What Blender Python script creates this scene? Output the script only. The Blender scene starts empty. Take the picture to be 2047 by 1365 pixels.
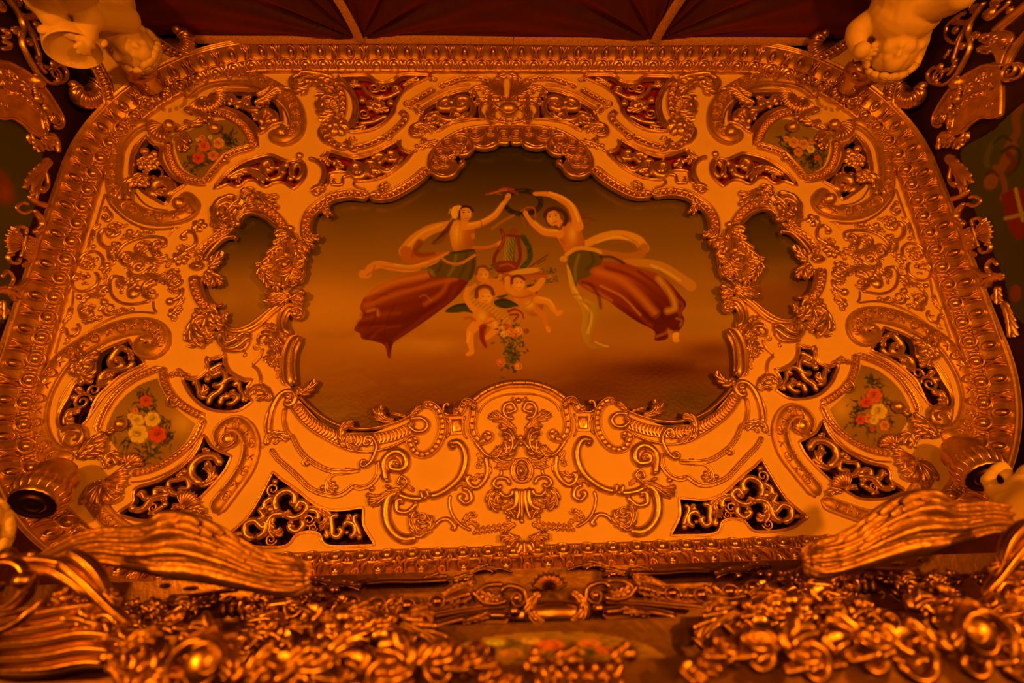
import bpy, math, random
import numpy as np
from mathutils import Matrix, Vector
from mathutils.geometry import delaunay_2d_cdt
random.seed(7); RNG = np.random.default_rng(7)
SC = bpy.context.scene
COL = SC.collection
PI = math.pi

# ------------------------------------------------------------------ camera, light, exposure
HH = 2.5                      # ceiling height above the lens (m)
ZC = 4.1                      # ceiling height above the floor
CAMZ = ZC - HH
FPX = 1047.07; TILT = 0.366327; ROLL = -0.017214; YAW = 0.038148; CX = -0.0515575 * HH
_X = np.array([1, 0, 0.]); _U = np.array([0, -math.cos(TILT), -math.sin(TILT)]); _F = np.array([0, -math.sin(TILT), math.cos(TILT)])
_c, _s, _cy, _sy = math.cos(ROLL), math.sin(ROLL), math.cos(YAW), math.sin(YAW)
CR = _cy * _c * _X + _s * _U - _sy * _c * _F
CU = -_cy * _s * _X + _c * _U + _sy * _s * _F
CF = _sy * _X + _cy * _F
CPOS = np.array([CX, 0.0, CAMZ])
cam_d = bpy.data.cameras.new('camera'); cam = bpy.data.objects.new('camera', cam_d); COL.objects.link(cam)
cam_d.sensor_width = 36; cam_d.lens = FPX / 2047 * 36; cam_d.clip_start = 0.01
cam.matrix_world = Matrix(((CR[0], CU[0], -CF[0], CPOS[0]), (CR[1], CU[1], -CF[1], CPOS[1]), (CR[2], CU[2], -CF[2], CPOS[2]), (0, 0, 0, 1)))
cam_d.dof.use_dof = True; cam_d.dof.focus_distance = 2.6; cam_d.dof.aperture_fstop = 1.9
SC.camera = cam
SC.view_settings.view_transform = 'Standard'; SC.view_settings.look = 'None'; SC.view_settings.gamma = 1; SC.view_settings.exposure = 0.0
SC.view_settings.use_curve_mapping = False
world = bpy.data.worlds.new('world'); SC.world = world; world.use_nodes = True
world.node_tree.nodes['Background'].inputs[0].default_value = (1.0, 0.22, 0.01, 1); world.node_tree.nodes['Background'].inputs[1].default_value = 0.06
AMBER = (1.0, 0.215, 0.004)
def lamp(name, loc, power, size, target=None, color=AMBER):
    l = bpy.data.lights.new(name, 'AREA' if target else 'POINT'); l.energy = power; l.color = color
    if target: l.shape = 'DISK'; l.size = size
    else: l.shadow_soft_size = size
    o = bpy.data.objects.new(name, l); COL.objects.link(o); o.location = loc
    if target: o.rotation_euler = (Vector(target) - Vector(loc)).to_track_quat('-Z', 'Y').to_euler()
    return o
for s in (-1, 1):
    lamp('wall_lamp', (s * 2.1, -1.95, 2.3), 4, 0.06)
    lamp('wall_lamp', (s * 1.8, -0.42, 0.5), 290, 0.06)
lamp('added_fill_light', (0, -0.6, 0.2), 24, 0.5, (0, -0.7, 4))  # added soft fill from below, not a lamp of the room

# ------------------------------------------------------------------ measuring helpers
def ray(px, py):
    x = (np.asarray(px, float) - 1023.5) / FPX; y = -(np.asarray(py, float) - 682.5) / FPX
    return x[..., None] * CR + y[..., None] * CU + CF
class Frame:
    """a flat surface (ceiling, wall) with local u, v and outward depth d"""
    def __init__(s, o, u, v, n): s.o, s.u, s.v, s.n = (np.array(a, float) for a in (o, u, v, n))
    def uv(s, px, py, d=0.0):
        r = ray(px, py); o = s.o + s.n * d
        t = ((o - CPOS) @ s.n) / (r @ s.n)
        w = CPOS + r * t[..., None] - s.o
        return np.stack([w @ s.u, w @ s.v], -1)
    def world(s, uvd): return s.o + uvd[:, :1] * s.u + uvd[:, 1:2] * s.v + uvd[:, 2:3] * s.n
CEIL = Frame((0, 0, ZC), (1, 0, 0), (0, 1, 0), (0, 0, -1))
def project(w):
    v = np.asarray(w) - CPOS; z = v @ CF
    return 1023.5 + FPX * (v @ CR) / z, 682.5 - FPX * (v @ CU) / z
# enlargements of the photograph that points were read from: x0, y0, magnification
SH = dict(A=(620, 130, 4.993), B=(300, 130, 4.993), C=(120, 340, 6.823), D=(60, 530, 6.823), E=(360, 360, 6.823), F=(360, 540, 6.823),
          G=(40, 670, 4.993), K=(140, 850, 4.993), M=(340, 680, 4.993), N=(460, 880, 4.993), O=(700, 740, 4.993), P=(700, 880, 4.993),
          Q=(0, 0, 4.993), R=(1637, 0, 4.993), T=(0, 100, 6.823), U=(120, 220, 6.823), X=(1535, 650, 3.033), Y=(0, 0, 1.0),
          W=(0, 350, 3.412), V=(1535, 0, 3.412), H=(0, 1000, 2.924), I=(600, 1050, 2.559), J=(1347, 1000, 2.924), Z=(1535, 350, 3.412), L=(680, 340, 2.766))
def pix(sh, pts):
    x0, y0, m = SH[sh]; a = np.array(pts, float).reshape(-1, 2)
    return a / m + [x0, y0]
def S(sh, pts, d=0.02, fr=CEIL):
    a = pix(sh, pts); return fr.uv(a[:, 0], a[:, 1], d)
def mpp(sh, pts, fr=CEIL):
    a = pix(sh, pts).mean(0); p = fr.uv(np.array([a[0], a[0] + 2, a[0]]), np.array([a[1], a[1], a[1] + 2]))
    e1, e2 = p[1] - p[0], p[2] - p[0]
    return math.sqrt(abs(e1[0] * e2[1] - e1[1] * e2[0])) / 2

def cr(pts, ds=0.008, closed=False):
    p = np.asarray(pts, float)
    if len(p) < 2: return p
    if closed: q = np.vstack([p[-1], p, p[0], p[1]])
    else: q = np.vstack([2 * p[0] - p[1], p, 2 * p[-1] - p[-2]])
    out = []
    for i in range(1, len(q) - 2):
        a, b, c, d = q[i - 1:i + 3]; L = np.linalg.norm(c - b); n = max(2, int(L / ds * 1.3) + 1)
        t = np.linspace(0, 1, n, endpoint=False)[:, None]
        out.append(.5 * ((2 * b) + (c - a) * t + (2 * a - 5 * b + 4 * c - d) * t * t + (3 * b - a - 3 * c + d) * t ** 3))
    if not closed: out.append(p[-1:])
    q = np.vstack(out); 
    if closed: q = np.vstack([q, q[:1]])
    s = np.concatenate([[0], np.cumsum(np.linalg.norm(np.diff(q, axis=0), axis=1))])
    n = max(4, int(s[-1] / ds) + 1); t = np.linspace(0, s[-1], n)
    r = np.stack([np.interp(t, s, q[:, k]) for k in range(q.shape[1])], 1)
    return r[:-1] if closed else r
def curl(path, side, r, turns=1.2, end=1, r1=0.25):
    """spiral the end of a path up; side +1 = to the left of travel"""
    p = path if end else path[::-1]
    t = p[-1] - p[-3 if len(p) > 2 else -2]; th = math.atan2(t[1], t[0]); cur = p[-1].copy(); out = []
    n = int(18 * turns) + 3; R0 = r
    for i in range(n):
        f = i / n; R = R0 * (1 - (1 - r1) * f); da = 2 * PI * turns / n
        th += side * da; cur = cur + R * da * np.array([math.cos(th - side * da / 2), math.sin(th - side * da / 2)]); out.append(cur.copy())
    q = np.vstack([p, out])
    return q if end else q[::-1]
PROF = {}
_a = np.linspace(PI, 0, 9); PROF['round'] = np.stack([np.cos(_a), np.sin(_a)], 1)
PROF['flat'] = np.array([(-1, 0), (-1, .7), (-.9, .95), (-.75, 1), (.75, 1), (.9, .95), (1, .7), (1, 0)])
PROF['ogee'] = np.array([(-1, 0), (-1, .35), (-.92, .5), (-.75, .45), (-.7, .7), (-.45, .98), (-.1, 1), (.3, .85), (.5, .55), (.62, .5), (.68, .75), (.82, .85), (.96, .7), (1, .3), (1, 0)])
PROF['chan'] = np.array([(-1, 0), (-1, .6), (-.93, .9), (-.8, 1), (-.66, .9), (-.6, .6), (-.3, .5), (0, .46), (.3, .5), (.6, .6), (.66, .9), (.8, 1), (.93, .9), (1, .6), (1, 0)])
PROF['two'] = np.array([(-1, 0), (-.98, .5), (-.8, .85), (-.5, 1), (-.2, .85), (-.05, .5), (.05, .45), (.2, .6), (.5, .72), (.8, .6), (.98, .35), (1, 0)])
PROF['pillow'] = np.array([(-1, 0), (-1, .3), (-.95, .55), (-.88, .6), (-.82, .52), (-.6, .78), (-.3, .95), (0, 1), (.3, .95), (.6, .78), (.82, .52), (.88, .6), (.95, .55), (1, .3), (1, 0)])

def grid_faces(n, m, closed=False, off=0):
    i = np.arange(n if closed else n - 1)[:, None]; j = np.arange(m - 1)[None, :]
    a = i * m + j; b = ((i + 1) % n) * m + j
    return (np.stack([a, a + 1, b + 1, b], -1).reshape(-1, 4) + off)
def frame_normals(p, closed=False):
    if closed: t = np.roll(p, -1, 0) - np.roll(p, 1, 0)
    else: t = np.gradient(p, axis=0)
    t /= np.linalg.norm(t, axis=1, keepdims=True) + 1e-12
    return t, np.stack([-t[:, 1], t[:, 0]], 1)
def sweep(p, w, h, prof='round', closed=False, d0=0.0, taper=None, cap=True):
    pr = PROF[prof] if isinstance(prof, str) else prof
    n = len(p); t, nr = frame_normals(p, closed)
    s = np.linspace(0, 1, n)
    W = np.full(n, float(w)); Hh = np.full(n, float(h))
    if taper is not None:
        k = np.interp(s, np.linspace(0, 1, len(taper)), taper); W = W * k; Hh = Hh * (0.35 + .65 * k)
    if cap and not closed:
        L = np.concatenate([[0], np.cumsum(np.linalg.norm(np.diff(p, axis=0), axis=1))]); e = np.minimum(L, L[-1] - L) / (W * .5 + 1e-9)
        k = np.sqrt(np.clip(1 - (1 - np.clip(e, 0, 1)) ** 2, 0.02, 1)); W = W * k; Hh = Hh * (0.3 + .7 * k)
    v = np.zeros((n, len(pr), 3))
    v[:, :, :2] = p[:, None, :] + nr[:, None, :] * (pr[None, :, 0] * W[:, None] / 2)[..., None]
    v[:, :, 2] = np.asarray(d0 if np.ndim(d0) == 0 else np.asarray(d0)[:, None]) + pr[None, :, 1] * Hh[:, None]
    return v.reshape(-1, 3), grid_faces(n, len(pr), closed)
_a6 = np.linspace(PI, 0, 6); PROF['r6'] = np.stack([np.cos(_a6), np.sin(_a6)], 1)
def leafmesh(p, W, H, lobes=4, d0=0.0, tip=0.5, sharp=.35, m=11):
    """carved acanthus leaf along a spine: fluted fingers fanning from a midrib over a low sheet"""
    n = 25; p = np.asarray(p, float); tot = np.linalg.norm(np.diff(p, axis=0), axis=1).sum(); p = cr(p, tot / n); n = len(p)
    t, nr = frame_normals(p); s = np.linspace(0, 1, n)
    ev = lambda a, q: np.array([np.interp(q, s, a[:, 0]), np.interp(q, s, a[:, 1])])
    env = lambda q: W * .5 * min(1.0, ((q + .10) ** .55 * max(0, 1.06 - q) ** .45) / .72)
    lift = lambda q: H * tip * q ** 3
    # low sheet
    sg = np.linspace(.02, .96, 12); u = np.linspace(-1, 1, 5); V = np.zeros((12, 5, 3))
    for i, q in enumerate(sg):
        c, nn = ev(p, q), ev(nr, q); w = env(q) * .72 * (1 if m > 8 else 1.2)
        V[i, :, :2] = c + nn * (u * w)[:, None]; V[i, :, 2] = d0 + H * .42 * (1 - u ** 2) + lift(q) * .8
    ms = [(V.reshape(-1, 3), grid_faces(12, 5))]
    if m <= 8:      # plain feather: sheet and shaft
        ms.append(sweep(p, W * .22, H * .5, 'r6', False, d0 + H * .36 + np.array([lift(q) for q in s]), [.8, 1, .8, .3])); return join(*ms)
    def finger(path, w, h, tp, d):
        q = cr(np.asarray(path), max(1e-4, np.linalg.norm(np.diff(path, axis=0), axis=1).sum() / 8)); return sweep(q, w, h, 'r6', False, d if np.ndim(d) == 0 else np.interp(np.linspace(0, 1, len(q)), np.linspace(0, 1, len(d)), d), tp)
    k = max(2, min(lobes, 6, int(round(tot / W * 1.8)))); fw = max(W * .25, min(W * .38, tot / k * .55))
    for sd in (-1, 1):
        for j in range(k):
            q = (j + .45) / (k + .55); q0 = max(0.0, q - .30); q2 = min(1.0, q + .16)
            P0 = ev(p, q0) + ev(nr, q0) * sd * W * .05; P1 = ev(p, q) + ev(nr, q) * sd * env(q) * .48; P2 = ev(p, q2) + ev(nr, q2) * sd * env(q) * .93 - ev(t, q2) * W * .02; P3 = P2 + ev(nr, q2) * sd * W * .05 - ev(t, q2) * W * .05
            ms.append(finger(np.array([P0, P1, P2, P3]), fw, H * .58, [.35, .85, 1, .95, .6], np.array([d0 + H * .22, d0 + H * .26, d0 + H * .05, d0]) + lift(q) * .8))
    ms.append(finger(p[::3] if len(p) > 9 else p, W * .24, H * .62, [.7, 1, 1, .9, .55], np.array([d0 + H * .38 + lift(q) for q in np.linspace(0, 1, 6)])))
    return join(*ms)
def shellmesh(c, ang, R, H, ribs=7, spread=1.25, d0=0.0, r0=.12):
    na, nb = ribs * 6 + 1, 9; a = np.linspace(-spread, spread, na); r = np.linspace(r0, 1, nb)
    k = np.abs(np.cos(np.linspace(0, ribs * PI, na))); k = 1 - k
    rr = R * r[None, :] * (1 - .13 * (1 - k[:, None]) * r[None, :] ** 3)
    th = ang + a
    x = c[0] + np.cos(th)[:, None] * rr; y = c[1] + np.sin(th)[:, None] * rr
    z = H * (np.sin(np.clip(r, 0, 1) * PI * .8)[None, :] ** .8) * (.45 + .55 * k[:, None] ** .6) ; z[:, -1] *= .35
    v = np.stack([x, y, z + d0], -1).reshape(-1, 3); return v, grid_faces(na, nb)
def rosemesh(c, R, H, petals=6, d0=0.0, ang=0.0):
    na, nb = petals * 6, 8; a = np.linspace(0, 2 * PI, na, endpoint=False); r = np.linspace(0.0, 1, nb)
    k = np.abs(np.cos(a * petals / 2))
    rr = R * r[None, :] * (.72 + .28 * k[:, None] ** .6)
    x = c[0] + np.cos(a + ang)[:, None] * rr; y = c[1] + np.sin(a + ang)[:, None] * rr
    z = H * (.9 * np.exp(-(r / .22) ** 2)[None, :] + .75 * np.sin(np.clip((r - .1) / .9, 0, 1) * PI)[None, :] ** .7 * (.55 + .45 * k[:, None]))
    v = np.stack([x, y, z + d0], -1).reshape(-1, 3); return v, grid_faces(na, nb, True)
def ballmesh(c, rx, ry=None, rz=None, d0=0.0, ang=0.0, na=12, nb=8, lo=-1.0):
    ry = ry or rx; rz = rz or rx; a = np.linspace(0, 2 * PI, na, endpoint=False); b = np.linspace(lo * PI / 2, PI / 2, nb)
    X = np.cos(a)[:, None] * np.cos(b)[None] * rx; Y = np.sin(a)[:, None] * np.cos(b)[None] * ry; Zz = np.broadcast_to(np.sin(b)[None] * rz, X.shape)
    ca, sa = math.cos(ang), math.sin(ang)
    v = np.stack([c[0] + X * ca - Y * sa, c[1] + X * sa + Y * ca, d0 + Zz], -1).reshape(-1, 3); return v, grid_faces(na, nb, True)
def polyfill(loops, holes_even_odd=True):
    """triangulate a region bounded by loops (even-odd)"""
    V = []; Ed = []
    for lp in loops:
        b = len(V); n = len(lp); V += [Vector((float(x), float(y))) for x, y in lp]; Ed += [(b + i, b + (i + 1) % n) for i in range(n)]
    vo, eo, fo, *_ = delaunay_2d_cdt(V, Ed, [], 0, 1e-6)
    v = np.array([(a.x, a.y) for a in vo]); f = np.array([list(t) for t in fo if len(t) == 3])
    c = v[f].mean(1); ins = np.zeros(len(c), int)
    for lp in loops: ins += inpoly(c, np.asarray(lp))
    return v, f[ins % 2 == 1]
def inpoly(c, lp):
    x, y = c[:, 0], c[:, 1]; r = np.zeros(len(c), bool); j = len(lp) - 1
    for i in range(len(lp)):
        xi, yi = lp[i]; xj, yj = lp[j]
        if yi != yj:
            k = ((yi > y) != (yj > y)) & (x < (xj - xi) * (y - yi) / (yj - yi) + xi); r ^= k
        j = i
    return r
def platemesh(loop, th, d0=0.0, bev=0.004):
    """solid plate with a softened edge"""
    lp = np.asarray(loop); n = len(lp); ctr = lp.mean(0)
    t, nr = frame_normals(lp, True)
    area = .5 * np.sum(lp[:, 0] * np.roll(lp[:, 1], -1) - np.roll(lp[:, 0], -1) * lp[:, 1])
    inw = nr if area > 0 else -nr
    rings = [(0, 0), (0, th * .6), (bev * .35, th * .88), (bev, th)]
    v = np.concatenate([np.column_stack([lp + inw * o, np.full(n, d0 + z)]) for o, z in rings])
    f = [list(q) for q in _ring_faces(n, len(rings))]
    tv, tf = polyfill([lp + inw * bev]); b = len(v)
    v = np.vstack([v, np.column_stack([tv, np.full(len(tv), d0 + th)])]); f += [list(q + b) for q in tf]
    return v, f
def _ring_faces(n, k):
    out = []
    for r in range(k - 1):
        for i in range(n): out.append((r * n + i, r * n + (i + 1) % n, (r + 1) * n + (i + 1) % n, (r + 1) * n + i))
    return out
def join(*ms):
    V = []; F = []; b = 0
    for v, f in ms:
        V.append(v); F += [[int(i) + b for i in q] for q in f]; b += len(v)
    return np.vstack(V), F

# ------------------------------------------------------------------ materials (all procedural)
def lin(c): c = np.asarray(c, float) / 255; return np.where(c <= .04045, c / 12.92, ((c + .055) / 1.055) ** 2.4)
def mat(name, color, rough=.5, metal=0.0, noise=0.0, nscale=40, bump=0.0, bscale=120, spec=.5, attr=None, dark=None):
    m = bpy.data.materials.new(name); m.use_nodes = True; nt = m.node_tree; b = nt.nodes['Principled BSDF']
    b.inputs['Base Color'].default_value = (*color, 1); b.inputs['Roughness'].default_value = rough; b.inputs['Metallic'].default_value = metal
    b.inputs['Specular IOR Level'].default_value = spec
    tc = nt.nodes.new('ShaderNodeTexCoord')
    if noise:
        n = nt.nodes.new('ShaderNodeTexNoise'); n.inputs['Scale'].default_value = nscale; n.inputs['Detail'].default_value = 6
        nt.links.new(tc.outputs['Object'], n.inputs['Vector'])
        r = nt.nodes.new('ShaderNodeValToRGB'); dk = dark or tuple(c * (1 - noise) for c in color)
        r.color_ramp.elements[0].position = .32; r.color_ramp.elements[0].color = (*dk, 1); r.color_ramp.elements[1].position = .62; r.color_ramp.elements[1].color = (*color, 1)
        nt.links.new(n.outputs['Fac'], r.inputs['Fac']); nt.links.new(r.outputs['Color'], b.inputs['Base Color'])
        mr = nt.nodes.new('ShaderNodeMapRange'); mr.inputs['To Min'].default_value = rough * 1.25; mr.inputs['To Max'].default_value = rough * .8
        nt.links.new(n.outputs['Fac'], mr.inputs['Value']); nt.links.new(mr.outputs['Result'], b.inputs['Roughness'])
    if attr:
        a = nt.nodes.new('ShaderNodeAttribute'); a.attribute_name = attr; nt.links.new(a.outputs['Color'], b.inputs['Base Color'])
    if bump:
        n2 = nt.nodes.new('ShaderNodeTexNoise'); n2.inputs['Scale'].default_value = bscale; n2.inputs['Detail'].default_value = 4
        nt.links.new(tc.outputs['Object'], n2.inputs['Vector'])
        bp = nt.nodes.new('ShaderNodeBump'); bp.inputs['Strength'].default_value = bump; bp.inputs['Distance'].default_value = .01
        nt.links.new(n2.outputs['Fac'], bp.inputs['Height']); nt.links.new(bp.outputs['Normal'], b.inputs['Normal'])
    return m
GOLD = mat('gilded_plaster', (.74, .53, .22), .36, .9, .35, 22, .10, 90)
GOLD2 = mat('bright_gilding', (.80, .57, .24), .30, .92, .3, 18, .10, 70)
GOLDM = mat('matt_gilding', (.58, .40, .16), .48, .75, .25, 30, .08, 110)
GOLD3 = mat('dimmed_aged_gilding', (.43, .29, .115), .31, 1.0, .40, 9, .10, 45)  # darker copy of the gold: dimmer foreground light put into the colour
WINGM = mat('dimmed_worn_wing_gilding', (.42, .28, .11), .42, .85, .45, 26, .25, 70)  # rougher wing gold, likewise darkened in colour to stand for dimmer light
CREAM = mat('cream_paint', (.80, .70, .50), .55, 0, .06, 6, .03, 60)
MARBLE = mat('cream_plaster', (.74, .66, .50), .6, 0, .05, 8, .05, 50)
DARKCLOTH = mat('dark_cloth', (.05, .003, .003), .85, 0, .3, 12)
REDCLOTH = mat('red_cloth', (.34, .010, .010), .85, 0, .3, 12)
DARKRED = mat('dark_red_wall', (.028, .003, .004), .8, 0, .4, 5)
PAINT = mat('oil_paint', (.5, .4, .3), .34, 0, 0, 1, .10, 55, .45, attr='paint')
# ------------------------------------------------------------------ object helpers
NOBJ = [0]
def mesh(name, v, f, material, col=None):
    me = bpy.data.meshes.new(name); me.from_pydata([tuple(map(float, a)) for a in v], [], [tuple(int(i) for i in q) for q in f])
    me.polygons.foreach_set('use_smooth', [True] * len(me.polygons))
    if material: me.materials.append(material)
    if col is not None:
        a = me.color_attributes.new('paint', 'FLOAT_COLOR', 'POINT'); a.data.foreach_set('color', np.column_stack([col, np.ones(len(col))]).astype(np.float32).ravel())
    me.update(); return me
def link(name, me, parent=None, loc=(0, 0, 0)):
    o = bpy.data.objects.new(name, me); COL.objects.link(o); o.location = loc
    if parent is not None: o.parent = parent
    NOBJ[0] += 1
    return o
def empty(name, loc=(0, 0, 0)):
    o = bpy.data.objects.new(name, None); COL.objects.link(o); o.location = loc; o.empty_display_size = .05; return o
def tag(o, label=None, cat=None, group=None, kind=None):
    if label: o['label'] = label
    if cat: o['category'] = cat
    if group: o['group'] = group
    if kind: o['kind'] = kind
    return o
class Thing:
    """a thing on a surface; mirror=True builds a left and a right one, single=True one thing with both halves"""
    def __init__(s, name, label, cat=None, group=None, at=None, fr=CEIL, single=False, mirror=True, kind=None):
        s.fr = fr; s.mirror = mirror; s.single = single; s.nodes = []
        w = fr.world(np.array([[at[0], at[1], 0.0]]))[0] if at is not None else np.zeros(3)
        sides = [1] if (single or not mirror) else [1, -1]
        if single: w[0] = 0 if at is None else w[0]
        for sd in sides:
            o = empty(name, (w[0] * sd, w[1], w[2]))
            lb = label.replace('{s}', 'left' if sd == 1 else 'right') if label else None
            tag(o, lb, cat, group, kind); s.nodes.append((o, sd))
        s.mat = GOLD
    def add(s, name, vf, material=None, parent=None, kind=None, both=True, label=None):
        """returns list of created objects; parent = list returned by an earlier add"""
        v, f = vf; w = s.fr.world(np.asarray(v, float)); res = []
        todo = []
        if s.single: todo = [(s.nodes[0][0], 1)] + ([(s.nodes[0][0], -1)] if both and s.mirror else [])
        else: todo = s.nodes
        for k, (root, sd) in enumerate(todo):
            w2 = w * np.array([sd, 1, 1]); par = root; org = np.array(root.location)
            if parent is not None: par = parent[k]
            w3 = w2 - org
            ff = f if sd == 1 else [list(q)[::-1] for q in f]
            c = w3.mean(0)
            if parent is not None: c = c  # part origin at its own centre
            me = mesh(name, w3 - c, ff, material or s.mat)
            o = link(name, me, par, c if parent is None else tuple(c - np.array(par.location)))
            if kind: o['kind'] = kind
            if label: o['label'] = label
            res.append(o)
        return res
    # --- carved shapes, points given on an enlargement sheet
    def tube(s, name, sh, pts, w, h=None, prof='round', d=0.0, closed=False, taper=None, c0=None, c1=None, eye=True, material=None, parent=None, ds=None, cap=True):
        if prof in ('round', 'two', 'chan') and s.fr is CEIL: w = w * (1.2 if w <= 16 else 1.12)
        k = mpp(sh, pts, s.fr); W = w * k; H = (h * k if h else W * .5); z = d * k
        p = S(sh, pts, max(.0, z + H * .5), s.fr); p = cr(p, ds or max(.006, W * .22), closed)
        if c0: p = curl(p, c0[0], c0[1] * k, c0[2] if len(c0) > 2 else 1.15, 0, c0[3] if len(c0) > 3 else .3)
        if c1: p = curl(p, c1[0], c1[1] * k, c1[2] if len(c1) > 2 else 1.15, 1, c1[3] if len(c1) > 3 else .3)
        if (c0 or c1) and taper is None:
            taper = [.55 if c0 else 1, .95, 1, 1, .95, .55 if c1 else 1]
        r = s.add(name, sweep(p, W, H, prof, closed, z, taper, cap), material, parent)
        if eye:
            for cc, e in ((c0, p[0]), (c1, p[-1])):
                if cc: s.add('eye', ballmesh(e, W * .42, W * .42, H * .95, z, lo=0, na=10, nb=5), material, r if parent is None else parent)
        s.last = p; s.lastk = (W, H, z)
        return r
    def leaf(s, name, sh, pts, w, h=None, lobes=4, d=0.0, tip=.5, sharp=.35, material=None, parent=None):
        k = mpp(sh, pts, s.fr); W = w * k; H = h * k if h else W * .32
        p = S(sh, pts, d * k + H * .5, s.fr); p = cr(p, .01)
        return s.add(name, leafmesh(p, W, H, lobes, d * k, tip, sharp), material, parent)
    def ball(s, name, sh, c, r, h=None, ry=None, d=0.0, ang=0.0, material=None, parent=None):
        k = mpp(sh, c, s.fr); H = (h or r) * k; p = S(sh, c, d * k + H * .4, s.fr)[0]
        return s.add(name, ballmesh(p, r * k, (ry or r) * k, H, d * k, ang, lo=0), material, parent)
    def rose(s, name, sh, c, r, h=None, petals=6, d=0.0, material=None, parent=None):
        k = mpp(sh, c, s.fr); H = (h or r * .5) * k; p = S(sh, c, d * k + H * .4, s.fr)[0]
        return s.add(name, rosemesh(p, r * k, H, petals, d * k), material, parent)
    def ring(s, name, sh, c, r, w, h=None, ry=None, d=0.0, ang=0.0, material=None, parent=None):
        k = mpp(sh, c, s.fr); p = S(sh, c, d * k, s.fr)[0]; a = np.linspace(0, 2 * PI, 24, endpoint=False)
        q = np.stack([np.cos(a) * r * k, np.sin(a) * (ry or r) * k], 1); ca, sa = math.cos(ang), math.sin(ang)
        q = np.stack([q[:, 0] * ca - q[:, 1] * sa, q[:, 0] * sa + q[:, 1] * ca], 1) + p
        return s.add(name, sweep(q, w * k, (h or w * .5) * k, 'round', True, d * k), material, parent)
    def shell(s, name, sh, c, tipp, h=None, ribs=7, spread=1.25, d=0.0, material=None, parent=None, r0=.12):
        k = mpp(sh, c, s.fr); q = S(sh, list(c) + list(tipp), d * k, s.fr); e = q[1] - q[0]; R = np.linalg.norm(e); H = (h * k if h else R * .35)
        return s.add(name, shellmesh(q[0], math.atan2(e[1], e[0]), R, H, ribs, spread, d * k, r0), material, parent)
    def plate(s, name, sh, pts, th, d=0.0, bev=2.0, smooth=True, material=None, parent=None):
        k = mpp(sh, pts, s.fr); p = S(sh, pts, d * k + th * k * .5, s.fr)
        if smooth: p = cr(p, .012, True)
        return s.add(name, platemesh(p, th * k, d * k, bev * k), material, parent)
    def along(s, name, path, spacing, fn, parent=None, material=None, joined=True, skip=0.0, kind=None):
        """repeat a small carved piece along a path; fn(t_dir, i) -> (v,f) local in (along, across, depth)"""
        L = np.concatenate([[0], np.cumsum(np.linalg.norm(np.diff(path, axis=0), axis=1))]); n = max(1, int(round((L[-1] - 2 * skip) / spacing)))
        ms = []
        for i in range(n):
            q = skip + (i + .5) / n * (L[-1] - 2 * skip); c = np.array([np.interp(q, L, path[:, k]) for k in (0, 1)])
            q2 = np.array([np.interp(min(q + .006, L[-1]), L, path[:, k]) for k in (0, 1)]) - np.array([np.interp(max(q - .006, 0), L, path[:, k]) for k in (0, 1)])
            a = math.atan2(q2[1], q2[0]); v, f = fn(i); ca, sa = math.cos(a), math.sin(a)
            v = np.column_stack([c[0] + v[:, 0] * ca - v[:, 1] * sa, c[1] + v[:, 0] * sa + v[:, 1] * ca, v[:, 2]]); ms.append((v, f))
        if joined: return s.add(name, join(*ms), material, parent, kind=kind)
        return [s.add(name, m, material, parent) for m in ms]
def dent(w, l, h, d0):
    """small rounded block"""
    v, f = ballmesh((0, 0), l / 2, w / 2, h, d0, na=8, nb=4, lo=0); return v, f
# ================================================================== ceiling plate with pierced openings
IX, IY0, IY1, RC = .9205 * HH, -1.111 * HH, .0048 * HH, .34 * HH      # inner edge of the cornice
def rrect(o, ds=.02):
    x, y0, y1, r = IX + o, IY0 - o, IY1 + o, RC + o; P = []
    for cx, cy, a0 in ((x - r, y1 - r, 0), (-x + r, y1 - r, PI / 2), (-x + r, y0 + r, PI), (x - r, y0 + r, 1.5 * PI)):
        a = a0 + np.linspace(0, PI / 2, 40); P.append(np.stack([cx + r * np.cos(a), cy + r * np.sin(a)], 1))
    P = np.vstack(P); P = np.vstack([P, P[:1]])
    s = np.concatenate([[0], np.cumsum(np.linalg.norm(np.diff(P, axis=0), axis=1))]); n = int(s[-1] / ds); t = np.linspace(0, s[-1], n, endpoint=False)
    return np.stack([np.interp(t, s, P[:, k]) for k in (0, 1)], 1), s[-1]
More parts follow.
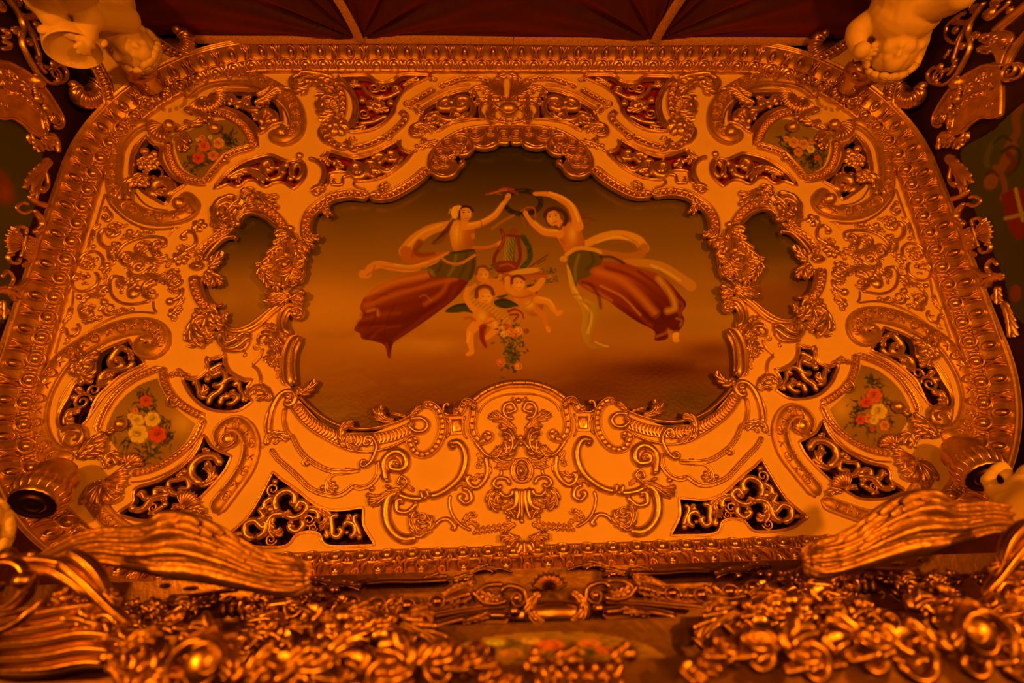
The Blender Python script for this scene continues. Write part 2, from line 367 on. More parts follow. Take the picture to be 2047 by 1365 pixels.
HOLES = dict(
 F1=('A', [300,125,560,122,640,172,740,190,840,165,930,112,1190,118,1020,200,900,290,840,400,820,480,740,570,620,640,480,665,380,660,440,590,480,480,480,380,430,260,350,160]),
 F2=('A', [1130,460,1290,360,1450,290,1600,268,1660,340,1690,380,1680,470,1720,535,1580,545,1400,582,1280,655,1230,590,1110,570,1135,510]),
 F3=('A', [190,880,290,900,450,918,650,870,860,775,880,810,920,860,1010,885,940,960,820,1060,680,1130,540,1152,470,1150,440,1100,330,1060,190,1080,165,1180,110,1215,150,1100,145,1000,120,945]),
 F4=('B', [660,1230,780,1090,940,980,1100,930,1210,915,1360,970,1480,960,1540,1030,1530,1130,1440,1230,1340,1170,1240,1170,1150,1210,1060,1150,960,1150,880,1210,780,1185]),
 F5=('B', [630,300,760,270,1000,270,1100,285,1240,380,1290,460,1310,570,1200,605,1110,680,1040,580,900,470,720,402,690,330]),
 F6=('U', [1180,390,1060,560,1010,720,1010,900,1130,1080,1250,1170,1440,1280,1530,1130,1700,1020,1530,930,1420,800,1360,650,1370,510,1260,480]),
 F7=('G', [405,900,405,780,480,640,560,490,660,430,760,370,800,190,1085,60,1130,140,1235,280,1000,400,860,520,750,640,650,860,500,930]),
 F8=('M', [400,210,545,160,560,260,620,340,740,400,810,400,760,470,770,560,810,612,680,690,520,700,360,660,230,550,160,430,140,385,280,380,370,310]),
 F9=('K', [1340,110,1420,230,1600,315,1520,470,1310,700,1100,860,950,930,700,935,490,880,640,770,665,640,900,560,1150,400,1280,250]),
 F10=('N', [430,330,510,402,640,490,860,660,1050,710,1320,680,1325,850,1430,1035,990,1040,900,925,780,900,650,940,540,1045,200,1040,0,945,200,750,370,450]),
)
SHARP = {'F1': 0, 'F4': 0, 'F10': 0}
HL = {k: S(v[0], v[1], 0.0) for k, v in HOLES.items()}
def soft_loop(p, keep=75):
    """resample a closed loop, rounding only the gentle corners"""
    n = len(p); a = p - np.roll(p, 1, 0); b = np.roll(p, -1, 0) - p
    ang = np.degrees(np.abs(np.arctan2(a[:, 0] * b[:, 1] - a[:, 1] * b[:, 0], (a * b).sum(1))))
    cor = [i for i in range(n) if ang[i] > keep]
    if not cor: return cr(p, .012, True)
    out = []
    for c, i in enumerate(cor):
        j = cor[(c + 1) % len(cor)]; seg = [p[(i + k) % n] for k in range(((j - i) % n or n) + 1)]
        q = cr(np.array(seg), .012) if len(seg) > 2 else np.array(seg); out.append(q[:-1])
    return np.vstack(out)
HS = {k: soft_loop(v) for k, v in HL.items()}
PH = np.array([(1012,268),(970,276),(940,278),(900,290),(884,310),(880,336),(860,338),(840,352),(800,378),(772,390),(735,389),(700,388),(658,396),(630,417),(613,441),(612,467),(622,484),(602,499),(606,526),(602,555),(577,581),(589,594),(580,616),(567,643),(575,666),(589,676),(578,701),(575,739),(574,760),(590,792),(636,840),(680,864),(740,868),(780,852),(820,830),(852,814),(880,832),(910,828),(932,808),(952,802),(988,776),(1033.5,768)], float)
pl = CEIL.uv(PH[:, 0], PH[:, 1], 0.0); pl[0, 0] = pl[-1, 0] = 0
PAINT_LOOP = np.vstack([pl, (pl * [-1, 1])[-2:0:-1]])
ov = np.vstack([pix('E', [850,540,960,480,1100,500,1250,620,1330,690,1300,900,1200,1060,1110,1180,1120,1300]), pix('F', [1160,100,1250,220,1230,330,1230,450,1210,520,1000,720,800,800,660,790,620,680,550,600,520,470,430,440,340,300,320,150,360,30]), pix('E', [400,1240,430,1080,400,980,520,870,700,770,740,680,810,620])])
ol = CEIL.uv(ov[:, 0], ov[:, 1], 0.0); t_, n_ = frame_normals(ol, True); ar = np.sum(ol[:, 0] * np.roll(ol[:, 1], -1) - np.roll(ol[:, 0], -1) * ol[:, 1])
OVAL_LOOP = ol - (n_ if ar > 0 else -n_) * .012
outer, per = rrect(.012)
loops = [outer, PAINT_LOOP, OVAL_LOOP, OVAL_LOOP * [-1, 1]]
for k, p in HS.items(): loops += [p, p * [-1, 1]]
v2, f2 = polyfill(loops)
ceil_o = link('ceiling', mesh('ceiling', np.column_stack([v2, np.full(len(v2), ZC)]), f2, CREAM))
ceil_o.data.polygons.foreach_set('use_smooth', [False] * len(ceil_o.data.polygons))
tag(ceil_o, 'cream painted ceiling panel with pierced openings and gilded relief', None, None, 'structure')
TH = .032                                                     # reveals of the openings
rv = []
for lp in loops[1:]:
    n = len(lp); rv.append((np.vstack([np.column_stack([lp, np.full(n, ZC)]), np.column_stack([lp, np.full(n, ZC + TH)])]), _ring_faces(n, 2)))
vv, ff = join(*rv); rvo = link('reveal', mesh('reveal', vv, ff, GOLDM), ceil_o)
def backing(name, zz, mt):
    b = np.array([(-IX - .2, IY0 - .2), (IX + .2, IY0 - .2), (IX + .2, IY1 + .2), (-IX - .2, IY1 + .2)])
    return link(name, mesh(name, np.column_stack([b, np.full(4, zz)]), [(0, 1, 2, 3)], mt), ceil_o)
backing('dark_backing', ZC + .13, DARKCLOTH)
for k in ('F1', 'F2', 'F3', 'F4'):
    for sd in (1, -1):
        lp = HS[k] * [sd, 1]; t_, n_ = frame_normals(lp, True); ar = np.sum(lp[:, 0] * np.roll(lp[:, 1], -1) - np.roll(lp[:, 0], -1) * lp[:, 1]); q_ = lp - (n_ if ar > 0 else -n_) * .015
        bv, bf = polyfill([q_]); link('red_backing_cloth', mesh('red_backing_cloth', np.column_stack([bv, np.full(len(bv), ZC + .05)]), bf, REDCLOTH), ceil_o)

# ================================================================== cornice
cor = empty('trim_1', (0, (IY0 + IY1) / 2, ZC)); tag(cor, 'gilded cornice of beads, ovals and crossed ribbons around the cream ceiling', None, None, 'structure')
C0 = np.array(cor.location)
PRC = [(0, -.002), (0, .010), (.003, .0135), (.0055, .0125), (.0165, .0245), (.0185, .0262), (.0195, .0245), (.0208, .0262), (.024, .030), (.029, .0365), (.0335, .046), (.0362, .057), (.0378, .0605), (.039, .0602), (.0405, .0618), (.0418, .0652), (.043, .066), (.0445, .0645), (.0455, .060), (.046, .03)]
rings = [rrect(o * HH, .03)[0] for o, b in PRC]; NN = 480
def resamp(p, n):
    q = np.vstack([p, p[:1]]); s = np.concatenate([[0], np.cumsum(np.linalg.norm(np.diff(q, axis=0), axis=1))]); t = np.linspace(0, s[-1], n, endpoint=False)
    return np.stack([np.interp(t, s, q[:, k]) for k in (0, 1)], 1)
def rr_param(o, n):       # same angular parameter on every ring: project base ring outwards
    base, L = rrect(0, .01); b = resamp(base, n); t, nr = frame_normals(b, True)
    return b - nr * o
vv = np.stack([np.column_stack([rr_param(o * HH, NN), np.full(NN, ZC - b * HH)]) for o, b in PRC], 1)
link('moulding', mesh('moulding', vv.reshape(-1, 3) - C0, grid_faces(NN, len(PRC), True), GOLD), cor)
def along_cornice(o, b, slope, n, phase, items):
    """place shared pieces; items = list of (name, mesh, sub) cycled"""
    q = rr_param(o * HH, 4000); qq = np.vstack([q, q[:1]]); s = np.concatenate([[0], np.cumsum(np.linalg.norm(np.diff(qq, axis=0), axis=1))])
    # start at the middle of the far side and keep symmetric about x = 0
    i0 = np.argmin(np.abs(q[:, 0]) + (q[:, 1] > (IY0 + IY1) / 2) * 9); s0 = s[i0]
    for i in range(n):
        ss = (s0 + (i + phase) * s[-1] / n) % s[-1]
        c = np.array([np.interp(ss, s, qq[:, k]) for k in (0, 1)]); c2 = np.array([np.interp((ss + .004) % s[-1], s, qq[:, k]) for k in (0, 1)])
        t = c2 - c; t /= np.linalg.norm(t); outw = np.array([t[1], -t[0]])
        ax = Vector((t[0], t[1], 0)); ay = Vector((outw[0] * slope[0], outw[1] * slope[0], -slope[1])).normalized(); az = ax.cross(ay); 
        if az.z > 0: az = -az; ax = -ax
        M = Matrix((ax, ay, az)).transposed().to_4x4(); M.translation = Vector((c[0], c[1], ZC - b * HH)) - Vector(C0)
        nm, me, subs = items[i % len(items)]
        o_ = link(nm, me, cor); o_.matrix_local = M
        for sn, sm in subs: link(sn, sm, o_)
u = HH
# bead with its ring, spacer
beadm = mesh('bead', *ballmesh((0, 0), .0088 * u, .0088 * u, .0085 * u, 0.0025 * u, lo=-.2, na=14, nb=7), GOLD2)
def ringm(rx, ry, w, h, n=20, d0=0.0):
    a = np.linspace(0, 2 * PI, n, endpoint=False); return sweep(np.stack([np.cos(a) * rx, np.sin(a) * ry], 1), w, h, 'round', True, d0)
cupm = mesh('bead_ring', *join(ringm(.0142 * u, .0142 * u, .0048 * u, .0058 * u)), GOLD)
spv = join(*[ballmesh((x * u, y * u), .0026 * u, .0036 * u, .0052 * u, 0, lo=0, na=8, nb=4) for x in (-.0024, .0024) for y in (-.009, .009)], ballmesh((0, 0), .0034 * u, .0075 * u, .005 * u, 0, lo=0, na=8, nb=4))
spm = mesh('bead_spacer', *spv, GOLD)
NB = 124
along_cornice(.0108, .0190, (.0165, .0245), NB, .5, [('bead_ring', cupm, [('bead', beadm)])])
along_cornice(.0108, .0190, (.0165, .0245), NB, 0.0, [('bead_spacer', spm, [])])
# crossed ribbons and ovals on the cove
def bar(x0, y0, x1, y1, w, h, bow=0.0):
    t = np.linspace(0, 1, 9); p = np.stack([x0 + (x1 - x0) * t + bow * np.sin(PI * t), y0 + (y1 - y0) * t], 1); return sweep(p, w, h, 'round', False, 0, [.6, 1, 1, .6])
Lh = .0175 * u
xm = mesh('crossed_ribbon', *join(bar(-.0115 * u, -Lh, -.0115 * u, Lh, .006 * u, .0085 * u, .004 * u), bar(.0115 * u, -Lh, .0115 * u, Lh, .006 * u, .0085 * u, -.004 * u),
    bar(-.0065 * u, -Lh, .0065 * u, Lh, .0072 * u, .0110 * u), bar(.0065 * u, -Lh, -.0065 * u, Lh, .0072 * u, .0110 * u), ballmesh((0, 0), .0035 * u, .006 * u, .0085 * u, 0, lo=0, na=8, nb=4)), GOLD2)
om = mesh('oval_boss', *join(ringm(.0092 * u, .0145 * u, .0040 * u, .0062 * u)), GOLD)
omi = mesh('oval_cabochon', *ballmesh((0, 0), 0.0055 * u, .0095 * u, .0085 * u, 0, lo=0, na=12, nb=6), GOLD2)
NX = 78
along_cornice(.0292, .0405, (.0170, .0345), NX, 0.0, [('crossed_ribbon', xm, [])])
along_cornice(.0292, .0405, (.0170, .0345), NX, 0.5, [('oval_boss', om, [('oval_cabochon', omi)])])
# ================================================================== shared carving motifs
def swirl(th, name, sh, c, r, w, side=1, turns=1.6, a0=0.0, d=0.0, h=None, material=None, parent=None):
    k = mpp(sh, c, th.fr); p0 = S(sh, c, d * k, th.fr)[0]; n = int(22 * turns); t = np.linspace(0, 1, n)
    rad = r * k * (1 - .82 * t); a = a0 + side * 2 * PI * turns * t
    p = p0 + np.stack([np.cos(a) * rad, np.sin(a) * rad], 1)
    return th.add(name, sweep(p, w * k, (h or w * .6) * k, 'round', False, d * k, [1, 1, .8, .5]), material, parent)
def tubep(th, name, p, W, H, prof='round', d=0.0, closed=False, taper=None, material=None, parent=None, cap=True):
    return th.add(name, sweep(p, W, H, prof, closed, d, taper, cap), material, parent)
def dentils(th, r, gap, dw=.66, dl=.62, dh=.6, name='dentils', material=None):
    """row of small blocks in the channel of the last tube"""
    W, H, z = th.lastk; k = W
    th.along(name, th.last, gap * W, lambda i: dent(W * dw, gap * W * dl, H * dh, z + H * .42), r, material or GOLD2, True, W * .4, kind='stuff')
def arc(cx, cy, r, a0, a1, w, h, d0=0.0, n=12, tp=(.4, 1, 1, .4), ry=None):
    a = np.linspace(a0, a1, n); return sweep(np.stack([cx + r * np.cos(a), cy + (ry or r) * np.sin(a)], 1), w, h, 'round', False, d0, list(tp))
def motif_a(W, d):
    return join(arc(-.34 * W, 0, .34 * W, -1.1, 1.1, .10 * W, .13 * W, d), arc(.34 * W, 0, .34 * W, PI - 1.1, PI + 1.1, .10 * W, .13 * W, d), leafmesh(np.array([(-.1 * W, 0), (.1 * W, 0), (.28 * W, 0)]), .2 * W, .07 * W, 2, d))
def motif_b(W, d):
    return join(arc(0, .12 * W, .2 * W, -.6, PI + .6, .09 * W, .13 * W, d), arc(-.14 * W, -.12 * W, .11 * W, 0, 4.6, .08 * W, .13 * W, d), arc(.14 * W, -.12 * W, .11 * W, PI, PI - 4.6, .08 * W, .13 * W, d), leafmesh(np.array([(0, -.3 * W), (0, -.1 * W), (0, .1 * W)]), .22 * W, .06 * W, 2, d))
def band(th, name, sh, pts, w, h, c0=None, c1=None, step=1.05, taper=None, skip=.6, d=0.0, prof='pillow', motifs=True):
    r = th.tube(name, sh, pts, w, h, prof, d, c0=c0, c1=c1, eye=False, ds=.012, taper=taper, material=GOLDM)
    W, H, z = th.lastk; base = cr(S(sh, pts, z + H * .5, th.fr), .01)
    if motifs:
        for nm, fn, ph in (('carved_motif', motif_a, 0), ('carved_motif', motif_b, 1)):
            L = np.linalg.norm(np.diff(base, axis=0), axis=1).sum(); n = max(1, int((L - 2 * skip * W) / (2 * step * W)))
            for i in range(n):
                f = (skip * W + (2 * i + .5 + ph) * (L - 2 * skip * W) / (2 * n)) / L; j = int(f * (len(base) - 1)); j = min(max(j, 1), len(base) - 2)
                t = base[j + 1] - base[j - 1]; a = math.atan2(t[1], t[0]); v, ff = fn(W, 0); ca, sa = math.cos(a), math.sin(a)
                zz = z + H * (.99 - .42 * np.clip(np.abs(v[:, 1]) / (W * .5), 0, 1) ** 2)
                v = np.column_stack([base[j, 0] + v[:, 0] * ca - v[:, 1] * sa, base[j, 1] + v[:, 0] * sa + v[:, 1] * ca, v[:, 2] + zz])
                th.add(nm, (v, ff), GOLD2, r)
    return r
def rim(th, key, w=6.6, h=4.2, mt=None):
    p = HS[key]; k = mpp('Y', pix(*HOLES[key]).mean(0)); t, nr = frame_normals(p, True)
    ar = np.sum(p[:, 0] * np.roll(p[:, 1], -1) - np.roll(p[:, 0], -1) * p[:, 1]); q = p - (nr if ar > 0 else -nr) * w * k * .38
    return th.add('rim', sweep(q, w * k, h * k, 'two', True, 0.0), mt or GOLD2)
def sprig(th, sh, lst):
    """list of (kind, points, width, options)"""
    for it in lst:
        kd, pts, w = it[:3]; o = it[3] if len(it) > 3 else {}
        if kd == 't': th.tube('scroll', sh, pts, w, o.pop('h', w * .8), **o)
        elif kd == 'l': th.leaf('leaf', sh, pts, w, o.pop('h', w * .4), o.pop('lobes', 4), **o)
        elif kd == 'b': th.ball('bud', sh, pts, w, **o)
        elif kd == 'r': th.rose('rosette', sh, pts, w, **o)
        elif kd == 's': swirl(th, 'volute', sh, pts, w, o.pop('w', w * .42), **o)
        elif kd == 'h': th.shell('shell', sh, pts[:2], pts[2:], **o)
        elif kd == 'o': th.ring('ring', sh, pts, w, o.pop('w', w * .35), **o)
# ================================================================== pierced panels (left traced, right mirrored)
D_ = -5.0
def fret(key, where, lst, mt=None):
    a, b = HOLES[key]; at = HS[key].mean(0)
    th = Thing('pierced_panel', where, 'openwork', 'gilded openwork panels of the ceiling', at)
    rim(th, key)
    for it in lst:
        o = it[3] if len(it) > 3 else {}
        if it[0] in 'tlbrso': o.setdefault('d', D_)
        sprig(th, a, [(it[0], it[1], it[2] * (1.4 if it[0] in 'tl' else 1.22 if it[0] in 'bs' else 1.1), o)])
    return th
fret('F1', 'red-backed openwork panel below the top cornice, {s} of the shell crest', [
 ('t', [440,185,520,200,560,260,660,310,760,310,880,255], 5, dict(c0=(1, 5), c1=(-1, 5))), ('s', [640,232], 9), ('s', [730,235], 8, dict(side=-1)), ('s', [865,240], 8),
 ('l', [930,210,1000,160,1090,130], 12), ('b', [520,345], 6), ('b', [805,375], 6), ('s', [540,490], 10), ('r', [640,390], 14, dict(petals=5)), ('l', [640,460,720,440,790,440], 12),
 ('l', [720,360,725,400,715,450], 9), ('t', [490,570,560,565,640,550,720,510,770,500], 5), ('b', [640,545], 4), ('b', [690,525], 4), ('l', [560,600,510,620,450,640], 12), ('s', [470,600], 7),
 ('l', [470,200,420,200,380,170], 9), ('l', [600,300,680,320,760,325], 10), ('t', [580,420,570,370,600,345], 5), ('b', [590,290], 4)])
fret('F2', 'red-backed openwork panel of big curls beside the {s} flank of the shell crest', [
 ('t', [1530,560,1600,500,1630,410,1580,335,1490,325,1445,370,1480,435,1540,415], 8, dict(c1=(-1, 5, .6))), ('t', [1430,390,1370,335,1290,370,1290,420,1360,430], 8, dict(c1=(-1, 6))),
 ('t', [1170,540,1240,490,1330,530,1400,540,1430,470,1500,490], 7), ('s', [1205,530], 11), ('b', [1310,590], 6), ('l', [1290,470,1200,490,1150,560], 12), ('l', [1400,560,1480,540,1580,470], 12),
 ('l', [1640,520,1560,540,1480,560], 9), ('t', [1240,580,1290,560,1360,570], 5), ('b', [1510,395], 5)])
fret('F3', 'red-backed openwork panel above the {s} shoulder of the big painting frame', [
 ('t', [570,960,550,1070,470,1120,400,1070,430,1000,500,1005,505,1060], 10, dict(c1=(1, 5, .5))), ('t', [540,970,640,965,700,1040,790,1060,880,960,930,910], 8), ('l', [620,960,700,1040,820,1050,900,940], 15, dict(lobes=6)),
 ('t', [660,1110,610,1100,610,1050,670,1050], 8, dict(c1=(1, 4, .6))), ('t', [610,940,660,890,740,900,700,960], 7, dict(c1=(1, 5))), ('t', [760,870,840,870,860,930,800,940], 7, dict(c1=(1, 4))),
 ('l', [250,940,280,1000,330,1050], 17), ('l', [150,940,190,970,210,1000], 15), ('t', [185,1110,280,1060,380,1080], 6), ('t', [430,1000,440,950,420,930], 5), ('b', [715,955], 5), ('b', [180,1110], 5),
 ('l', [240,1130,230,1180,200,1190], 14), ('s', [230,1160], 10)])
fret('F4', 'openwork panel with three scalloped lobes above the {s} small oval painting', [
 ('l', [770,1130,900,1060,1010,1045,1100,1110,1170,1160], 17, dict(lobes=7)), ('t', [1180,1150,1110,1060,1120,990,1190,955,1215,1010,1180,1040], 7), ('b', [1180,1042], 7), ('t', [1180,1150,1290,1105,1310,1000], 7),
 ('t', [1320,1090,1330,1010,1385,970], 7), ('t', [1450,1150,1510,1080,1510,1000,1450,985,1405,1050,1440,1130], 7), ('l', [1400,970,1480,960,1530,1040], 11), ('b', [1490,898], 6, dict(d=0)), ('l', [1460,960,1485,930,1490,890], 9, dict(d=0)),
 ('t', [1210,1000,1260,1020,1310,1000], 5), ('l', [860,1090,880,1130,870,1180], 9), ('b', [1400,1130], 5)])
fret('F5', 'openwork panel inside the {s} far corner scroll, beside the cornice', [
 ('r', [765,335], 13), ('r', [890,375], 12), ('t', [730,300,820,305,860,360,950,350], 6, dict(c1=(1, 5))), ('t', [930,400,1000,440,1090,440], 7, dict(c0=(1, 5))), ('l', [1010,300,960,330,930,300], 10),
 ('s', [960,405], 9), ('l', [1020,470,1060,500,1080,560], 15), ('t', [1110,590,1110,500,1160,450,1230,480,1250,540,1190,560], 9), ('l', [1140,640,1160,560,1230,500], 14), ('b', [1120,625], 6), ('b', [1030,440], 6), ('l', [1060,420,1130,380,1200,400], 13)])
fret('F6', 'openwork panel with a thick ring inside the {s} upper side scroll', [
 ('b', [1150,555], 7), ('t', [1150,570,1190,640,1280,590], 7), ('b', [1285,590], 6), ('r', [1140,715], 14), ('r', [1255,705], 15), ('l', [1200,640,1120,660,1060,720], 11), ('o', [1290,875], 13, dict(w=5)), ('b', [1270,930], 6),
 ('l', [1130,850,1160,830,1220,850], 10), ('t', [1310,1165,1220,1090,1290,990,1430,965,1525,1050,1500,1130,1400,1110], 13, dict(h=11)), ('l', [1240,1150,1330,1120,1480,1090], 16), ('b', [1460,1090], 6), ('l', [1400,900,1460,940,1530,950], 11)])
fret('F7', 'dark openwork panel under the {s} side scroll with the leafy boss', [
 ('t', [1080,150,1000,125,935,180,890,260,930,325,1010,300,990,240], 8, dict(c1=(-1, 4, .6))), ('t', [1130,250,1080,320,960,345,860,360,790,430,800,490,870,480], 8, dict(c1=(-1, 5))), ('s', [745,550], 13), ('s', [625,665], 15, dict(side=-1)),
 ('l', [600,760,500,760,460,860,560,850], 17), ('l', [960,160,960,120,940,140], 9), ('l', [1050,120,1100,180,1110,260], 12), ('b', [960,160], 6), ('l', [860,420,900,380,960,390], 12), ('t', [700,480,640,440,580,500], 8), ('l', [560,520,600,560,640,540], 14), ('b', [540,620], 6)])
fret('F8', 'dark shield-shaped openwork panel with winding tendrils, {s} of the big painting', [
 ('t', [530,225,460,260,400,300,420,350,475,330], 8, dict(c1=(-1, 4, .6))), ('t', [370,645,400,570,490,500,540,410,620,375,665,420,620,455], 7), ('t', [490,280,545,330,540,410,470,450,420,430], 8),
 ('t', [225,450,250,405,280,480,290,550,360,570], 7), ('l', [300,560,340,500,340,440], 15), ('t', [490,650,515,570,570,560,545,520], 7), ('t', [550,635,630,620,670,560,620,530], 7, dict(c1=(1, 4, .5))), ('b', [370,388], 6), ('t', [690,400,690,480,730,550,720,620], 6),
 ('b', [445,320], 5), ('t', [360,600,420,530,490,510], 6), ('l', [650,600,640,560,600,540], 10), ('b', [370,345], 4), ('l', [760,500,740,560,780,610], 9)])
fret('F9', 'dark openwork panel with one big ring beside the {s} lower rose medallion', [
 ('t', [1300,590,1205,500,1215,390,1320,310,1440,310,1505,400], 11, dict(h=9)), ('l', [1280,600,1390,560,1410,460,1340,390], 18, dict(lobes=5)), ('b', [1370,385], 6), ('t', [970,630,985,560,1080,540,1160,530,1180,620,1110,630], 7, dict(c1=(-1, 4, .6))),
 ('t', [1100,690,1020,680,970,620], 8), ('t', [840,720,850,640,930,640,960,690], 8), ('t', [620,850,730,830,820,730,990,690], 9), ('t', [720,680,750,730,820,720], 9, dict(c0=(-1, 4, .5))), ('t', [790,890,860,850,940,790], 7), ('s', [835,820], 9), ('b', [945,790], 6), ('b', [620,830], 7), ('l', [1060,520,1090,490,1150,450], 11), ('b', [1140,460], 6),
 ('l', [1340,220,1350,260,1400,280], 13), ('l', [870,720,930,730,950,770], 13), ('l', [1480,500,1440,520,1400,560], 10), ('t', [760,880,820,880,850,900], 6)])
fret('F10', 'dark triangular openwork panel above the bottom cornice, {s} of the bottom clasp', [
 ('s', [430,490], 12), ('b', [445,415], 6), ('t', [470,720,440,620,480,540,570,500,640,540,640,615], 10, dict(c1=(1, 4, .6))), ('b', [400,690], 9), ('t', [395,580,345,620,330,680,290,690,330,760,250,800], 8, dict(c0=(1, 4, .6))),
 ('t', [240,975,330,930,370,820,430,745,540,730], 10), ('t', [310,860,240,800,150,840,155,940,240,985], 10, dict(c0=(-1, 6))), ('l', [430,740,395,840,440,930,540,890], 19, dict(lobes=6)), ('s', [410,990], 10), ('t', [540,745,640,770,740,720,765,640,700,610,665,660], 9, dict(c1=(-1, 4, .6))),
 ('t', [710,770,725,850,660,910,590,870,610,810], 9), ('l', [600,800,600,860,650,900], 14), ('t', [770,690,860,705,880,760], 8, dict(c1=(1, 4, .6))), ('s', [790,795], 11), ('l', [760,680,900,690,980,760,950,830,870,860], 19, dict(lobes=7)), ('t', [1085,740,1010,770,1015,870,1020,940,1080,960,1110,890,1060,885], 8),
 ('t', [1130,870,1160,815,1235,840,1240,930,1180,970], 8), ('t', [1275,735,1230,780,1270,870,1300,960], 7), ('s', [830,870], 8), ('b', [1290,965], 6), ('l', [1180,730,1180,780,1150,840], 12), ('t', [930,920,970,970,950,880], 6), ('l', [470,700,530,740,620,710], 14), ('l', [180,940,90,930,20,940], 9), ('b', [1165,920], 4)])
# ================================================================== great C-scrolls around the medallions
def scroll_thing(label, at): return Thing('scroll_band', label, 'scroll', 'gilded carved scrolls of the ceiling', S(at[0], at[1])[0])
t = scroll_thing('thick carved scroll curling to a ball by the {s} far corner of the ceiling', ('B', [1000, 120]))
band(t, 'scroll_body', 'B', [340,300,450,205,600,145,800,120,1000,125,1180,190,1340,290,1440,420,1470,560,1440,670,1350,735,1260,720], 28, 13, step=.75, c1=(1, 9, .55))
t.ball('ball', 'B', [1310,665], 13, h=14); t.leaf('leaf', 'B', [1040,380,1140,330,1260,240,1390,260], 22, 8, 6, d=9); t.leaf('leaf', 'B', [1060,300,1150,260,1230,220], 15, 7, 4, d=9)
t.tube('fillet', 'B', [590,300,680,230,840,205,1000,220,1100,260], 3.0, 2); t.tube('fillet', 'B', [1270,370,1340,450,1375,540,1380,600], 3.0, 2); t.leaf('leaf', 'B', [1300,590,1350,640,1430,690], 15, 6, 4, d=10)
t = scroll_thing('thick carved scroll on the {s} edge, its ball beside the small oval painting', ('C', [900, 500]))
band(t, 'scroll_body', 'C', [1200,-680,1000,-590,850,-440,760,-280,730,-90,720,80,760,300,900,480,1080,590,1300,645,1550,635,1730,580,1800,470,1740,370], 30, 13, step=.75, c1=(-1, 8, .5))
t.ball('ball', 'C', [1620,440], 14, h=15); t.leaf('leaf', 'C', [1190,210,1080,120,960,130,880,260,860,420], 30, 9, 7, d=9); t.leaf('leaf', 'C', [1200,120,1090,60,1010,110], 20, 8, 4, d=12)
t.rose('boss', 'C', [1060,140], 13, d=14); t.tube('fillet', 'C', [1020,300,1130,440,1280,520,1500,550], 3, 2); t.tube('fillet', 'U', [1180,330,1010,500,950,700,940,900], 3, 2)
t = scroll_thing('thick carved scroll on the {s} edge ending in a spiral above the dark openwork', ('D', [1200, 800]))
band(t, 'scroll_body', 'G', [520,1190,380,1225,250,1130,180,980,165,820,200,630,290,430,430,235,612,110,800,5,980,-65,1160,-98,1300,-85,1390,-15,1395,90,1320,155,1230,140], 40, 13, step=.6, c1=(1, 13, .9))
t.ball('ball', 'D', [1540,1020], 9, h=13); t.rose('leafy_boss', 'G', [580,310], 24, h=15, petals=5, d=8); t.leaf('leaf', 'G', [600,300,700,210,800,180], 26, 9, 4, d=9); t.leaf('leaf', 'G', [640,250,570,150,530,90], 22, 9, 4, d=9)
t.leaf('leaf', 'G', [590,360,660,430,750,430], 24, 9, 4, d=9); t.leaf('leaf', 'G', [560,260,500,220,480,180], 18, 9, 3, d=9); swirl(t, 'volute', 'G', [575,325], 17, 6, d=15); t.tube('fillet', 'G', [530,430,400,640,370,850,400,1050,480,1110], 3.5, 2)
t.tube('fillet', 'G', [780,130,900,60,1060,10,1170,-10], 3.5, 2)
t = scroll_thing('thick carved scroll with a spiral head below the {s} shield-shaped openwork', ('M', [700, 1000]))
band(t, 'scroll_body', 'M', [530,1010,500,940,560,860,660,830,750,890,800,1000,800,1110,760,1250,690,1370,600,1490,500,1620,420,1720], 37, 13, step=.6, c0=(1, 9, .5))
t.ball('ball', 'M', [575,985], 19, h=17); swirl(t, 'ball_spiral', 'M', [575,985], 19, 7, 1, 1.4, d=8, h=9); t.shell('shell', 'K', [1130,830], [1230,650], 10, 8, .95, d=8); t.leaf('leaf', 'K', [1180,850,1270,830,1340,880], 20, 9, 4, d=9); t.leaf('leaf', 'K', [1150,830,1060,800,1010,840], 18, 8, 4, d=8)
t.tube('lip', 'M', [850,940,875,1060,850,1200,780,1340,690,1480,560,1640,470,1750], 7, 5, 'round')
t = scroll_thing('low carved scroll along the near edge between the {s} column and the big spiral', ('X', [650, 1170]))
# traced on the right-hand side, so mirror it over to start from the left
def flip(sh, pts):
    q = CEIL.uv(*pix(sh, pts).T, .02); w = CEIL.world(np.column_stack([-q[:, 0], q[:, 1], np.full(len(q), .02)])); x, y = project(w); return np.stack([x, y], 1).ravel().tolist()
band(t, 'scroll_body', 'Y', flip('X', [330,1060,480,1120,640,1165,770,1130,870,1060,940,960,975,880]), 35, 12, step=.6)
t.shell('shell', 'K', [330,560], [470,760], 14, 9, 1.5, d=4); t.leaf('leaf', 'K', [110,760,200,620,330,560], 20, 9, 5, d=6)
swirl(t, 'volute', 'K', [420,650], 26, 9, side=1, a0=.4, d=6, h=10)

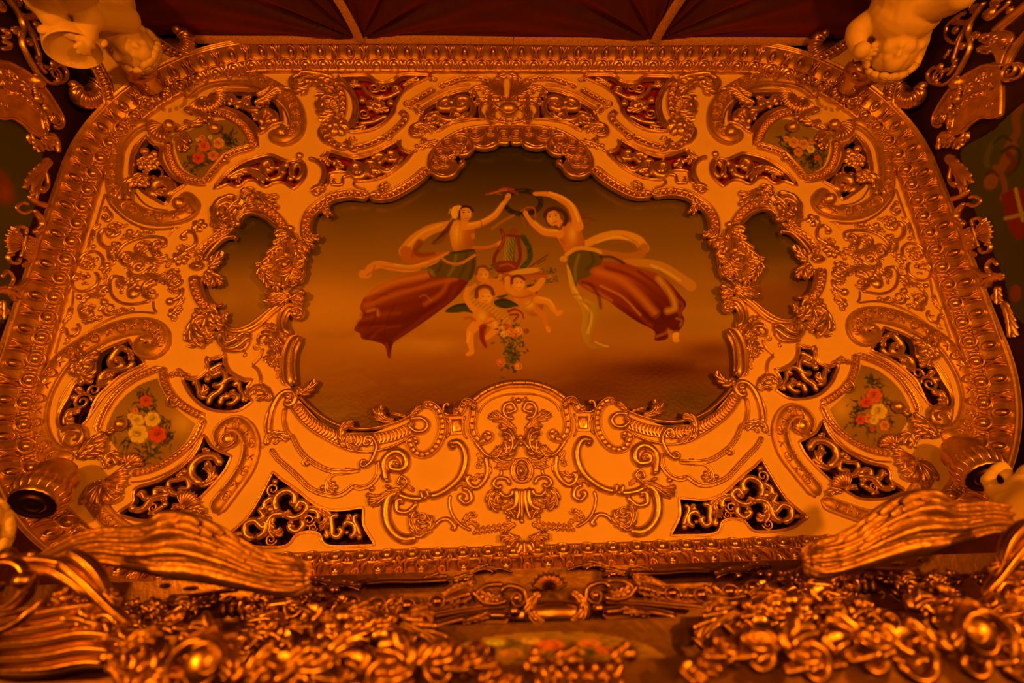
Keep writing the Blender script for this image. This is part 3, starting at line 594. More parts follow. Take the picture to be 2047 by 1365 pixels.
# ================================================================== rose medallions
MED = {}
def medallion(key, label, sh, loop, sides, extra):
    p = soft_loop(S(sh, loop, .006), 50); MED[key] = p
    th = Thing('rose_medallion', label, 'medallion', 'rose medallions of the ceiling', p.mean(0)); th.loop = p
    for i, (pts, n) in enumerate(sides):
        r = th.tube('frame', sh, pts, 13, 7, 'chan', ds=.012); W, H, z = th.lastk
        th.along('beading', th.last, W * n, lambda i: dent(W * .5, W * n * .62, H * .6, z + H * .4), r, GOLD2, True, W * .4, kind='stuff')
    for it in extra: sprig(th, it[0], [it[1:]])
    return th
MB = medallion('up', 'medallion painted with red and pink roses in the {s} far corner', 'B', [240,820,330,1040,540,1140,660,1010,800,880,1010,800,960,650,860,560,740,540,600,560,400,640,250,700], [
 ([180,760,190,900,260,1050,380,1130,545,1165], .5), ([600,470,760,500,900,580,990,690,1040,815], .5), ([545,1170,660,1020,800,890,1045,810], .55)], [
 ('B', 'h', [560,330,640,470], 0, dict(h=12, ribs=8, spread=1.3, d=6)), ('B', 's', [540,365], 13, dict(w=6, d=10)), ('B', 'h', [200,620,10,740], 0, dict(h=15, ribs=9, spread=1.0, d=4)), ('B', 'b', [185,590], 11, dict(d=14)),
 ('B', 'l', [330,440,450,450,540,510,590,560], 20, dict(d=6)), ('B', 'b', [640,615], 11, dict(d=6)), ('B', 'l', [520,500,600,560,650,610], 16, dict(d=5)), ('B', 'l', [240,690,300,760,320,850], 22, dict(d=5)), ('B', 'l', [330,560,450,580,540,520], 18, dict(d=4)),
 ('B', 'l', [300,650,340,700,390,780], 15, dict(d=4)), ('B', 'r', [320,810], 12, dict(d=5)), ('B', 'b', [740,945], 6, dict(d=6)), ('B', 'b', [760,905], 5, dict(d=6)), ('B', 'l', [380,600,300,630,250,620], 13, dict(d=5)),
 ('B', 't', [60,790,100,830,115,950,170,1060,300,1150,450,1195,560,1195], 4, dict(d=0)), ('B', 't', [700,415,830,460,960,560,1060,690,1075,820], 4, dict(d=0))])
ML = medallion('low', 'medallion painted with white and red roses beside the {s} near column', 'G', [840,960,920,750,1050,590,1200,480,1370,420,1410,520,1480,640,1580,740,1750,880,1660,1060,1500,1200,1300,1310,1180,1330,960,1150,880,1030], [
 ([760,960,830,770,960,580,1150,430,1410,320], .5), ([1420,310,1450,480,1540,630,1680,740,1840,820], .6), ([1840,830,1740,1030,1550,1210,1330,1330,1110,1385], .6)], [
 ('G', 's', [530,1030], 28, dict(w=10, a0=3.6, d=8, h=10)), ('G', 'l', [560,1240,680,1100,800,1020,870,970], 34, dict(d=8, lobes=5)), ('G', 'l', [640,1220,780,1130,870,1110], 30, dict(d=8)), ('G', 'b', [985,885], 14, dict(d=6)), ('G', 'l', [860,980,940,920,1040,860], 20, dict(d=5)),
 ('G', 'l', [840,1290,900,1180,1000,1280], 24, dict(d=8)), ('G', 'h', [1080,1330,1200,1180], 0, dict(h=12, ribs=6, spread=.9, d=6)), ('G', 'l', [1010,1350,1130,1270,1230,1260], 24, dict(d=6)), ('G', 'l', [960,1290,1010,1250,1060,1240], 14, dict(d=6)),
 ('G', 's', [1530,645], 15, dict(w=6, d=5)), ('G', 'l', [760,1230,820,1220,880,1330], 20, dict(d=8)), ('G', 't', [640,870,700,800,830,620,960,500,1130,380,1270,300], 4.5, dict(d=0)), ('K', 't', [600,570,800,540,1040,430,1200,270,1320,60], 4, dict(d=0))])
# ================================================================== frame of the big painting (one thing, both halves)
f = Thing('painting_frame', 'gilded scalloped frame around the big ceiling painting of two floating women', 'frame', None, S('Y', [1023, 560])[0], single=True)
# scalloped crest along the top
f.plate('crest_ground', 'A', [1985,612,1800,612,1560,645,1400,712,1280,802,1205,900,1192,1000,1215,1070,1340,1110,1440,1095,1480,1010,1440,920,1490,890,1600,860,1620,800,1740,820,1870,770,1985,770], 4, 0, 2, True)
for c, r, sd in (([1650,690], 15, 1), ([1805,665], 12, -1), ([1935,705], 12, 1), ([1500,765], 18, -1), ([1300,885], 13, 1), ([1375,790], 13, 1), ([1260,985], 10, 1), ([1345,975], 15, -1), ([1560,670], 8, 1), ([1440,880], 9, -1)):
    swirl(f, 'volute', 'A', c, r, r * .3, sd, 2.3, d=3, h=5)
f.tube('crest_lip', 'A', [1600,760,1660,815,1745,832,1840,805,1880,755], 8, 8, d=1); f.tube('crest_lip', 'A', [1205,1060,1270,1105,1350,1118,1430,1090,1480,1020,1525,985], 9, 9, d=1, c1=(-1, 4, .6))
f.tube('crest_lip', 'A', [1480,905,1570,885,1620,830,1610,770,1540,715,1440,715], 8, 8, d=1); f.tube('crest_lip', 'A', [1880,765,1940,780,1990,765], 8, 7, d=1); f.leaf('leaf', 'A', [1370,930,1430,900,1470,920], 16, 7, 3, d=4); f.leaf('leaf', 'A', [1560,790,1480,850,1430,900], 18, 8, 4, d=4)
f.tube('crest_back', 'A', [1985,606,1800,606,1560,638,1400,705,1275,800,1195,905,1180,1010,1200,1070], 6, 8, d=0)
f.leaf('leaf', 'A', [1280,790,1180,780,1080,830], 16, 6, 4, d=1)
# dentilled shoulders
r = f.tube('shoulder', 'Y', [858,336,832,360,800,380,772,392,737,391], 19, 10, 'chan'); dentils(f, r, .5)
r = f.tube('shoulder', 'Y', [737,392,700,388,665,394,642,408,622,426,613,448,613,470,622,478], 19, 10, 'chan'); dentils(f, r, .5)
f.leaf('knob', 'Y', [606,462,620,474,642,476], 20, 10, 4, d=3, tip=1); f.leaf('leaf', 'A', [760,1300,700,1240,740,1190,790,1190], 16, 9, 4, d=4); swirl(f, 'volute', 'A', [740,1200], 7, 3, d=6)
swirl(f, 'volute', 'A', [395,1290], 9, 4, -1, d=5); swirl(f, 'volute', 'A', [545,1280], 9, 4, 1, d=5); f.leaf('leaf', 'E', [1900,420,1960,340,1990,280], 24, 10, 4, d=4); f.leaf('leaf', 'E', [1910,300,1960,400,2040,440], 22, 10, 4, d=4); f.leaf('leaf', 'E', [1980,380,2010,440,2060,520], 18, 10, 3, d=3, tip=1)
# sweeping lower sides
r = f.tube('side_scroll', 'F', [1600,545,1500,515,1420,590,1385,720,1420,830,1490,880], 21, 11, 'ogee', c0=(1, 7, .7)); f.leaf('leaf', 'F', [1500,560,1600,520,1640,580,1590,620], 16, 9, 4, d=6)
f.tube('side_band', 'F', [1600,880,1530,1000,1480,1130,1465,1290,1470,1440,1500,1580], 30, 9, 'ogee'); f.tube('side_lip', 'F', [1640,895,1570,1010,1535,1120,1525,1290,1530,1420,1570,1560], 6, 11, 'round')
f.tube('side_lip', 'F', [1330,830,1440,880,1470,900], 5, 9); f.leaf('leaf', 'F', [1500,410,1600,340,1740,340], 30, 12, 4, d=4, tip=.8); f.leaf('leaf', 'F', [1520,400,1620,430,1700,430], 18, 10, 4, d=4)
# small leaf under the side scroll and the hooked leaf on the canvas edge
f.leaf('leaf', 'M', [1260,470,1340,520,1420,440,1435,380], 24, 10, 5, d=2, tip=.8)
# ring volute and feathered swag
f.tube('ring_volute', 'M', [990,950,985,850,1010,700,1060,590,1130,520,1210,510,1250,560,1230,620], 12, 9, c1=(1, 9, .9)); f.ball('ring_boss', 'M', [1175,565], 8, h=9)
sw = f.tube('swag_ground', 'M', [1240,640,1360,790,1520,900,1720,980,1900,1000,2060,985,2210,955,2340,905,2440,850], 25, 5, 'flat')
Wb, Hb, zb = f.lastk
def feather(i):
    return leafmesh(np.array([(-.22 * Wb, 0), (0, 0), (.2 * Wb, 0)]), .9 * Wb, .16 * Wb, 1, 0, .4)
def scale(i):
    a = np.linspace(-1.25, 1.25, 11); return sweep(np.stack([.34 * Wb * np.cos(a) - .2 * Wb, .42 * Wb * np.sin(a)], 1), .2 * Wb, .22 * Wb, 'round', False, zb + Hb * .8, [.4, 1, 1, 1, .4])
for q in f.along('feather', f.last, Wb * .3, scale, sw, GOLD2, False, Wb * .3): pass
f.tube('swag_rim', 'M', [1290,560,1380,650,1500,750,1640,830,1780,870,1950,885,2120,860,2280,810,2400,750,2480,680,2560,640], 6, 9); f.tube('swag_rim', 'M', [1195,660,1300,800,1430,910,1600,1010,1790,1095,1990,1115,2160,1080,2330,1010,2440,930], 6, 9)
f.leaf('leaf', 'M', [1740,1080,1700,940,1740,850,1850,830], 24, 10, 5, d=4); f.leaf('leaf', 'M', [1760,990,1800,1060,1900,1090], 18, 8, 4, d=4); swirl(f, 'volute', 'M', [1795,985], 9, 4, d=8)
f.tube('link', 'M', [1935,1010,1960,960,2020,970,2060,1060,2010,1200,1960,1250], 9, 8, d=3, c0=(-1, 6, .8), c1=(1, 8, .9))
f.leaf('leaf', 'O', [440,510,330,480,290,400,310,340], 26, 10, 5, d=2); f.leaf('leaf', 'O', [400,500,300,490,220,465], 15, 8, 3, d=2); f.leaf('leaf', 'O', [340,470,260,430,215,360], 15, 8, 3, d=2); f.leaf('leaf', 'O', [560,460,470,440,400,420], 12, 8, 4, d=2)
f.tube('volute_end', 'O', [590,500,640,480,720,480,770,530,740,600,660,610,600,570], 10, 9, d=2, c1=(1, 6, .6)); f.leaf('leaf', 'O', [600,470,650,400,720,350], 18, 9, 5, d=4)
# jewelled S-scrolls beside the square coffer
r = f.tube('jewelled_scroll', 'O', [720,360,800,345,880,410,920,520,915,640,850,770,750,840,650,820,600,740], 14, 9, 'chan', c1=(1, 9, .7)); dentils(f, r, .62, .7, .5)
r = f.tube('jewelled_scroll', 'O', [1110,400,1150,320,1220,340,1230,430,1215,540,1235,640,1300,710,1370,690], 14, 9, 'chan', c0=(1, 8, .6), c1=(-1, 8, .7)); dentils(f, r, .8, .5, .4)
f.plate('coffer', 'O', [975,460,1140,455,1145,640,1000,650], 4, 0, 1.5, False); f.plate('coffer_square', 'O', [1010,490,1110,485,1112,610,1020,620], 3, 4, 8, False, GOLD2)
f.tube('coffer_edge', 'O', [950,470,990,540,990,620,960,680], 4, 6); f.tube('coffer_edge', 'O', [1150,450,1125,540,1130,620,1170,690], 4, 6); f.tube('hook', 'O', [930,420,935,350,980,330,975,370], 7, 7); f.tube('hook', 'O', [930,420,1000,450,1080,430], 6, 6); f.leaf('leaf', 'O', [1260,380,1180,320,1100,360], 18, 9, 5, d=6)
# arch of studs over the central cartouche
ar = [1240,300,1330,230,1440,175,1560,140,1665,132,1690,131]
f.tube('arch', 'O', ar, 18, 10, 'ogee', cap=False); W, H, z = f.lastk; f.along('stud', f.last, W * .95, lambda i: ballmesh((0, 0), W * .09, W * .2, H * .35, z + H * .8, lo=0, na=8, nb=4), None, GOLD2, False, W * .3)
f.tube('arch_lip', 'O', [1290,420,1330,350,1420,285,1540,245,1665,235,1690,234], 4, 5, cap=False)

# ================================================================== small oval frames with the mask cartouche
o = Thing('leafy_surround', 'gilded leafy frame around the small {s} oval painting', 'picture frame', 'frames of the small oval paintings', S('Y', [480, 540])[0])
for pts in ([840,420,980,372,1130,392,1280,480,1400,620,1490,780], [700,680,560,745,400,850,290,975,240,1120]):
    r = o.tube('arc', 'E', pts, 15, 9, 'chan'); dentils(o, r, .62)
r = o.tube('arc', 'F', [185,60,200,200,240,340,330,470,480,535], 16, 9, 'chan'); dentils(o, r, .62)
o.tube('arc', 'F', [600,790,720,845,880,825,1050,745,1250,560,1420,430], 15, 9, 'ogee')
o.tube('lip', 'E', [800,540,880,470,1000,455,1150,510,1280,620,1380,700], 6, 8); o.tube('lip', 'E', [730,770,600,800,480,900,390,1010,340,1100], 6, 8, c0=(1, 4, .5)); o.tube('lip', 'F', [280,80,300,230,350,360,430,450,530,490], 6, 8, c1=(-1, 4, .5)); o.tube('lip', 'F', [570,720,660,790,800,800,950,745,1130,610,1260,500], 6, 8)
o.ball('jewel', 'E', [228,1170], 9, h=8, ry=6, d=4); o.ring('jewel_ring', 'E', [228,1170], 12, 4, 5, ry=8, d=3)
L = [('E', [620,660,500,520,500,360,620,270,760,270], 34, 6), ('E', [660,420,720,340,800,300,840,260], 26, 4), ('E', [780,600,690,560,690,440,780,390], 24, 4), ('E', [540,300,600,260,680,250], 14, 3), ('E', [500,620,440,600,420,560], 16, 3), ('E', [640,640,540,690,450,660], 18, 4),
     ('E', [880,240,850,170,920,130,1000,160], 22, 4), ('E', [980,180,1080,190,1180,280,1300,330], 22, 5), ('E', [1080,190,1200,220,1340,210], 16, 4), ('E', [900,320,940,240,1040,260], 26, 4), ('E', [1180,300,1260,340,1340,380], 16, 4),
     ('E', [380,1200,470,1130,520,1030,580,960], 24, 5), ('E', [400,1180,420,1080,470,1020], 14, 3), ('F', [330,20,420,60,480,120,500,240], 30, 5), ('F', [300,80,400,170,440,200], 20, 4), ('F', [480,130,530,110,560,160], 14, 3),
     ('F', [420,560,380,680,400,780,500,830], 34, 6), ('F', [540,600,480,680,520,760,600,790], 22, 4), ('F', [330,640,200,680,170,820,260,950,380,970], 36, 7), ('F', [340,780,290,860,360,930,440,900], 24, 4), ('F', [400,560,280,570,200,520], 22, 4), ('F', [230,590,190,620,160,600], 14, 3),
     ('F', [140,760,90,870,110,980], 20, 4), ('F', [260,990,180,1010,100,1040], 16, 4), ('F', [640,560,600,650,640,700], 14, 3)]
for sh, pts, w, lo in L: o.leaf('leaf', sh, pts, w, w * .42, lo, d=3)
o.tube('loop', 'F', [960,880,860,860,720,960,620,980,600,890,540,880,530,970,620,1060,760,1050,880,960,960,900], 9, 8, d=3); o.tube('loop', 'F', [560,1080,700,1100,860,1080,950,960], 7, 6, d=1); o.leaf('leaf', 'F', [630,960,740,930,830,900], 18, 8, 3, d=3)
for c, r_ in (([190,610], 6), ([120,870], 8), ([440,590], 6)): o.ball('bud', 'F', c, r_, d=3)
o.ball('bud', 'E', [1500,650], 7, d=3); o.ball('bud', 'E', [780,590], 7, d=5); swirl(o, 'volute', 'E', [560,480], 12, 5, d=10); swirl(o, 'volute', 'F', [400,880], 10, 5, d=9); swirl(o, 'volute', 'E', [960,330], 9, 4, d=8)
# cartouche between the oval and the big painting
c_ = o.plate('cartouche', 'E', [1440,740,1590,860,1720,990,1710,1130,1700,1300,1660,1390,1520,1420,1470,1460,1330,1460,1180,1400,1090,1290,1080,1200,1130,1130,1230,980,1360,850], 9, 2, 4)
for sh, pts, w, lo in (('E', [1560,860,1480,730,1380,700,1280,760], 26, 5), ('E', [1560,830,1450,760,1340,800], 20, 4), ('E', [1400,780,1300,840,1260,860], 18, 3), ('E', [1380,880,1260,960,1180,1040], 24, 4), ('E', [1260,1000,1180,1080,1120,1140], 20, 4), ('E', [1580,880,1700,880,1800,970], 30, 4), ('E', [1640,840,1740,850,1800,930], 18, 4),
     ('E', [1580,950,1650,1050,1600,1100], 26, 4), ('E', [1120,1130,1060,1140,1030,1160], 16, 2), ('E', [1280,1160,1120,1200,1100,1290,1180,1330], 24, 5), ('E', [1520,1160,1620,1150,1700,1130], 22, 4), ('E', [1520,1320,1560,1220,1670,1220], 26, 5), ('F', [1150,20,1180,140,1260,240], 24, 5), ('F', [1640,120,1560,60,1480,120,1500,180], 22, 4), ('F', [1500,280,1400,330,1250,330,1160,290], 24, 5), ('F', [1480,350,1400,410,1250,420,1130,410], 24, 5), ('F', [1340,150,1300,250,1290,310], 20, 4)):
    o.leaf('cartouche_leaf', sh, pts, w, w * .42, lo, d=9, parent=c_)
o.tube('cartouche_neck', 'E', [1440,830,1430,940,1450,1050], 12, 7, d=10, parent=c_); o.tube('cartouche_brow', 'E', [1290,1110,1350,1080,1430,1075,1510,1110], 6, 6, d=12, parent=c_); o.ball('cartouche_eye', 'E', [1420,1140], 8, h=7, d=11, parent=c_); o.ring('cartouche_eye_ring', 'E', [1420,1140], 13, 4, 6, d=11, parent=c_)
swirl(o, 'cartouche_volute', 'E', [1180,1240], 13, 5, 1, 1.6, d=11, parent=c_); swirl(o, 'cartouche_volute', 'E', [1590,1270], 14, 5, -1, 1.6, d=11, parent=c_); swirl(o, 'cartouche_volute', 'E', [1600,1020], 12, 5, -1, 1.6, d=11, parent=c_); swirl(o, 'cartouche_volute', 'F', [1530,160], 10, 4, 1, 1.6, d=11, parent=c_)
o.tube('cartouche_stem', 'F', [1400,60,1410,150,1400,250], 9, 7, d=10, parent=c_); o.tube('cartouche_bow', 'E', [1290,1230,1350,1290,1430,1300,1510,1260], 6, 6, d=11, parent=c_)
# ================================================================== arabesque field by the side cornice
a = Thing('arabesque_relief', 'three-sided field of low gilded arabesque scrolls beside the {s} side cornice', 'relief', 'arabesque reliefs of the ceiling', S('Y', [230, 530])[0])
GB = GOLDM
for sh, pts in (('C', [612,318,560,500,500,700,430,900,370,1080]), ('C', [618,325,700,490,900,675,1150,790,1400,808,1640,780]), ('C', [1470,905,1540,820,1600,785]), ('D', [310,1320,600,1055,900,835,1200,690,1450,640,1730,655]), ('D', [1735,655,1690,590,1680,480]), ('D', [590,340,570,560,500,720,430,900,330,1240])):
    a.tube('border', sh, pts, 4, 3, 'two', material=GOLD)
sprig(a, 'C', [('t', [590,665,650,690,700,620,640,540], 6, dict(c0=(1, 5, .8), c1=(-1, 3, .4))), ('b', [620,520], 5), ('l', [540,770,460,790,430,900,390,1010], 12), ('t', [760,1040,630,1050,545,985,530,880,600,810,700,820], 8, dict(c0=(-1, 5, .8), c1=(1, 8, .9))), ('s', [725,830], 15), ('l', [640,775,740,735,850,770], 16), ('l', [830,790,870,760,930,740], 10),
 ('b', [945,840], 7), ('l', [850,890,970,900,1070,850], 17), ('s', [1110,840], 9), ('l', [1120,860,1200,850,1280,850], 10), ('t', [1215,820,1270,840,1270,870], 4), ('l', [820,940,860,930,900,900], 10), ('t', [790,1240,770,1140,880,1010,1080,925,1290,905,1430,935,1440,1010], 6, dict(c1=(1, 5, .6))), ('s', [930,1195], 18), ('l', [1010,1260,980,1170,900,1150,850,1230], 20, dict(lobes=5)),
 ('l', [1160,1180,1060,1120,1060,1040,1150,1000,1230,1030], 20, dict(lobes=5)), ('s', [1130,1060], 12), ('l', [1340,1190,1280,1090,1310,1010,1400,1000], 26, dict(lobes=4)), ('l', [1040,1120,1140,1200,1290,1230,1480,1180], 20, dict(lobes=6)), ('r', [735,1070], 13), ('l', [650,1070,680,1190,740,1250], 14), ('b', [735,1000], 6),
 ('t', [390,1345,280,1310,265,1210,360,1125,480,1110,575,1190,570,1310,520,1360], 6), ('l', [290,1290,330,1210,420,1170], 20), ('t', [510,1180,490,1230,430,1220], 5, dict(c1=(1, 3, .6))), ('r', [410,1305], 10), ('t', [1690,1110,1840,1010,1835,880,1750,830,1670,880], 7, dict(c1=(-1, 6, .8))), ('r', [1885,745], 16, dict(petals=5)), ('l', [1830,830,1870,800,1900,760], 10), ('r', [1640,1180], 19, dict(petals=7)), ('l', [1700,1100,1800,1100,1860,1080], 12), ('l', [1440,1330,1480,1270,1500,1200], 14),
 ('b', [450,1040], 5), ('b', [640,1290], 6), ('l', [640,1310,700,1290,740,1250], 10), ('l', [1260,1310,1320,1290,1350,1320], 9), ('l', [1580,1080,1660,1030,1760,1060], 14), ('b', [1690,1230], 7), ('l', [450,810,490,750,560,740], 9)])
sprig(a, 'D', [('s', [1480,30], 20, dict(w=6)), ('b', [1480,25], 7), ('r', [1660,60], 11), ('l', [1400,60,1330,30,1290,60], 12), ('t', [640,140,565,210,610,330,750,350,900,270,925,150,880,90], 6), ('l', [580,220,620,150,700,130,780,160], 22), ('t', [700,270,740,240,790,260], 5), ('b', [790,150], 5), ('r', [1030,60], 10), ('l', [970,190,1020,150,1060,150], 12), ('l', [1000,250,1040,230,1060,200], 9),
 ('t', [1240,160,1130,150,1080,240,1110,400,1220,500,1400,530,1640,485], 6, dict(c0=(1, 6, .7))), ('l', [1330,80,1370,160,1300,230,1180,190], 16), ('l', [1180,200,1200,280,1270,300], 12), ('r', [1400,300], 14, dict(petals=5)), ('b', [1400,375], 13, dict(h=9)), ('l', [1270,300,1240,350,1250,400], 9), ('l', [1400,200,1550,150,1700,150,1860,230], 20, dict(lobes=6)), ('l', [1720,420,1580,400,1570,280,1720,200], 24, dict(lobes=5)), ('s', [1660,390], 13),
 ('l', [690,520,770,420,890,400,1010,430], 18, dict(lobes=6)), ('r', [980,335], 14), ('l', [900,330,960,300,1020,310], 9), ('b', [1005,500], 8), ('b', [660,430], 6), ('t', [700,520,670,600,700,690,780,700], 7, dict(c1=(-1, 7, 1))), ('l', [720,600,800,550,880,590], 16), ('l', [930,690,830,740,700,770], 18), ('s', [765,650], 14), ('s', [1085,600], 15), ('t', [930,630,990,560,1080,540], 6), ('l', [1130,650,1200,640,1240,590], 12), ('l', [1230,580,1320,620,1420,580], 12), ('b', [1390,600], 5),
 ('t', [490,880,520,960,620,950,670,860,640,790], 6, dict(c0=(-1, 5, .9))), ('l', [560,880,600,870,640,870], 10), ('b', [510,1010], 5), ('l', [450,1080,500,1050,540,1000], 9), ('l', [440,790,520,700,560,560], 13), ('l', [920,760,960,720,930,690], 11),
 ('b', [1905,490], 9), ('t', [1905,490,1990,460,2060,400,2080,300], 7), ('r', [1950,640], 13, dict(petals=5)), ('r', [2020,600], 9), ('r', [1960,720], 8), ('l', [1960,600,2040,520,2090,420], 14), ('r', [1960,210], 17, dict(petals=6)), ('s', [1960,200], 16, dict(d=3)), ('l', [1880,310,1950,350,2050,340], 16), ('l', [1800,150,1830,110,1890,110], 14), ('l', [1890,90,1960,70,2040,90], 16)])

# ================================================================== long double-line mouldings and tendrils under the swag
m = Thing('line_moulding', 'slim double-line moulding with small scrolls under the {s} end of the feathered swag', 'moulding', 'slim mouldings of the ceiling', S('M', [1100, 1100])[0])
for sh, pts, w, o_ in (('M', [985,950,965,850,985,740,1030,640], 7, {}), ('M', [1145,670,1135,800,1165,910,1200,950], 6, {}), ('M', [1220,960,1280,1080,1380,1190,1560,1290,1740,1310,1900,1295], 7, dict(c0=(-1, 5, .6))), ('M', [1350,1190,1330,1230,1390,1240], 6, dict(c0=(1, 4, .5))), ('M', [1000,1080,1070,1180,1160,1260,1280,1370,1400,1480,1560,1540,1700,1540,1840,1440], 7, {}), ('N', [1220,455,1300,475,1400,440,1470,350,1480,260,1460,200], 7, {}), ('N', [1150,330,1050,330,980,390,960,470], 6, dict(c1=(-1, 8, .9)))):
    m.tube('line', sh, pts, w * 1.4, 6.5, 'two', **o_)
sprig(m, 'M', [('l', [960,1050,980,950,1080,940,1190,990], 22, dict(lobes=5)), ('s', [915,1045], 7), ('l', [1030,1040,1100,980,1200,980], 15), ('l', [1000,600,940,560,850,590], 22, dict(lobes=5)), ('l', [1010,590,960,490,860,470,800,540], 22, dict(lobes=5)), ('t', [800,560,810,480,900,455,1000,520], 6, {}), ('b', [1365,1235], 6), ('r', [1765,1305], 9)])
sprig(m, 'N', [('l', [980,400,1000,480,1060,510], 18), ('r', [1010,470], 15, dict(petals=5)), ('b', [920,470], 6), ('r', [1165,305], 8)])
# cusped field between the oval frame and the side scroll
q = Thing('cusped_relief', 'cusped gilded outline with plume below the small {s} oval painting', 'relief', 'cusped reliefs of the ceiling', S('F', [1100, 1200])[0])
for sh, pts, w, o_ in (('F', [620,1130,600,1220,640,1330,730,1420,880,1500,960,1490], 7, dict()), ('F', [1130,1060,1080,1190,980,1290], 6, {}), ('F', [980,1295,1060,1360,1100,1480,1090,1580], 6, {}), ('F', [340,1180,420,1210,540,1190,620,1120], 6, {}), ('F', [350,1190,370,1300,330,1400,200,1480,60,1450], 8, {}), ('M', [30,345,80,300,130,330,200,360], 8, dict(c0=(1, 4, .6))), ('F', [880,1110,890,1160,850,1170], 5, {}), ('F', [1340,1260,1370,1100,1395,960,1330,860,1220,820,1110,850,1060,940,1090,1000,1150,1000], 6, dict(c1=(-1, 5, .6))), ('F', [1320,1480,1370,1250,1360,1000], 5, {})):
    q.tube('line', sh, pts, w, 5, 'two', **o_)
sprig(q, 'F', [('l', [1370,1030,1270,900,1160,880,1100,940], 30, dict(lobes=6)), ('l', [1350,1220,1300,1060,1220,970,1170,1040], 26, dict(lobes=6)), ('l', [1330,1380,1280,1180,1200,1080], 20, dict(lobes=5)), ('l', [1270,1310,1200,1200,1140,1250], 22, dict(lobes=3)), ('l', [1330,800,1220,750,1130,790], 18, dict(lobes=5)), ('s', [1045,1040], 8)])
sprig(q, 'M', [('l', [130,350,60,330,10,340], 16), ('l', [110,320,70,290,60,300], 12)])

# ================================================================== C-scroll ornament on either side of the central cartouche
s_ = Thing('scroll_ornament', 'smooth tubular C-scrolls with acanthus tips standing {s} of the central cartouche', 'scroll', 'tubular scrolls near the central cartouche', S('P', [700, 600])[0])
s_.tube('tube_scroll', 'P', [1020,30,1080,20,1135,90,1150,200,1110,340,1030,440,900,530,780,565], 17, 12, c0=(-1, 5, .5)); s_.tube('tube_scroll', 'P', [780,565,680,585,560,570,470,530], 14, 11)
s_.tube('tube_scroll', 'P', [360,420,345,340,330,220,390,140,470,110,540,150,560,230,520,290,440,290], 16, 12, c1=(1, 11, .8)); s_.tube('tube_scroll', 'P', [480,500,380,580,350,700,370,830,450,940,560,990,680,960], 21, 14); s_.tube('tube_scroll', 'P', [480,510,560,430,560,390,510,360,480,410], 6, 7, d=5, c1=(-1, 4, .5))
s_.tube('collar', 'P', [330,395,400,400], 9, 12, d=2); s_.tube('collar', 'P', [340,450,410,470], 7, 11, d=2); s_.tube('collar', 'P', [700,490,730,600], 9, 12, d=2); s_.tube('collar', 'P', [760,480,790,580], 7, 11, d=2); s_.tube('tube_scroll', 'P', [460,630,470,700,560,720,640,660,660,610], 12, 9, c0=(1, 8, .6)); s_.tube('tube_scroll', 'P', [820,880,900,800,980,790,1040,850], 10, 7, c1=(1, 5, .6))
sprig(s_, 'P', [('l', [500,490,380,530,270,600,160,600], 24, dict(lobes=5, d=5)), ('l', [300,560,220,560,150,540], 16), ('l', [320,600,260,640,200,650], 15), ('b', [215,480], 7), ('l', [780,880,690,940,640,860,620,780,700,730], 30, dict(lobes=6, d=3)), ('l', [760,930,810,830,760,740], 22, dict(d=4)), ('b', [605,740], 7), ('l', [540,440,600,470,640,500], 12), ('s', [720,770], 13, dict(d=6)), ('l', [640,510,580,470,560,440], 12), ('b', [1010,25], 5, dict(d=8))])
# side garlands hanging from the cartouche
s_.tube('garland', 'P', [1350,150,1370,280,1350,380,1270,470,1200,450,1170,400], 11, 7, c1=(1, 6, .6)); sprig(s_, 'P', [('l', [1270,120,1300,200,1270,260], 13), ('s', [1280,245], 8), ('l', [1350,180,1390,290,1350,390], 14), ('l', [1220,400,1290,350,1340,380], 16), ('l', [1180,440,1080,430,1020,500], 18), ('t', [1110,470,1190,510,1210,590,1150,630,1100,590], 11, dict(c1=(1, 6, .6))), ('l', [1040,440,1100,420,1170,450], 16), ('t', [1000,540,990,640,1030,760,1110,850,1210,900], 7, {}), ('l', [1130,830,1160,770,1240,730], 18, dict(tip=1)), ('s', [1235,735], 8), ('l', [1150,840,1220,820,1290,870], 14)])
for i in range(7):
    x = 1225 + i * 52; s_.leaf('rope_leaf', 'P', [x, 940 + (i % 2) * 4 - i * 6 + max(0, i - 3) * -3, x + 35, 905 - i * 6, x + 60, 855 - i * 8], 12, 6, 2)
# ================================================================== central cartouche (single, symmetric)
c = Thing('central_cartouche', 'tall symmetric acanthus cartouche under the studded arch of the painting frame', 'cartouche', None, S('Y', [1040, 920])[0], single=True)
def half(sh, lst): sprig(c, sh, lst)
half('O', [('t', [1640,480,1570,470,1530,400,1550,340,1620,330,1650,390,1600,420], 9, dict(c1=(1, 5, .5))), ('l', [1660,310,1630,285,1600,290], 12), ('l', [1640,590,1540,500,1450,480,1380,430], 22, dict(lobes=5)), ('l', [1600,560,1480,440,1430,400], 14, dict(lobes=4)), ('l', [1640,620,1560,570,1470,560], 20, dict(lobes=4)),
 ('l', [1560,860,1620,760,1600,650,1500,620], 36, dict(lobes=8, d=3)), ('l', [1500,880,1560,800,1540,700], 24, dict(lobes=6, d=5)), ('t', [1520,760,1470,860,1370,850,1300,780,1240,700], 9, dict(d=0)), ('l', [1400,860,1460,810,1500,750], 20, dict(lobes=5, d=3)), ('l', [1690,900,1560,930,1480,900,1430,860], 18, dict(lobes=5)), ('l', [1650,880,1560,960,1450,960], 16, dict(lobes=5)), ('t', [1640,960,1540,985,1430,970], 5, {}), ('t', [1500,985,1510,1030,1480,1060], 7, {}),
 ('b', [1610,470], 5)])
c.tube('stem', 'O', [1650,560,1640,650,1645,760], 6, 6); c.rose('knot', 'O', [1680,700], 14, petals=6); c.ball('bud', 'O', [1640,700], 5); c.ball('bud', 'O', [1650,760], 5)
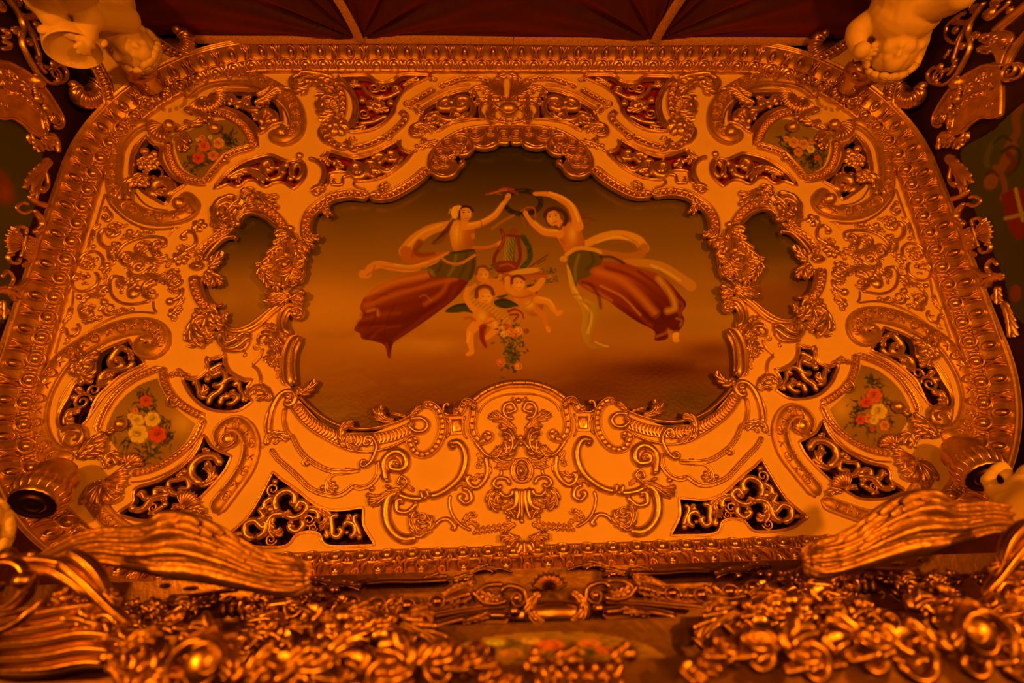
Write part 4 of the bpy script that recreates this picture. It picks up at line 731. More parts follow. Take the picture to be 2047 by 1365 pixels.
# oval jewel hanging in the middle
for nm, r, w, h, d in (('jewel_ring', 19, 8, 8, 0), ('jewel_ring', 12, 3, 6, 3)): c.ring(nm, 'Y', [1041, 941], r, w, h, ry=r * 1.2, d=d, ang=0); 
c.mirror = False; c.ball('jewel', 'Y', [1041, 941], 7, h=8, ry=10, d=3); c.mirror = True
# lower vase with ram-like scrolls
half('P', [('t', [1600,450,1560,385,1470,380,1430,440,1490,480,1500,430], 9, dict(d=2)), ('t', [1480,500,1540,560,1610,540,1620,480], 10, dict(d=2)), ('l', [1440,490,1390,570,1430,660,1510,680], 26, dict(lobes=5, d=2)), ('l', [1480,520,1470,600,1530,640], 20, dict(d=4)), ('l', [1500,680,1590,640,1620,580], 16, dict(d=3)), ('t', [1650,470,1665,560,1640,660,1540,710], 14, dict(d=2, h=10)), ('l', [1530,700,1600,710,1650,780], 24, dict(lobes=4, d=2)), ('t', [1660,800,1690,700,1700,600,1695,480], 8, dict(d=3)), ('b', [1580,770], 6), ('l', [1580,780,1590,860,1560,900], 14), ('t', [1565,920,1620,960,1700,965], 6, {}), ('l', [1650,830,1560,880,1500,930], 18, dict(lobes=3))])
c.mirror = False; c.tube('vase_rib', 'P', [1715,480,1712,600,1715,720,1712,790], 8, 11, d=2); c.ball('vase_drop', 'P', [1715,805], 6); c.ball('crown_bud', 'Y', [1036.5, 800], 7, h=6); c.mirror = True

# ================================================================== clasp over the near cornice
k = Thing('cornice_clasp', 'gilded double-scroll clasp gripping the near cornice below the central cartouche', 'clasp', None, S('Y', [1046, 1100])[0], single=True)
sprig(k, 'P', [('t', [1700,990,1670,1050,1640,1130,1560,1180,1520,1140], 15, dict(h=16, d=10, c1=(-1, 8, .5))), ('l', [1680,1000,1610,970,1530,980,1510,1020], 26, dict(d=10, tip=.8)), ('t', [1720,1000,1690,1110,1660,1220,1640,1270], 16, dict(h=16, d=14)), ('b', [1580,1060], 9, dict(d=18)), ('l', [1560,1090,1600,1050,1640,1010], 18, dict(d=16))])
k.mirror = False; k.tube('spine', 'P', [1735,990,1740,1110,1738,1280], 12, 18, d=16); k.mirror = True

# ================================================================== shell crest at the top centre
k = Thing('shell_crest', 'gilded scallop shell crest with cream tongue below the middle of the far cornice', 'shell', None, S('Y', [1014, 205])[0], single=True)
k.mirror = False
k.shell('shell', 'Y', [1015, 214], [1012, 152], 8, 9, .75, d=2); k.plate('tongue', 'Y', [1008,160,1018,160,1019,176,1016,192,1009,192,1007,176], 6, 4, 3, True, CREAM); k.ball('boss', 'Y', [1017, 213], 17, h=13, ry=13, d=2); k.tube('boss_lip', 'Y', [1002,222,1017,228,1032,222], 5, 9, d=4)
k.mirror = True
sprig(k, 'A', [('l', [1880,440,1810,380,1820,320,1900,340], 20, dict(lobes=5, d=2)), ('l', [1960,580,1840,560,1800,480,1830,400], 22, dict(lobes=6, d=2)), ('l', [1910,300,1930,340,1900,360], 14, dict(d=4)), ('s', [1930,550], 9), ('l', [1840,160,1900,110,1960,100], 18, dict(lobes=5)), ('l', [1860,300,1800,290,1770,340], 16), ('t', [1900,330,1800,350,1700,340,1650,400], 7, {}), ('l', [1760,350,1690,340,1650,400], 16), ('t', [1800,390,1740,380,1700,430,1700,500,1730,550], 5, {}), ('l', [1840,280,1760,260,1720,290], 14)])
# ================================================================== dentilled ribbons beside the crest
g = Thing('dentilled_ribbon', 'curved dentilled ribbon mouldings between the shell crest and the {s} red openwork', 'moulding', 'dentilled ribbons of the ceiling', S('A', [1300, 300])[0])
for pts, w in (([1850,230,1780,160,1640,128,1490,140,1370,185,1280,210], 10), ([1250,230,1120,305,990,385], 9), ([890,455,950,510,930,570,830,665,740,730], 11), ([740,720,640,770,520,810,400,830], 12), ([380,820,280,810,180,740,130,650], 12)):
    r = g.tube('ribbon', 'A', pts, w, 6, 'chan', ds=.012); dentils(g, r, .85)
for pts in ([1080,390,1250,290,1420,215,1600,190], [1110,440,1260,340,1430,270,1600,250], [1270,655,1420,575,1580,540,1740,545], [200,850,330,900,480,925,650,870,850,765], [900,740,900,830,980,875,1050,860], [1100,430,1060,390], [480,1165,640,1145,800,1080,920,990,1000,890], [580,1250,440,1200,460,1130,400,1090,330,1110], [380,660,560,655,690,600,790,520,830,430], [130,1330,250,1275,370,1250,480,1250]):
    g.tube('fillet', 'A', pts, 4.5, 4, 'two')
sprig(g, 'A', [('s', [975,385], 9), ('l', [1120,700,1020,680,1040,610,1130,600,1240,650], 22, dict(lobes=6)), ('s', [1090,650], 13), ('l', [1110,730,1180,780,1290,760], 20, dict(lobes=5)), ('l', [1030,430,1090,470,1130,450], 14), ('s', [1010,420], 6), ('t', [720,690,780,740,830,700], 5, {}), ('t', [330,760,400,840,470,860], 6, {}), ('s', [425,740], 8), ('t', [350,740,420,800,500,850], 5, {}), ('l', [1590,280,1640,230,1720,220,1800,250], 18, dict(lobes=5)), ('l', [1620,260,1620,310,1640,330], 13), ('l', [1260,150,1220,130,1200,160], 14), ('l', [1290,190,1330,210,1400,215], 10), ('b', [1065,805], 5), ('b', [1050,855], 4), ('l', [1190,810,1120,800,1070,810], 12)])
# ================================================================== leafy bracket scrolls with dark dentils beside the red openwork
b = Thing('leafy_bracket', 'leafy bracket scroll hugging the {s} red openwork below the far cornice', 'bracket', 'leafy brackets of the ceiling', S('A', [200, 400])[0])
r = b.tube('ribbon', 'A', [230,140,290,230,325,340,325,450,300,530], 11, 7, 'chan', ds=.012); dentils(b, r, .85)
b.tube('fillet', 'A', [320,190,400,290,430,400,420,500,370,610], 3.5, 3); b.tube('fillet', 'A', [260,120,370,200,460,330,470,440,440,560], 3.5, 3)
sprig(b, 'A', [('l', [220,130,80,100,-60,100,-120,140], 34, dict(lobes=7)), ('l', [230,240,130,200,40,140,-60,150], 30, dict(lobes=6)), ('s', [-110,160], 20, dict(d=4)), ('l', [-30,250,-110,240,-150,200], 28, dict(lobes=4)), ('l', [250,460,170,480,100,420,130,340,220,340], 30, dict(lobes=6)), ('l', [230,330,120,300,50,320], 22, dict(lobes=4)), ('l', [260,330,220,260,120,220], 20, dict(lobes=4)), ('l', [260,560,190,530,80,540], 22, dict(lobes=4)), ('r', [270,600], 22, dict(petals=6, d=3)), ('b', [250,590], 8, dict(d=10)), ('l', [330,650,260,620,210,560], 20, dict(d=3)), ('t', [100,620,90,690,140,760,220,790], 7, {}), ('l', [200,700,160,640,100,600], 18), ('s', [240,390], 12)])
# small hooked scrolls above the painting's shoulder
h = Thing('hooked_scroll', 'crescent scroll with a small knob end above the {s} shoulder of the painting frame', 'scroll', 'crescent scrolls above the painting frame', S('A', [100, 1050])[0])
h.tube('crescent', 'A', [-20,925,60,950,120,1010,135,1090,100,1190,50,1240], 9, 7, c1=(-1, 7, .6)); sprig(h, 'A', [('l', [150,1230,70,1230,10,1280], 24, dict(lobes=4)), ('b', [60,1225], 8), ('l', [180,850,150,920,60,940], 12)]); h.tube('crescent', 'A', [200,1190,310,1190,330,1120,410,1100], 6, 5)
# ================================================================== painted canvases (pigment stored per vertex of a fine mesh)
CREAM_SEEN = lin((240, 114, 2)); 
def pigment(c):
    c = np.asarray(c, float); l = lin(c); r = .80 * l[..., 0] / CREAM_SEEN[0]; g = .70 * l[..., 1] / CREAM_SEEN[1]
    b = np.minimum(g, r) * .55 + l[..., 2] * 1.2
    return np.clip(np.stack([r, g, b], -1), .004, .9)
class Canvas:
    def __init__(s, loop, step, d, fr=CEIL, flat=None):
        lo, hi = loop.min(0), loop.max(0); nx = int((hi[0] - lo[0]) / step) + 2; ny = int((hi[1] - lo[1]) / step) + 2
        gx, gy = np.meshgrid(np.linspace(lo[0], hi[0], nx), np.linspace(lo[1], hi[1], ny)); P = np.stack([gx.ravel(), gy.ravel()], 1)
        fc = grid_faces(ny, nx); ctr = P[fc].mean(1); fc = fc[inpoly(ctr, loop)]
        use = np.unique(fc); idx = np.full(len(P), -1); idx[use] = np.arange(len(use)); s.P = P[use]; s.F = idx[fc]; s.d = d; s.fr = fr
        w = fr.world(np.column_stack([s.P, np.full(len(s.P), d)])); s.w = w; x, y = project(w); s.x, s.y = x, y; s.col = np.zeros((len(x), 3))
    def sheet(s, sh): x0, y0, m = SH[sh]; s.X, s.Y = (s.x - x0) * m, (s.y - y0) * m; s.m = m; return s
    def fill(s, c): s.col[:] = pigment(np.asarray(c))
    def gradient(s, ys, cs, axis='y'):
        v = s.Y if axis == 'y' else s.X; cs = np.asarray(cs, float); s.col[:] = pigment(np.stack([np.interp(v, ys, cs[:, k]) for k in range(3)], 1))
    def mix(s, sel, al, c):
        al = np.clip(al, 0, 1)[:, None]; s.col[sel] = s.col[sel] * (1 - al) + pigment(np.asarray(c, float)) * al
    def glow(s, c, rx, ry, col, a=.6, ang=0):
        dx, dy = s.X - c[0], s.Y - c[1]; ca, sa = math.cos(ang), math.sin(ang); q = ((dx * ca + dy * sa) / rx) ** 2 + ((-dx * sa + dy * ca) / ry) ** 2
        sel = np.where(q < 6)[0]; s.mix(sel, a * np.exp(-q[sel] * 1.2), col)
    def oval(s, c, rx, ry, col, a=1, soft=4, ang=0):
        dx, dy = s.X - c[0], s.Y - c[1]; ca, sa = math.cos(ang), math.sin(ang); q = np.sqrt(((dx * ca + dy * sa) / rx) ** 2 + ((-dx * sa + dy * ca) / ry) ** 2)
        sel = np.where(q < 1.6)[0]; s.mix(sel, a * np.clip(.5 + (1 - q[sel]) * min(rx, ry) / soft, 0, 1), col)
    def poly(s, pts, col, a=1, soft=4, smooth=True, shade=None):
        p = np.array(pts, float).reshape(-1, 2); 
        if smooth: p = cr(p, 14, True)
        lo, hi = p.min(0) - soft, p.max(0) + soft; sel = np.where((s.X > lo[0]) & (s.X < hi[0]) & (s.Y > lo[1]) & (s.Y < hi[1]))[0]
        if not len(sel): return
        c = np.stack([s.X[sel], s.Y[sel]], 1); ins = inpoly(c, p); dist = np.full(len(c), 1e9)
        for i in range(len(p)):
            q0, q1 = p[i - 1], p[i]; e = q1 - q0; t = np.clip(((c - q0) @ e) / (e @ e + 1e-9), 0, 1); dist = np.minimum(dist, np.linalg.norm(c - q0 - t[:, None] * e, axis=1))
        al = np.clip(.5 + np.where(ins, dist, -dist) / soft, 0, 1) * a
        if shade is not None:      # shade = (dir, colour2): blend along a direction
            (dx, dy), c2 = shade; v = (c[:, 0] - p[:, 0].mean()) * dx + (c[:, 1] - p[:, 1].mean()) * dy; k = np.clip(.5 + v, 0, 1)[:, None]
            cc = np.asarray(col, float) * (1 - k) + np.asarray(c2, float) * k; s.col[sel] = s.col[sel] * (1 - al[:, None]) + pigment(cc) * al[:, None]
        else: s.mix(sel, al, col)
    def stroke(s, pts, w, col, a=1, soft=None, w1=None):
        p = cr(np.array(pts, float).reshape(-1, 2), 7); n = len(p); ww = np.linspace(w, w if w1 is None else w1, n) / 2; soft = soft or (max(3, w * .35) if a >= .8 else max(4, w * .95))
        lo, hi = p.min(0) - max(w, w1 or 0) - soft, p.max(0) + max(w, w1 or 0) + soft; sel = np.where((s.X > lo[0]) & (s.X < hi[0]) & (s.Y > lo[1]) & (s.Y < hi[1]))[0]
        if not len(sel): return
        c = np.stack([s.X[sel], s.Y[sel]], 1); best = np.full(len(c), -1e9)
        for i in range(1, n):
            q0, q1 = p[i - 1], p[i]; e = q1 - q0; t = np.clip(((c - q0) @ e) / (e @ e + 1e-9), 0, 1); best = np.maximum(best, ww[i - 1] + (ww[i] - ww[i - 1]) * t - np.linalg.norm(c - q0 - t[:, None] * e, axis=1))
        s.mix(sel, a * np.clip(.5 + best / soft, 0, 1), col)
    def build(s, name, parent=None, loc=None, sd=1):
        w = s.w * [sd, 1, 1]; me = mesh(name, w - (np.array(loc) if loc is not None else 0), s.F if sd == 1 else s.F[:, ::-1], PAINT, s.col); return me
def grow(loop, r):
    t, n = frame_normals(loop, True); ar = np.sum(loop[:, 0] * np.roll(loop[:, 1], -1) - np.roll(loop[:, 0], -1) * loop[:, 1]); return loop - (n if ar > 0 else -n) * r
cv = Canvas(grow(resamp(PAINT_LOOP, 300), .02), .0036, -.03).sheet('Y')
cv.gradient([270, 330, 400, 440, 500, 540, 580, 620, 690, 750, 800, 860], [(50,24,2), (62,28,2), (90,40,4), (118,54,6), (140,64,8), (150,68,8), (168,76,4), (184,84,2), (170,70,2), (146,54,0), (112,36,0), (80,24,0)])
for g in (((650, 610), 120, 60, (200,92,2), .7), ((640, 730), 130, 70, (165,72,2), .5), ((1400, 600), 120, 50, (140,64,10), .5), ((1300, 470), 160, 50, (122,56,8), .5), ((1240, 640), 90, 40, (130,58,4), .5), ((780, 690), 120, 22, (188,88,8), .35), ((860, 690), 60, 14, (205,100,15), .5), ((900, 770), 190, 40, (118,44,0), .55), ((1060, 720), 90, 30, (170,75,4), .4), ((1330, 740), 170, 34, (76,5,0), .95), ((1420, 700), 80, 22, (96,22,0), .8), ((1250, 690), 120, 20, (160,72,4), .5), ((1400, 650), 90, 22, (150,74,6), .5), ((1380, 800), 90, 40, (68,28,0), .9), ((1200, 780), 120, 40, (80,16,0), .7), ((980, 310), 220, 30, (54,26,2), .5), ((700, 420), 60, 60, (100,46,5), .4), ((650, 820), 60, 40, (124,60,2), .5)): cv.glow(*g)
rr = random.Random(3)
for i in range(60):
    x, y = rr.uniform(600, 1450), rr.uniform(660, 850); L = rr.uniform(40, 120); cv.stroke([x, y, x + L * .5, y - rr.uniform(-4, 8), x + L, y - rr.uniform(0, 14)], rr.uniform(4, 12), rr.choice([(168,78,5), (122,46,0), (150,64,2), (100,34,0)]), .16, 14)
cv.sheet('L')
SK, SKL, SKD = (214,94,26), (236,124,48), (150,54,8)
# --- wreath and ribbons
cv.stroke([830,130,900,112,960,108], 10, (190,70,15), .8); cv.stroke([805,135,850,125,890,135], 6, (180,60,10), .7); cv.stroke([960,110,910,100,880,108], 9, (170,45,8), .8)
a_ = np.linspace(0, 2 * PI, 24, endpoint=False); ring = np.stack([1010 + 100 * np.cos(a_), 178 + 64 * np.sin(a_)], 1); cv.stroke(np.vstack([ring, ring[:1]]).ravel(), 28, (36,18,2), .95)
for i in range(60):
    t = i / 60 * 2 * PI; x, y = 1010 + 100 * math.cos(t), 178 + 64 * math.sin(t); cv.stroke([x, y, x + 16 * math.cos(t + .9), y + 13 * math.sin(t + .9)], 8, rr.choice([(26,13,1), (54,28,3), (72,38,5)]), .9, 4, 2)
cv.stroke([1000,225,1040,205,1075,215,1080,260], 10, (170,55,15), .8); cv.stroke([960,250,920,270,880,295,840,325], 11, (185,75,18), .7); cv.stroke([1000,250,1020,300,1015,310], 8, (160,55,15), .6); cv.stroke([930,110,960,120,980,130], 16, (140,35,5), .8)
# --- left woman: scarves
cv.stroke([612,300,500,330,410,390,362,450], 44, (206,92,22), .95, 8, 76); cv.stroke([365,450,368,478,410,488,480,480,590,462], 66, (172,62,7), .95, 8, 26); cv.stroke([440,400,415,440,440,468,520,462], 40, (126,38,3), .85, 12, 16); cv.stroke([560,300,450,350,375,420], 10, (228,124,40), .7); cv.stroke([440,420,400,450,400,480], 8, (120,34,2), .6)
cv.stroke([600,466,490,515,390,545,290,535,215,522,165,545,150,575,125,575], 30, (205,90,18), .95, 6, 46); cv.stroke([560,490,430,545,330,545,230,530], 7, (150,55,5), .6); cv.stroke([190,528,180,560,150,580], 9, (150,52,5), .7); cv.stroke([480,510,380,530,300,520], 6, (232,124,40), .6)
# hair, torso, arms, head
cv.stroke([655,255,625,290,590,330,550,370,510,405], 44, (84,24,0), .95, 10, 8); cv.stroke([600,330,560,390,520,410], 10, (100,34,2), .7)
cv.poly([640,275,690,288,735,310,748,350,738,390,742,440,690,452,632,446,612,395,606,340,620,300], SK, 1, 5, True, ((.006, .002), SKD)); cv.glow((648, 350), 26, 60, SKL, .8); cv.glow((715, 420), 20, 40, (160,58,8), .7); cv.stroke([660,320,655,380,660,430], 7, (176,72,14), .5); cv.oval((735, 365), 12, 15, (196,80,20), .9)
cv.stroke([690,312,770,298,850,256,890,205,930,148], 42, SK, 1, 6, 22); cv.stroke([700,302,775,286,848,242,900,180], 12, SKL, .7); cv.stroke([745,322,800,302,860,270], 7, SKD, .6); cv.oval((928, 146), 15, 20, SK, 1, 4, .6); cv.stroke([915,160,935,150], 4, SKD, .6); cv.stroke([778,280,784,315], 6, (120,40,5), .8)
cv.stroke([742,432,820,428,885,402], 26, (186,74,16), 1, 5, 18); cv.oval((882, 402), 16, 11, SK, 1, 4, -.5); cv.stroke([750,440,820,438,860,424], 6, (120,38,4), .6)
cv.stroke([690,290,685,265], 36, SK, 1, 5); cv.oval((694, 238), 31, 42, SK, 1, 4, -.15); cv.glow((708, 240), 18, 26, SKL, .7); cv.stroke([655,250,660,215,690,200,720,208,732,225], 15, (66,18,0), 1, 5); cv.poly([612,235,622,205,650,195,672,198,655,225,650,262,625,268], (232,120,46), 1, 4); cv.stroke([640,200,650,230,645,260], 4, (180,76,18), .7); cv.stroke([610,215,602,240], 6, (225,120,50), .7); cv.stroke([620,265,612,275], 7, (220,110,44), .7)
for x, y in ((683, 234), (710, 232)): cv.oval((x, y), 6, 3.5, (50,12,0), .9, 2); cv.stroke([x - 8, y - 10, x + 7, y - 11], 3, (70,22,0), .8)
cv.stroke([702,236,708,252,700,255], 3, SKD, .7); cv.stroke([690,268,704,269,712,266], 5, (170,30,8), .9); cv.stroke([675,268,690,282,705,280], 4, SKD, .5)
# sash and skirt
cv.poly([490,560,400,572,300,600,190,650,130,710,110,765,130,800,98,845,76,882,112,905,118,932,180,945,245,968,262,1028,278,1042,292,960,345,920,450,850,560,770,640,705,695,640,705,605,600,590,510,588], (146,42,2), 1, 4, True, ((.0016, .0030), (80,5,0)))
for p_, w_, c_, al in (([150,690,280,625,480,580], 34, (196,80,12), .75), ([140,750,300,690,470,640,640,600], 26, (178,62,6), .7), ([130,800,260,760,420,730,560,690,680,620], 30, (112,18,0), .85), ([115,850,240,850,380,820,520,760], 40, (92,8,0), .8), ([120,830,220,800,330,790], 16, (140,40,4), .6), ([90,880,160,870,250,860], 16, (120,26,2), .7), ([140,920,200,900,260,940], 20, (88,6,0), .7), ([500,600,420,640,300,660,180,720], 10, (120,28,0), .6), ([600,610,560,680,470,740], 24, (176,60,8), .6), ([150,780,200,770,210,800], 16, (198,86,20), .6), ([130,715,200,690,260,690], 12, (120,26,0), .5), ([170,930,230,880,330,860], 12, (134,34,2), .5), ([255,960,275,1030], 16, (120,28,2), .8), ([640,640,600,720,500,790,380,880,300,940], 22, (122,28,0), .6), ([440,700,470,690,500,720], 8, (190,80,20), .4), ([200,750,190,830,150,880], 8, (78,4,0), .5), ([300,740,260,830,240,920], 8, (80,6,0), .5)): cv.stroke(p_, w_, c_, al, w_ * .8)
cv.poly([555,490,620,455,738,438,752,500,746,560,715,612,660,600,600,592,515,592,520,560,470,545,540,510], (92,48,7), 1, 4); cv.stroke([640,470,630,530,600,580], 16, (130,80,24), .6, 12); cv.stroke([700,460,690,530,660,590], 14, (64,36,4), .6, 10); cv.stroke([560,520,540,560,510,585], 12, (58,32,4), .6); cv.stroke([735,470,735,540,715,600], 14, (50,26,2), .7); cv.stroke([450,548,500,550,520,580], 14, (120,68,18), .8); cv.stroke([490,560,500,585], 10, (56,30,4), .7)
cv.stroke([555,478,590,508,660,518,745,470], 15, (196,84,20), .95, 5); cv.stroke([560,490,600,518,680,522], 4, (120,40,2), .7); cv.stroke([610,458,680,450,740,442], 12, (54,34,6), .9, 5)
# --- right woman: scarf, hair, torso
cv.stroke([1360,408,1450,370,1550,358,1640,385,1680,430], 40, (214,102,28), .95, 8, 58); cv.stroke([1680,430,1655,468,1580,478,1480,460,1400,440], 52, (172,72,12), .95, 8, 26); cv.stroke([1420,400,1520,370,1610,385], 8, (240,140,56), .6); cv.stroke([1500,400,1600,395,1660,440], 14, (150,62,8), .6); cv.stroke([1560,360,1640,400,1660,440], 6, (140,56,6), .6)
cv.stroke([1580,512,1700,515,1790,540,1870,590,1940,640], 40, (188,86,18), .95, 7, 60); cv.stroke([1720,525,1800,560,1880,610], 12, (226,130,50), .6); cv.stroke([1760,550,1830,620,1900,650], 8, (140,60,8), .6)
cv.stroke([1250,260,1310,275,1360,262,1415,282], 26, (112,36,4), .9, 10, 4); cv.stroke([1300,285,1350,300,1390,280], 10, (120,42,6), .7); cv.stroke([1290,260,1350,245,1380,240], 8, (110,36,4), .7)
cv.poly([1200,372,1195,335,1245,300,1310,285,1342,360,1352,425,1300,452,1255,465,1232,430], (206,84,22), 1, 5, True, ((.006, .001), (170,62,10))); cv.glow((1285, 350), 26, 50, SKL, .7); cv.glow((1230, 400), 16, 40, (164,58,8), .6); cv.stroke([1215,385,1240,400], 8, SKD, .5)
cv.stroke([1318,310,1285,215,1235,170,1160,135,1078,130], 56, SK, 1, 6, 20); cv.stroke([1318,280,1290,205,1240,155,1160,125], 14, SKL, .8); cv.stroke([1280,270,1255,210,1215,175], 10, (170,62,10), .6); cv.oval((1082, 132), 18, 10, SK, 1, 4, .2)
cv.stroke([1215,352,1130,345,1070,300,1030,250], 46, SK, 1, 6, 22); cv.stroke([1200,335,1130,325,1075,285], 12, SKL, .7); cv.stroke([1195,372,1120,362,1062,320], 9, SKD, .7); cv.oval((1026, 240), 14, 18, SK, 1, 4, -.5)
cv.stroke([1220,310,1210,290], 40, SK, 1, 5); cv.oval((1178, 264), 37, 46, SK, 1, 4, -.5); cv.glow((1170, 268), 20, 26, SKL, .7); cv.stroke([1132,255,1145,225,1190,212,1235,232,1252,268,1240,300], 22, (76,22,0), 1, 6); cv.stroke([1136,250,1140,290,1160,310], 9, (84,26,2), .8); cv.stroke([1190,310,1215,325,1230,300], 16, (96,32,4), .8)
for x, y in ((1160, 258), (1192, 250)): cv.oval((x, y), 6, 3.5, (60,16,0), .9, 2, -.4); cv.stroke([x - 8, y - 9, x + 7, y - 14], 3, (90,30,4), .7)
cv.stroke([1178,256,1176,276,1184,278], 3, SKD, .7); cv.stroke([1172,292,1186,290,1196,282], 5, (170,34,8), .9)
# skirt, overskirt and drape
cv.poly([1440,510,1550,508,1650,540,1750,570,1820,620,1880,690,1915,740,1890,790,1905,832,1870,890,1812,882,1812,930,1740,942,1738,890,1650,842,1560,782,1480,722,1400,682,1330,642,1318,610,1390,572,1380,545], (152,44,2), 1, 4, True, ((.0012, .0040), (84,6,0)))
for p_, w_, c_, al in (([1420,560,1540,600,1640,680,1740,790], 40, (190,72,8), .8), ([1470,540,1600,580,1720,660,1820,780], 20, (110,18,0), .8), ([1560,520,1690,580,1800,680,1870,780], 26, (140,38,2), .7), ([1380,630,1480,680,1600,760,1720,860], 22, (128,28,0), .8), ([1650,560,1760,640,1850,760], 14, (90,8,0), .7), ([1350,630,1400,660,1500,720], 16, (182,70,10), .6), ([1440,640,1560,700,1660,800], 12, (212,96,20), .5), ([1750,860,1810,860,1870,840], 18, (92,8,0), .7), ([1750,920,1800,900,1815,880], 14, (176,66,10), .6), ([1830,700,1890,740,1880,800], 16, (150,46,4), .6), ([1760,600,1830,690,1850,760,1810,780], 30, (206,100,24), .75), ([1790,640,1830,720], 8, (150,56,6), .6), ([1860,820,1890,830,1880,860], 12, (180,72,16), .6), ([1700,840,1760,800,1800,830], 10, (80,6,0), .6), ([1340,620,1390,640,1430,700,1440,760], 18, (72,10,0), .7)): cv.stroke(p_, w_, c_, al, w_ * .8)
cv.poly([1258,500,1290,455,1390,438,1450,472,1440,520,1380,550,1388,580,1320,612,1300,650,1270,590], (94,49,8), 1, 4); cv.stroke([1320,470,1300,540,1300,610], 16, (136,84,26), .6, 12); cv.stroke([1390,460,1400,510,1360,550], 16, (62,36,4), .6, 10); cv.stroke([1440,480,1500,480,1570,515], 14, (66,20,2), .8); cv.stroke([1460,490,1510,510], 8, (150,60,12), .7)
cv.stroke([1250,468,1310,432,1400,440,1440,455], 20, (210,104,30), .95, 6); cv.oval((1235, 492), 20, 18, (206,100,28), 1, 5); cv.stroke([1230,500,1240,515], 8, (150,60,10), .7)
cv.poly([1252,518,1275,560,1300,640,1340,700,1420,742,1428,800,1400,880,1382,958,1450,958,1490,976,1400,988,1352,952,1332,880,1340,800,1312,722,1285,692,1262,600], (202,106,32), 1, 4, True, ((.004, .001), (150,76,14))); cv.stroke([1290,650,1350,740,1390,800,1370,900], 12, (236,144,60), .6); cv.stroke([1330,720,1380,760,1370,860], 9, (130,60,8), .6); cv.stroke([1285,690,1330,690,1345,720], 8, (120,54,8), .6); cv.stroke([1410,950,1450,968,1480,975], 8, (230,140,56), .6)
cv.oval((1855, 915), 18, 26, (226,110,36), 1, 4, .2); cv.oval((1858, 940), 20, 12, (214,98,28), 1, 4); cv.stroke([1840,895,1870,890], 12, (130,30,4), .8)
# --- lyre, branches, trophies
cv.stroke([960,380,945,440,950,520], 34, (62,44,8), .8, 16); cv.stroke([1010,370,1045,430,1048,490,1010,540], 28, (56,44,8), .95, 8)
for i in range(34):
    t = i / 33; x = np.interp(t, [0, .4, .7, 1], [1010, 1045, 1048, 1005]); y = np.interp(t, [0, .4, .7, 1], [365, 430, 490, 545]); sg = 1 if i % 2 else -1; cv.stroke([x, y, x + sg * 17, y - 10], 9, rr.choice([(48,38,6), (78,58,14), (60,46,8)]), .9, 4, 2)
LY = (116,26,2)
cv.stroke([890,330,905,370,890,420,858,470,850,520,870,545], 20, LY, 1, 5); cv.stroke([985,385,992,430,995,480,978,530,950,552], 20, LY, 1, 5); cv.stroke([925,360,990,368], 16, LY, 1, 5); cv.poly([850,520,900,500,950,500,985,520,970,560,910,575,865,560], (126,30,3), 1, 5); cv.oval((958, 336), 23, 20, (130,44,6), 1, 5); cv.stroke([895,340,905,380,880,440], 5, (190,72,16), .6); cv.stroke([880,530,930,520,960,535], 8, (180,70,16), .7); cv.stroke([870,556,920,560,970,550], 8, (80,12,0), .7)
for i in range(6): cv.stroke([918 + i * 9, 372, 903 + i * 9, 500], 2.6, (180,110,40), .8, 2)
cv.poly([875,585,960,552,1060,545,1155,570,1120,600,1010,605,930,602], (166,62,14), 1, 4); cv.poly([930,572,1010,545,1115,542,1080,565,1000,580], (206,104,36), 1, 4); cv.stroke([940,590,1040,575,1150,572], 6, (110,30,4), .7); cv.stroke([1050,535,1100,500,1148,468], 8, (100,30,4), .9); cv.stroke([1090,520,1140,490], 5, (60,34,6), .9)
for i in range(70):
    cx, cy = rr.choice([(1160, 560), (1180, 600), (1140, 610), (840, 530), (860, 590), (1120, 550), (900, 600)]); x, y = rr.gauss(cx, 20), rr.gauss(cy, 12); t = rr.uniform(0, 6.3); cv.stroke([x, y, x + 16 * math.cos(t), y + 12 * math.sin(t)], 8, rr.choice([(48,38,6), (72,52,10), (88,60,14), (110,60,14)]), .85, 4, 2)
cv.oval((1160, 588), 11, 9, (190,80,24), .9); cv.oval((1060, 600), 10, 8, (180,70,16), .8)
# --- cherubs in the picture: behind, right, left
P_ = (198,84,22)
cv.poly([775,625,830,600,880,610,915,650,910,690,850,700,790,680,765,650], P_, 1, 6); cv.stroke([850,620,880,600,885,580], 18, P_, 1, 5); cv.oval((786, 578), 36, 42, P_, 1, 5); cv.glow((798, 585), 20, 24, SKL, .6); cv.stroke([752,575,762,540,795,532,822,552], 14, (110,36,4), .9, 6)
for x in (780, 804): cv.oval((x, 576), 5, 3, (60,16,0), .8, 2)
cv.stroke([785,600,798,602], 4, (150,30,6), .8); cv.stroke([800,630,830,660,850,690], 8, SKD, .5)
WG = (28,20,3)
cv.poly([578,782,640,742,720,740,742,790,690,782,640,788], WG, .95, 6); cv.poly([850,725,910,708,990,748,960,755,915,765,865,752], WG, .95, 6); cv.poly([860,700,930,685,900,706], (40,34,6), .9, 6); cv.poly([1030,640,1070,630,1095,660,1080,690,1050,670], WG, .9, 6)
for i in range(7): cv.stroke([735, 760 + i * 4, 660, 752 + i * 5, 590 + i * 8, 780 + i], 3, (70,58,18), .6); cv.stroke([860, 735 + i * 3, 920, 725 + i * 5, 975 - i * 4, 746 + i * 2], 3, (64,52,16), .6)
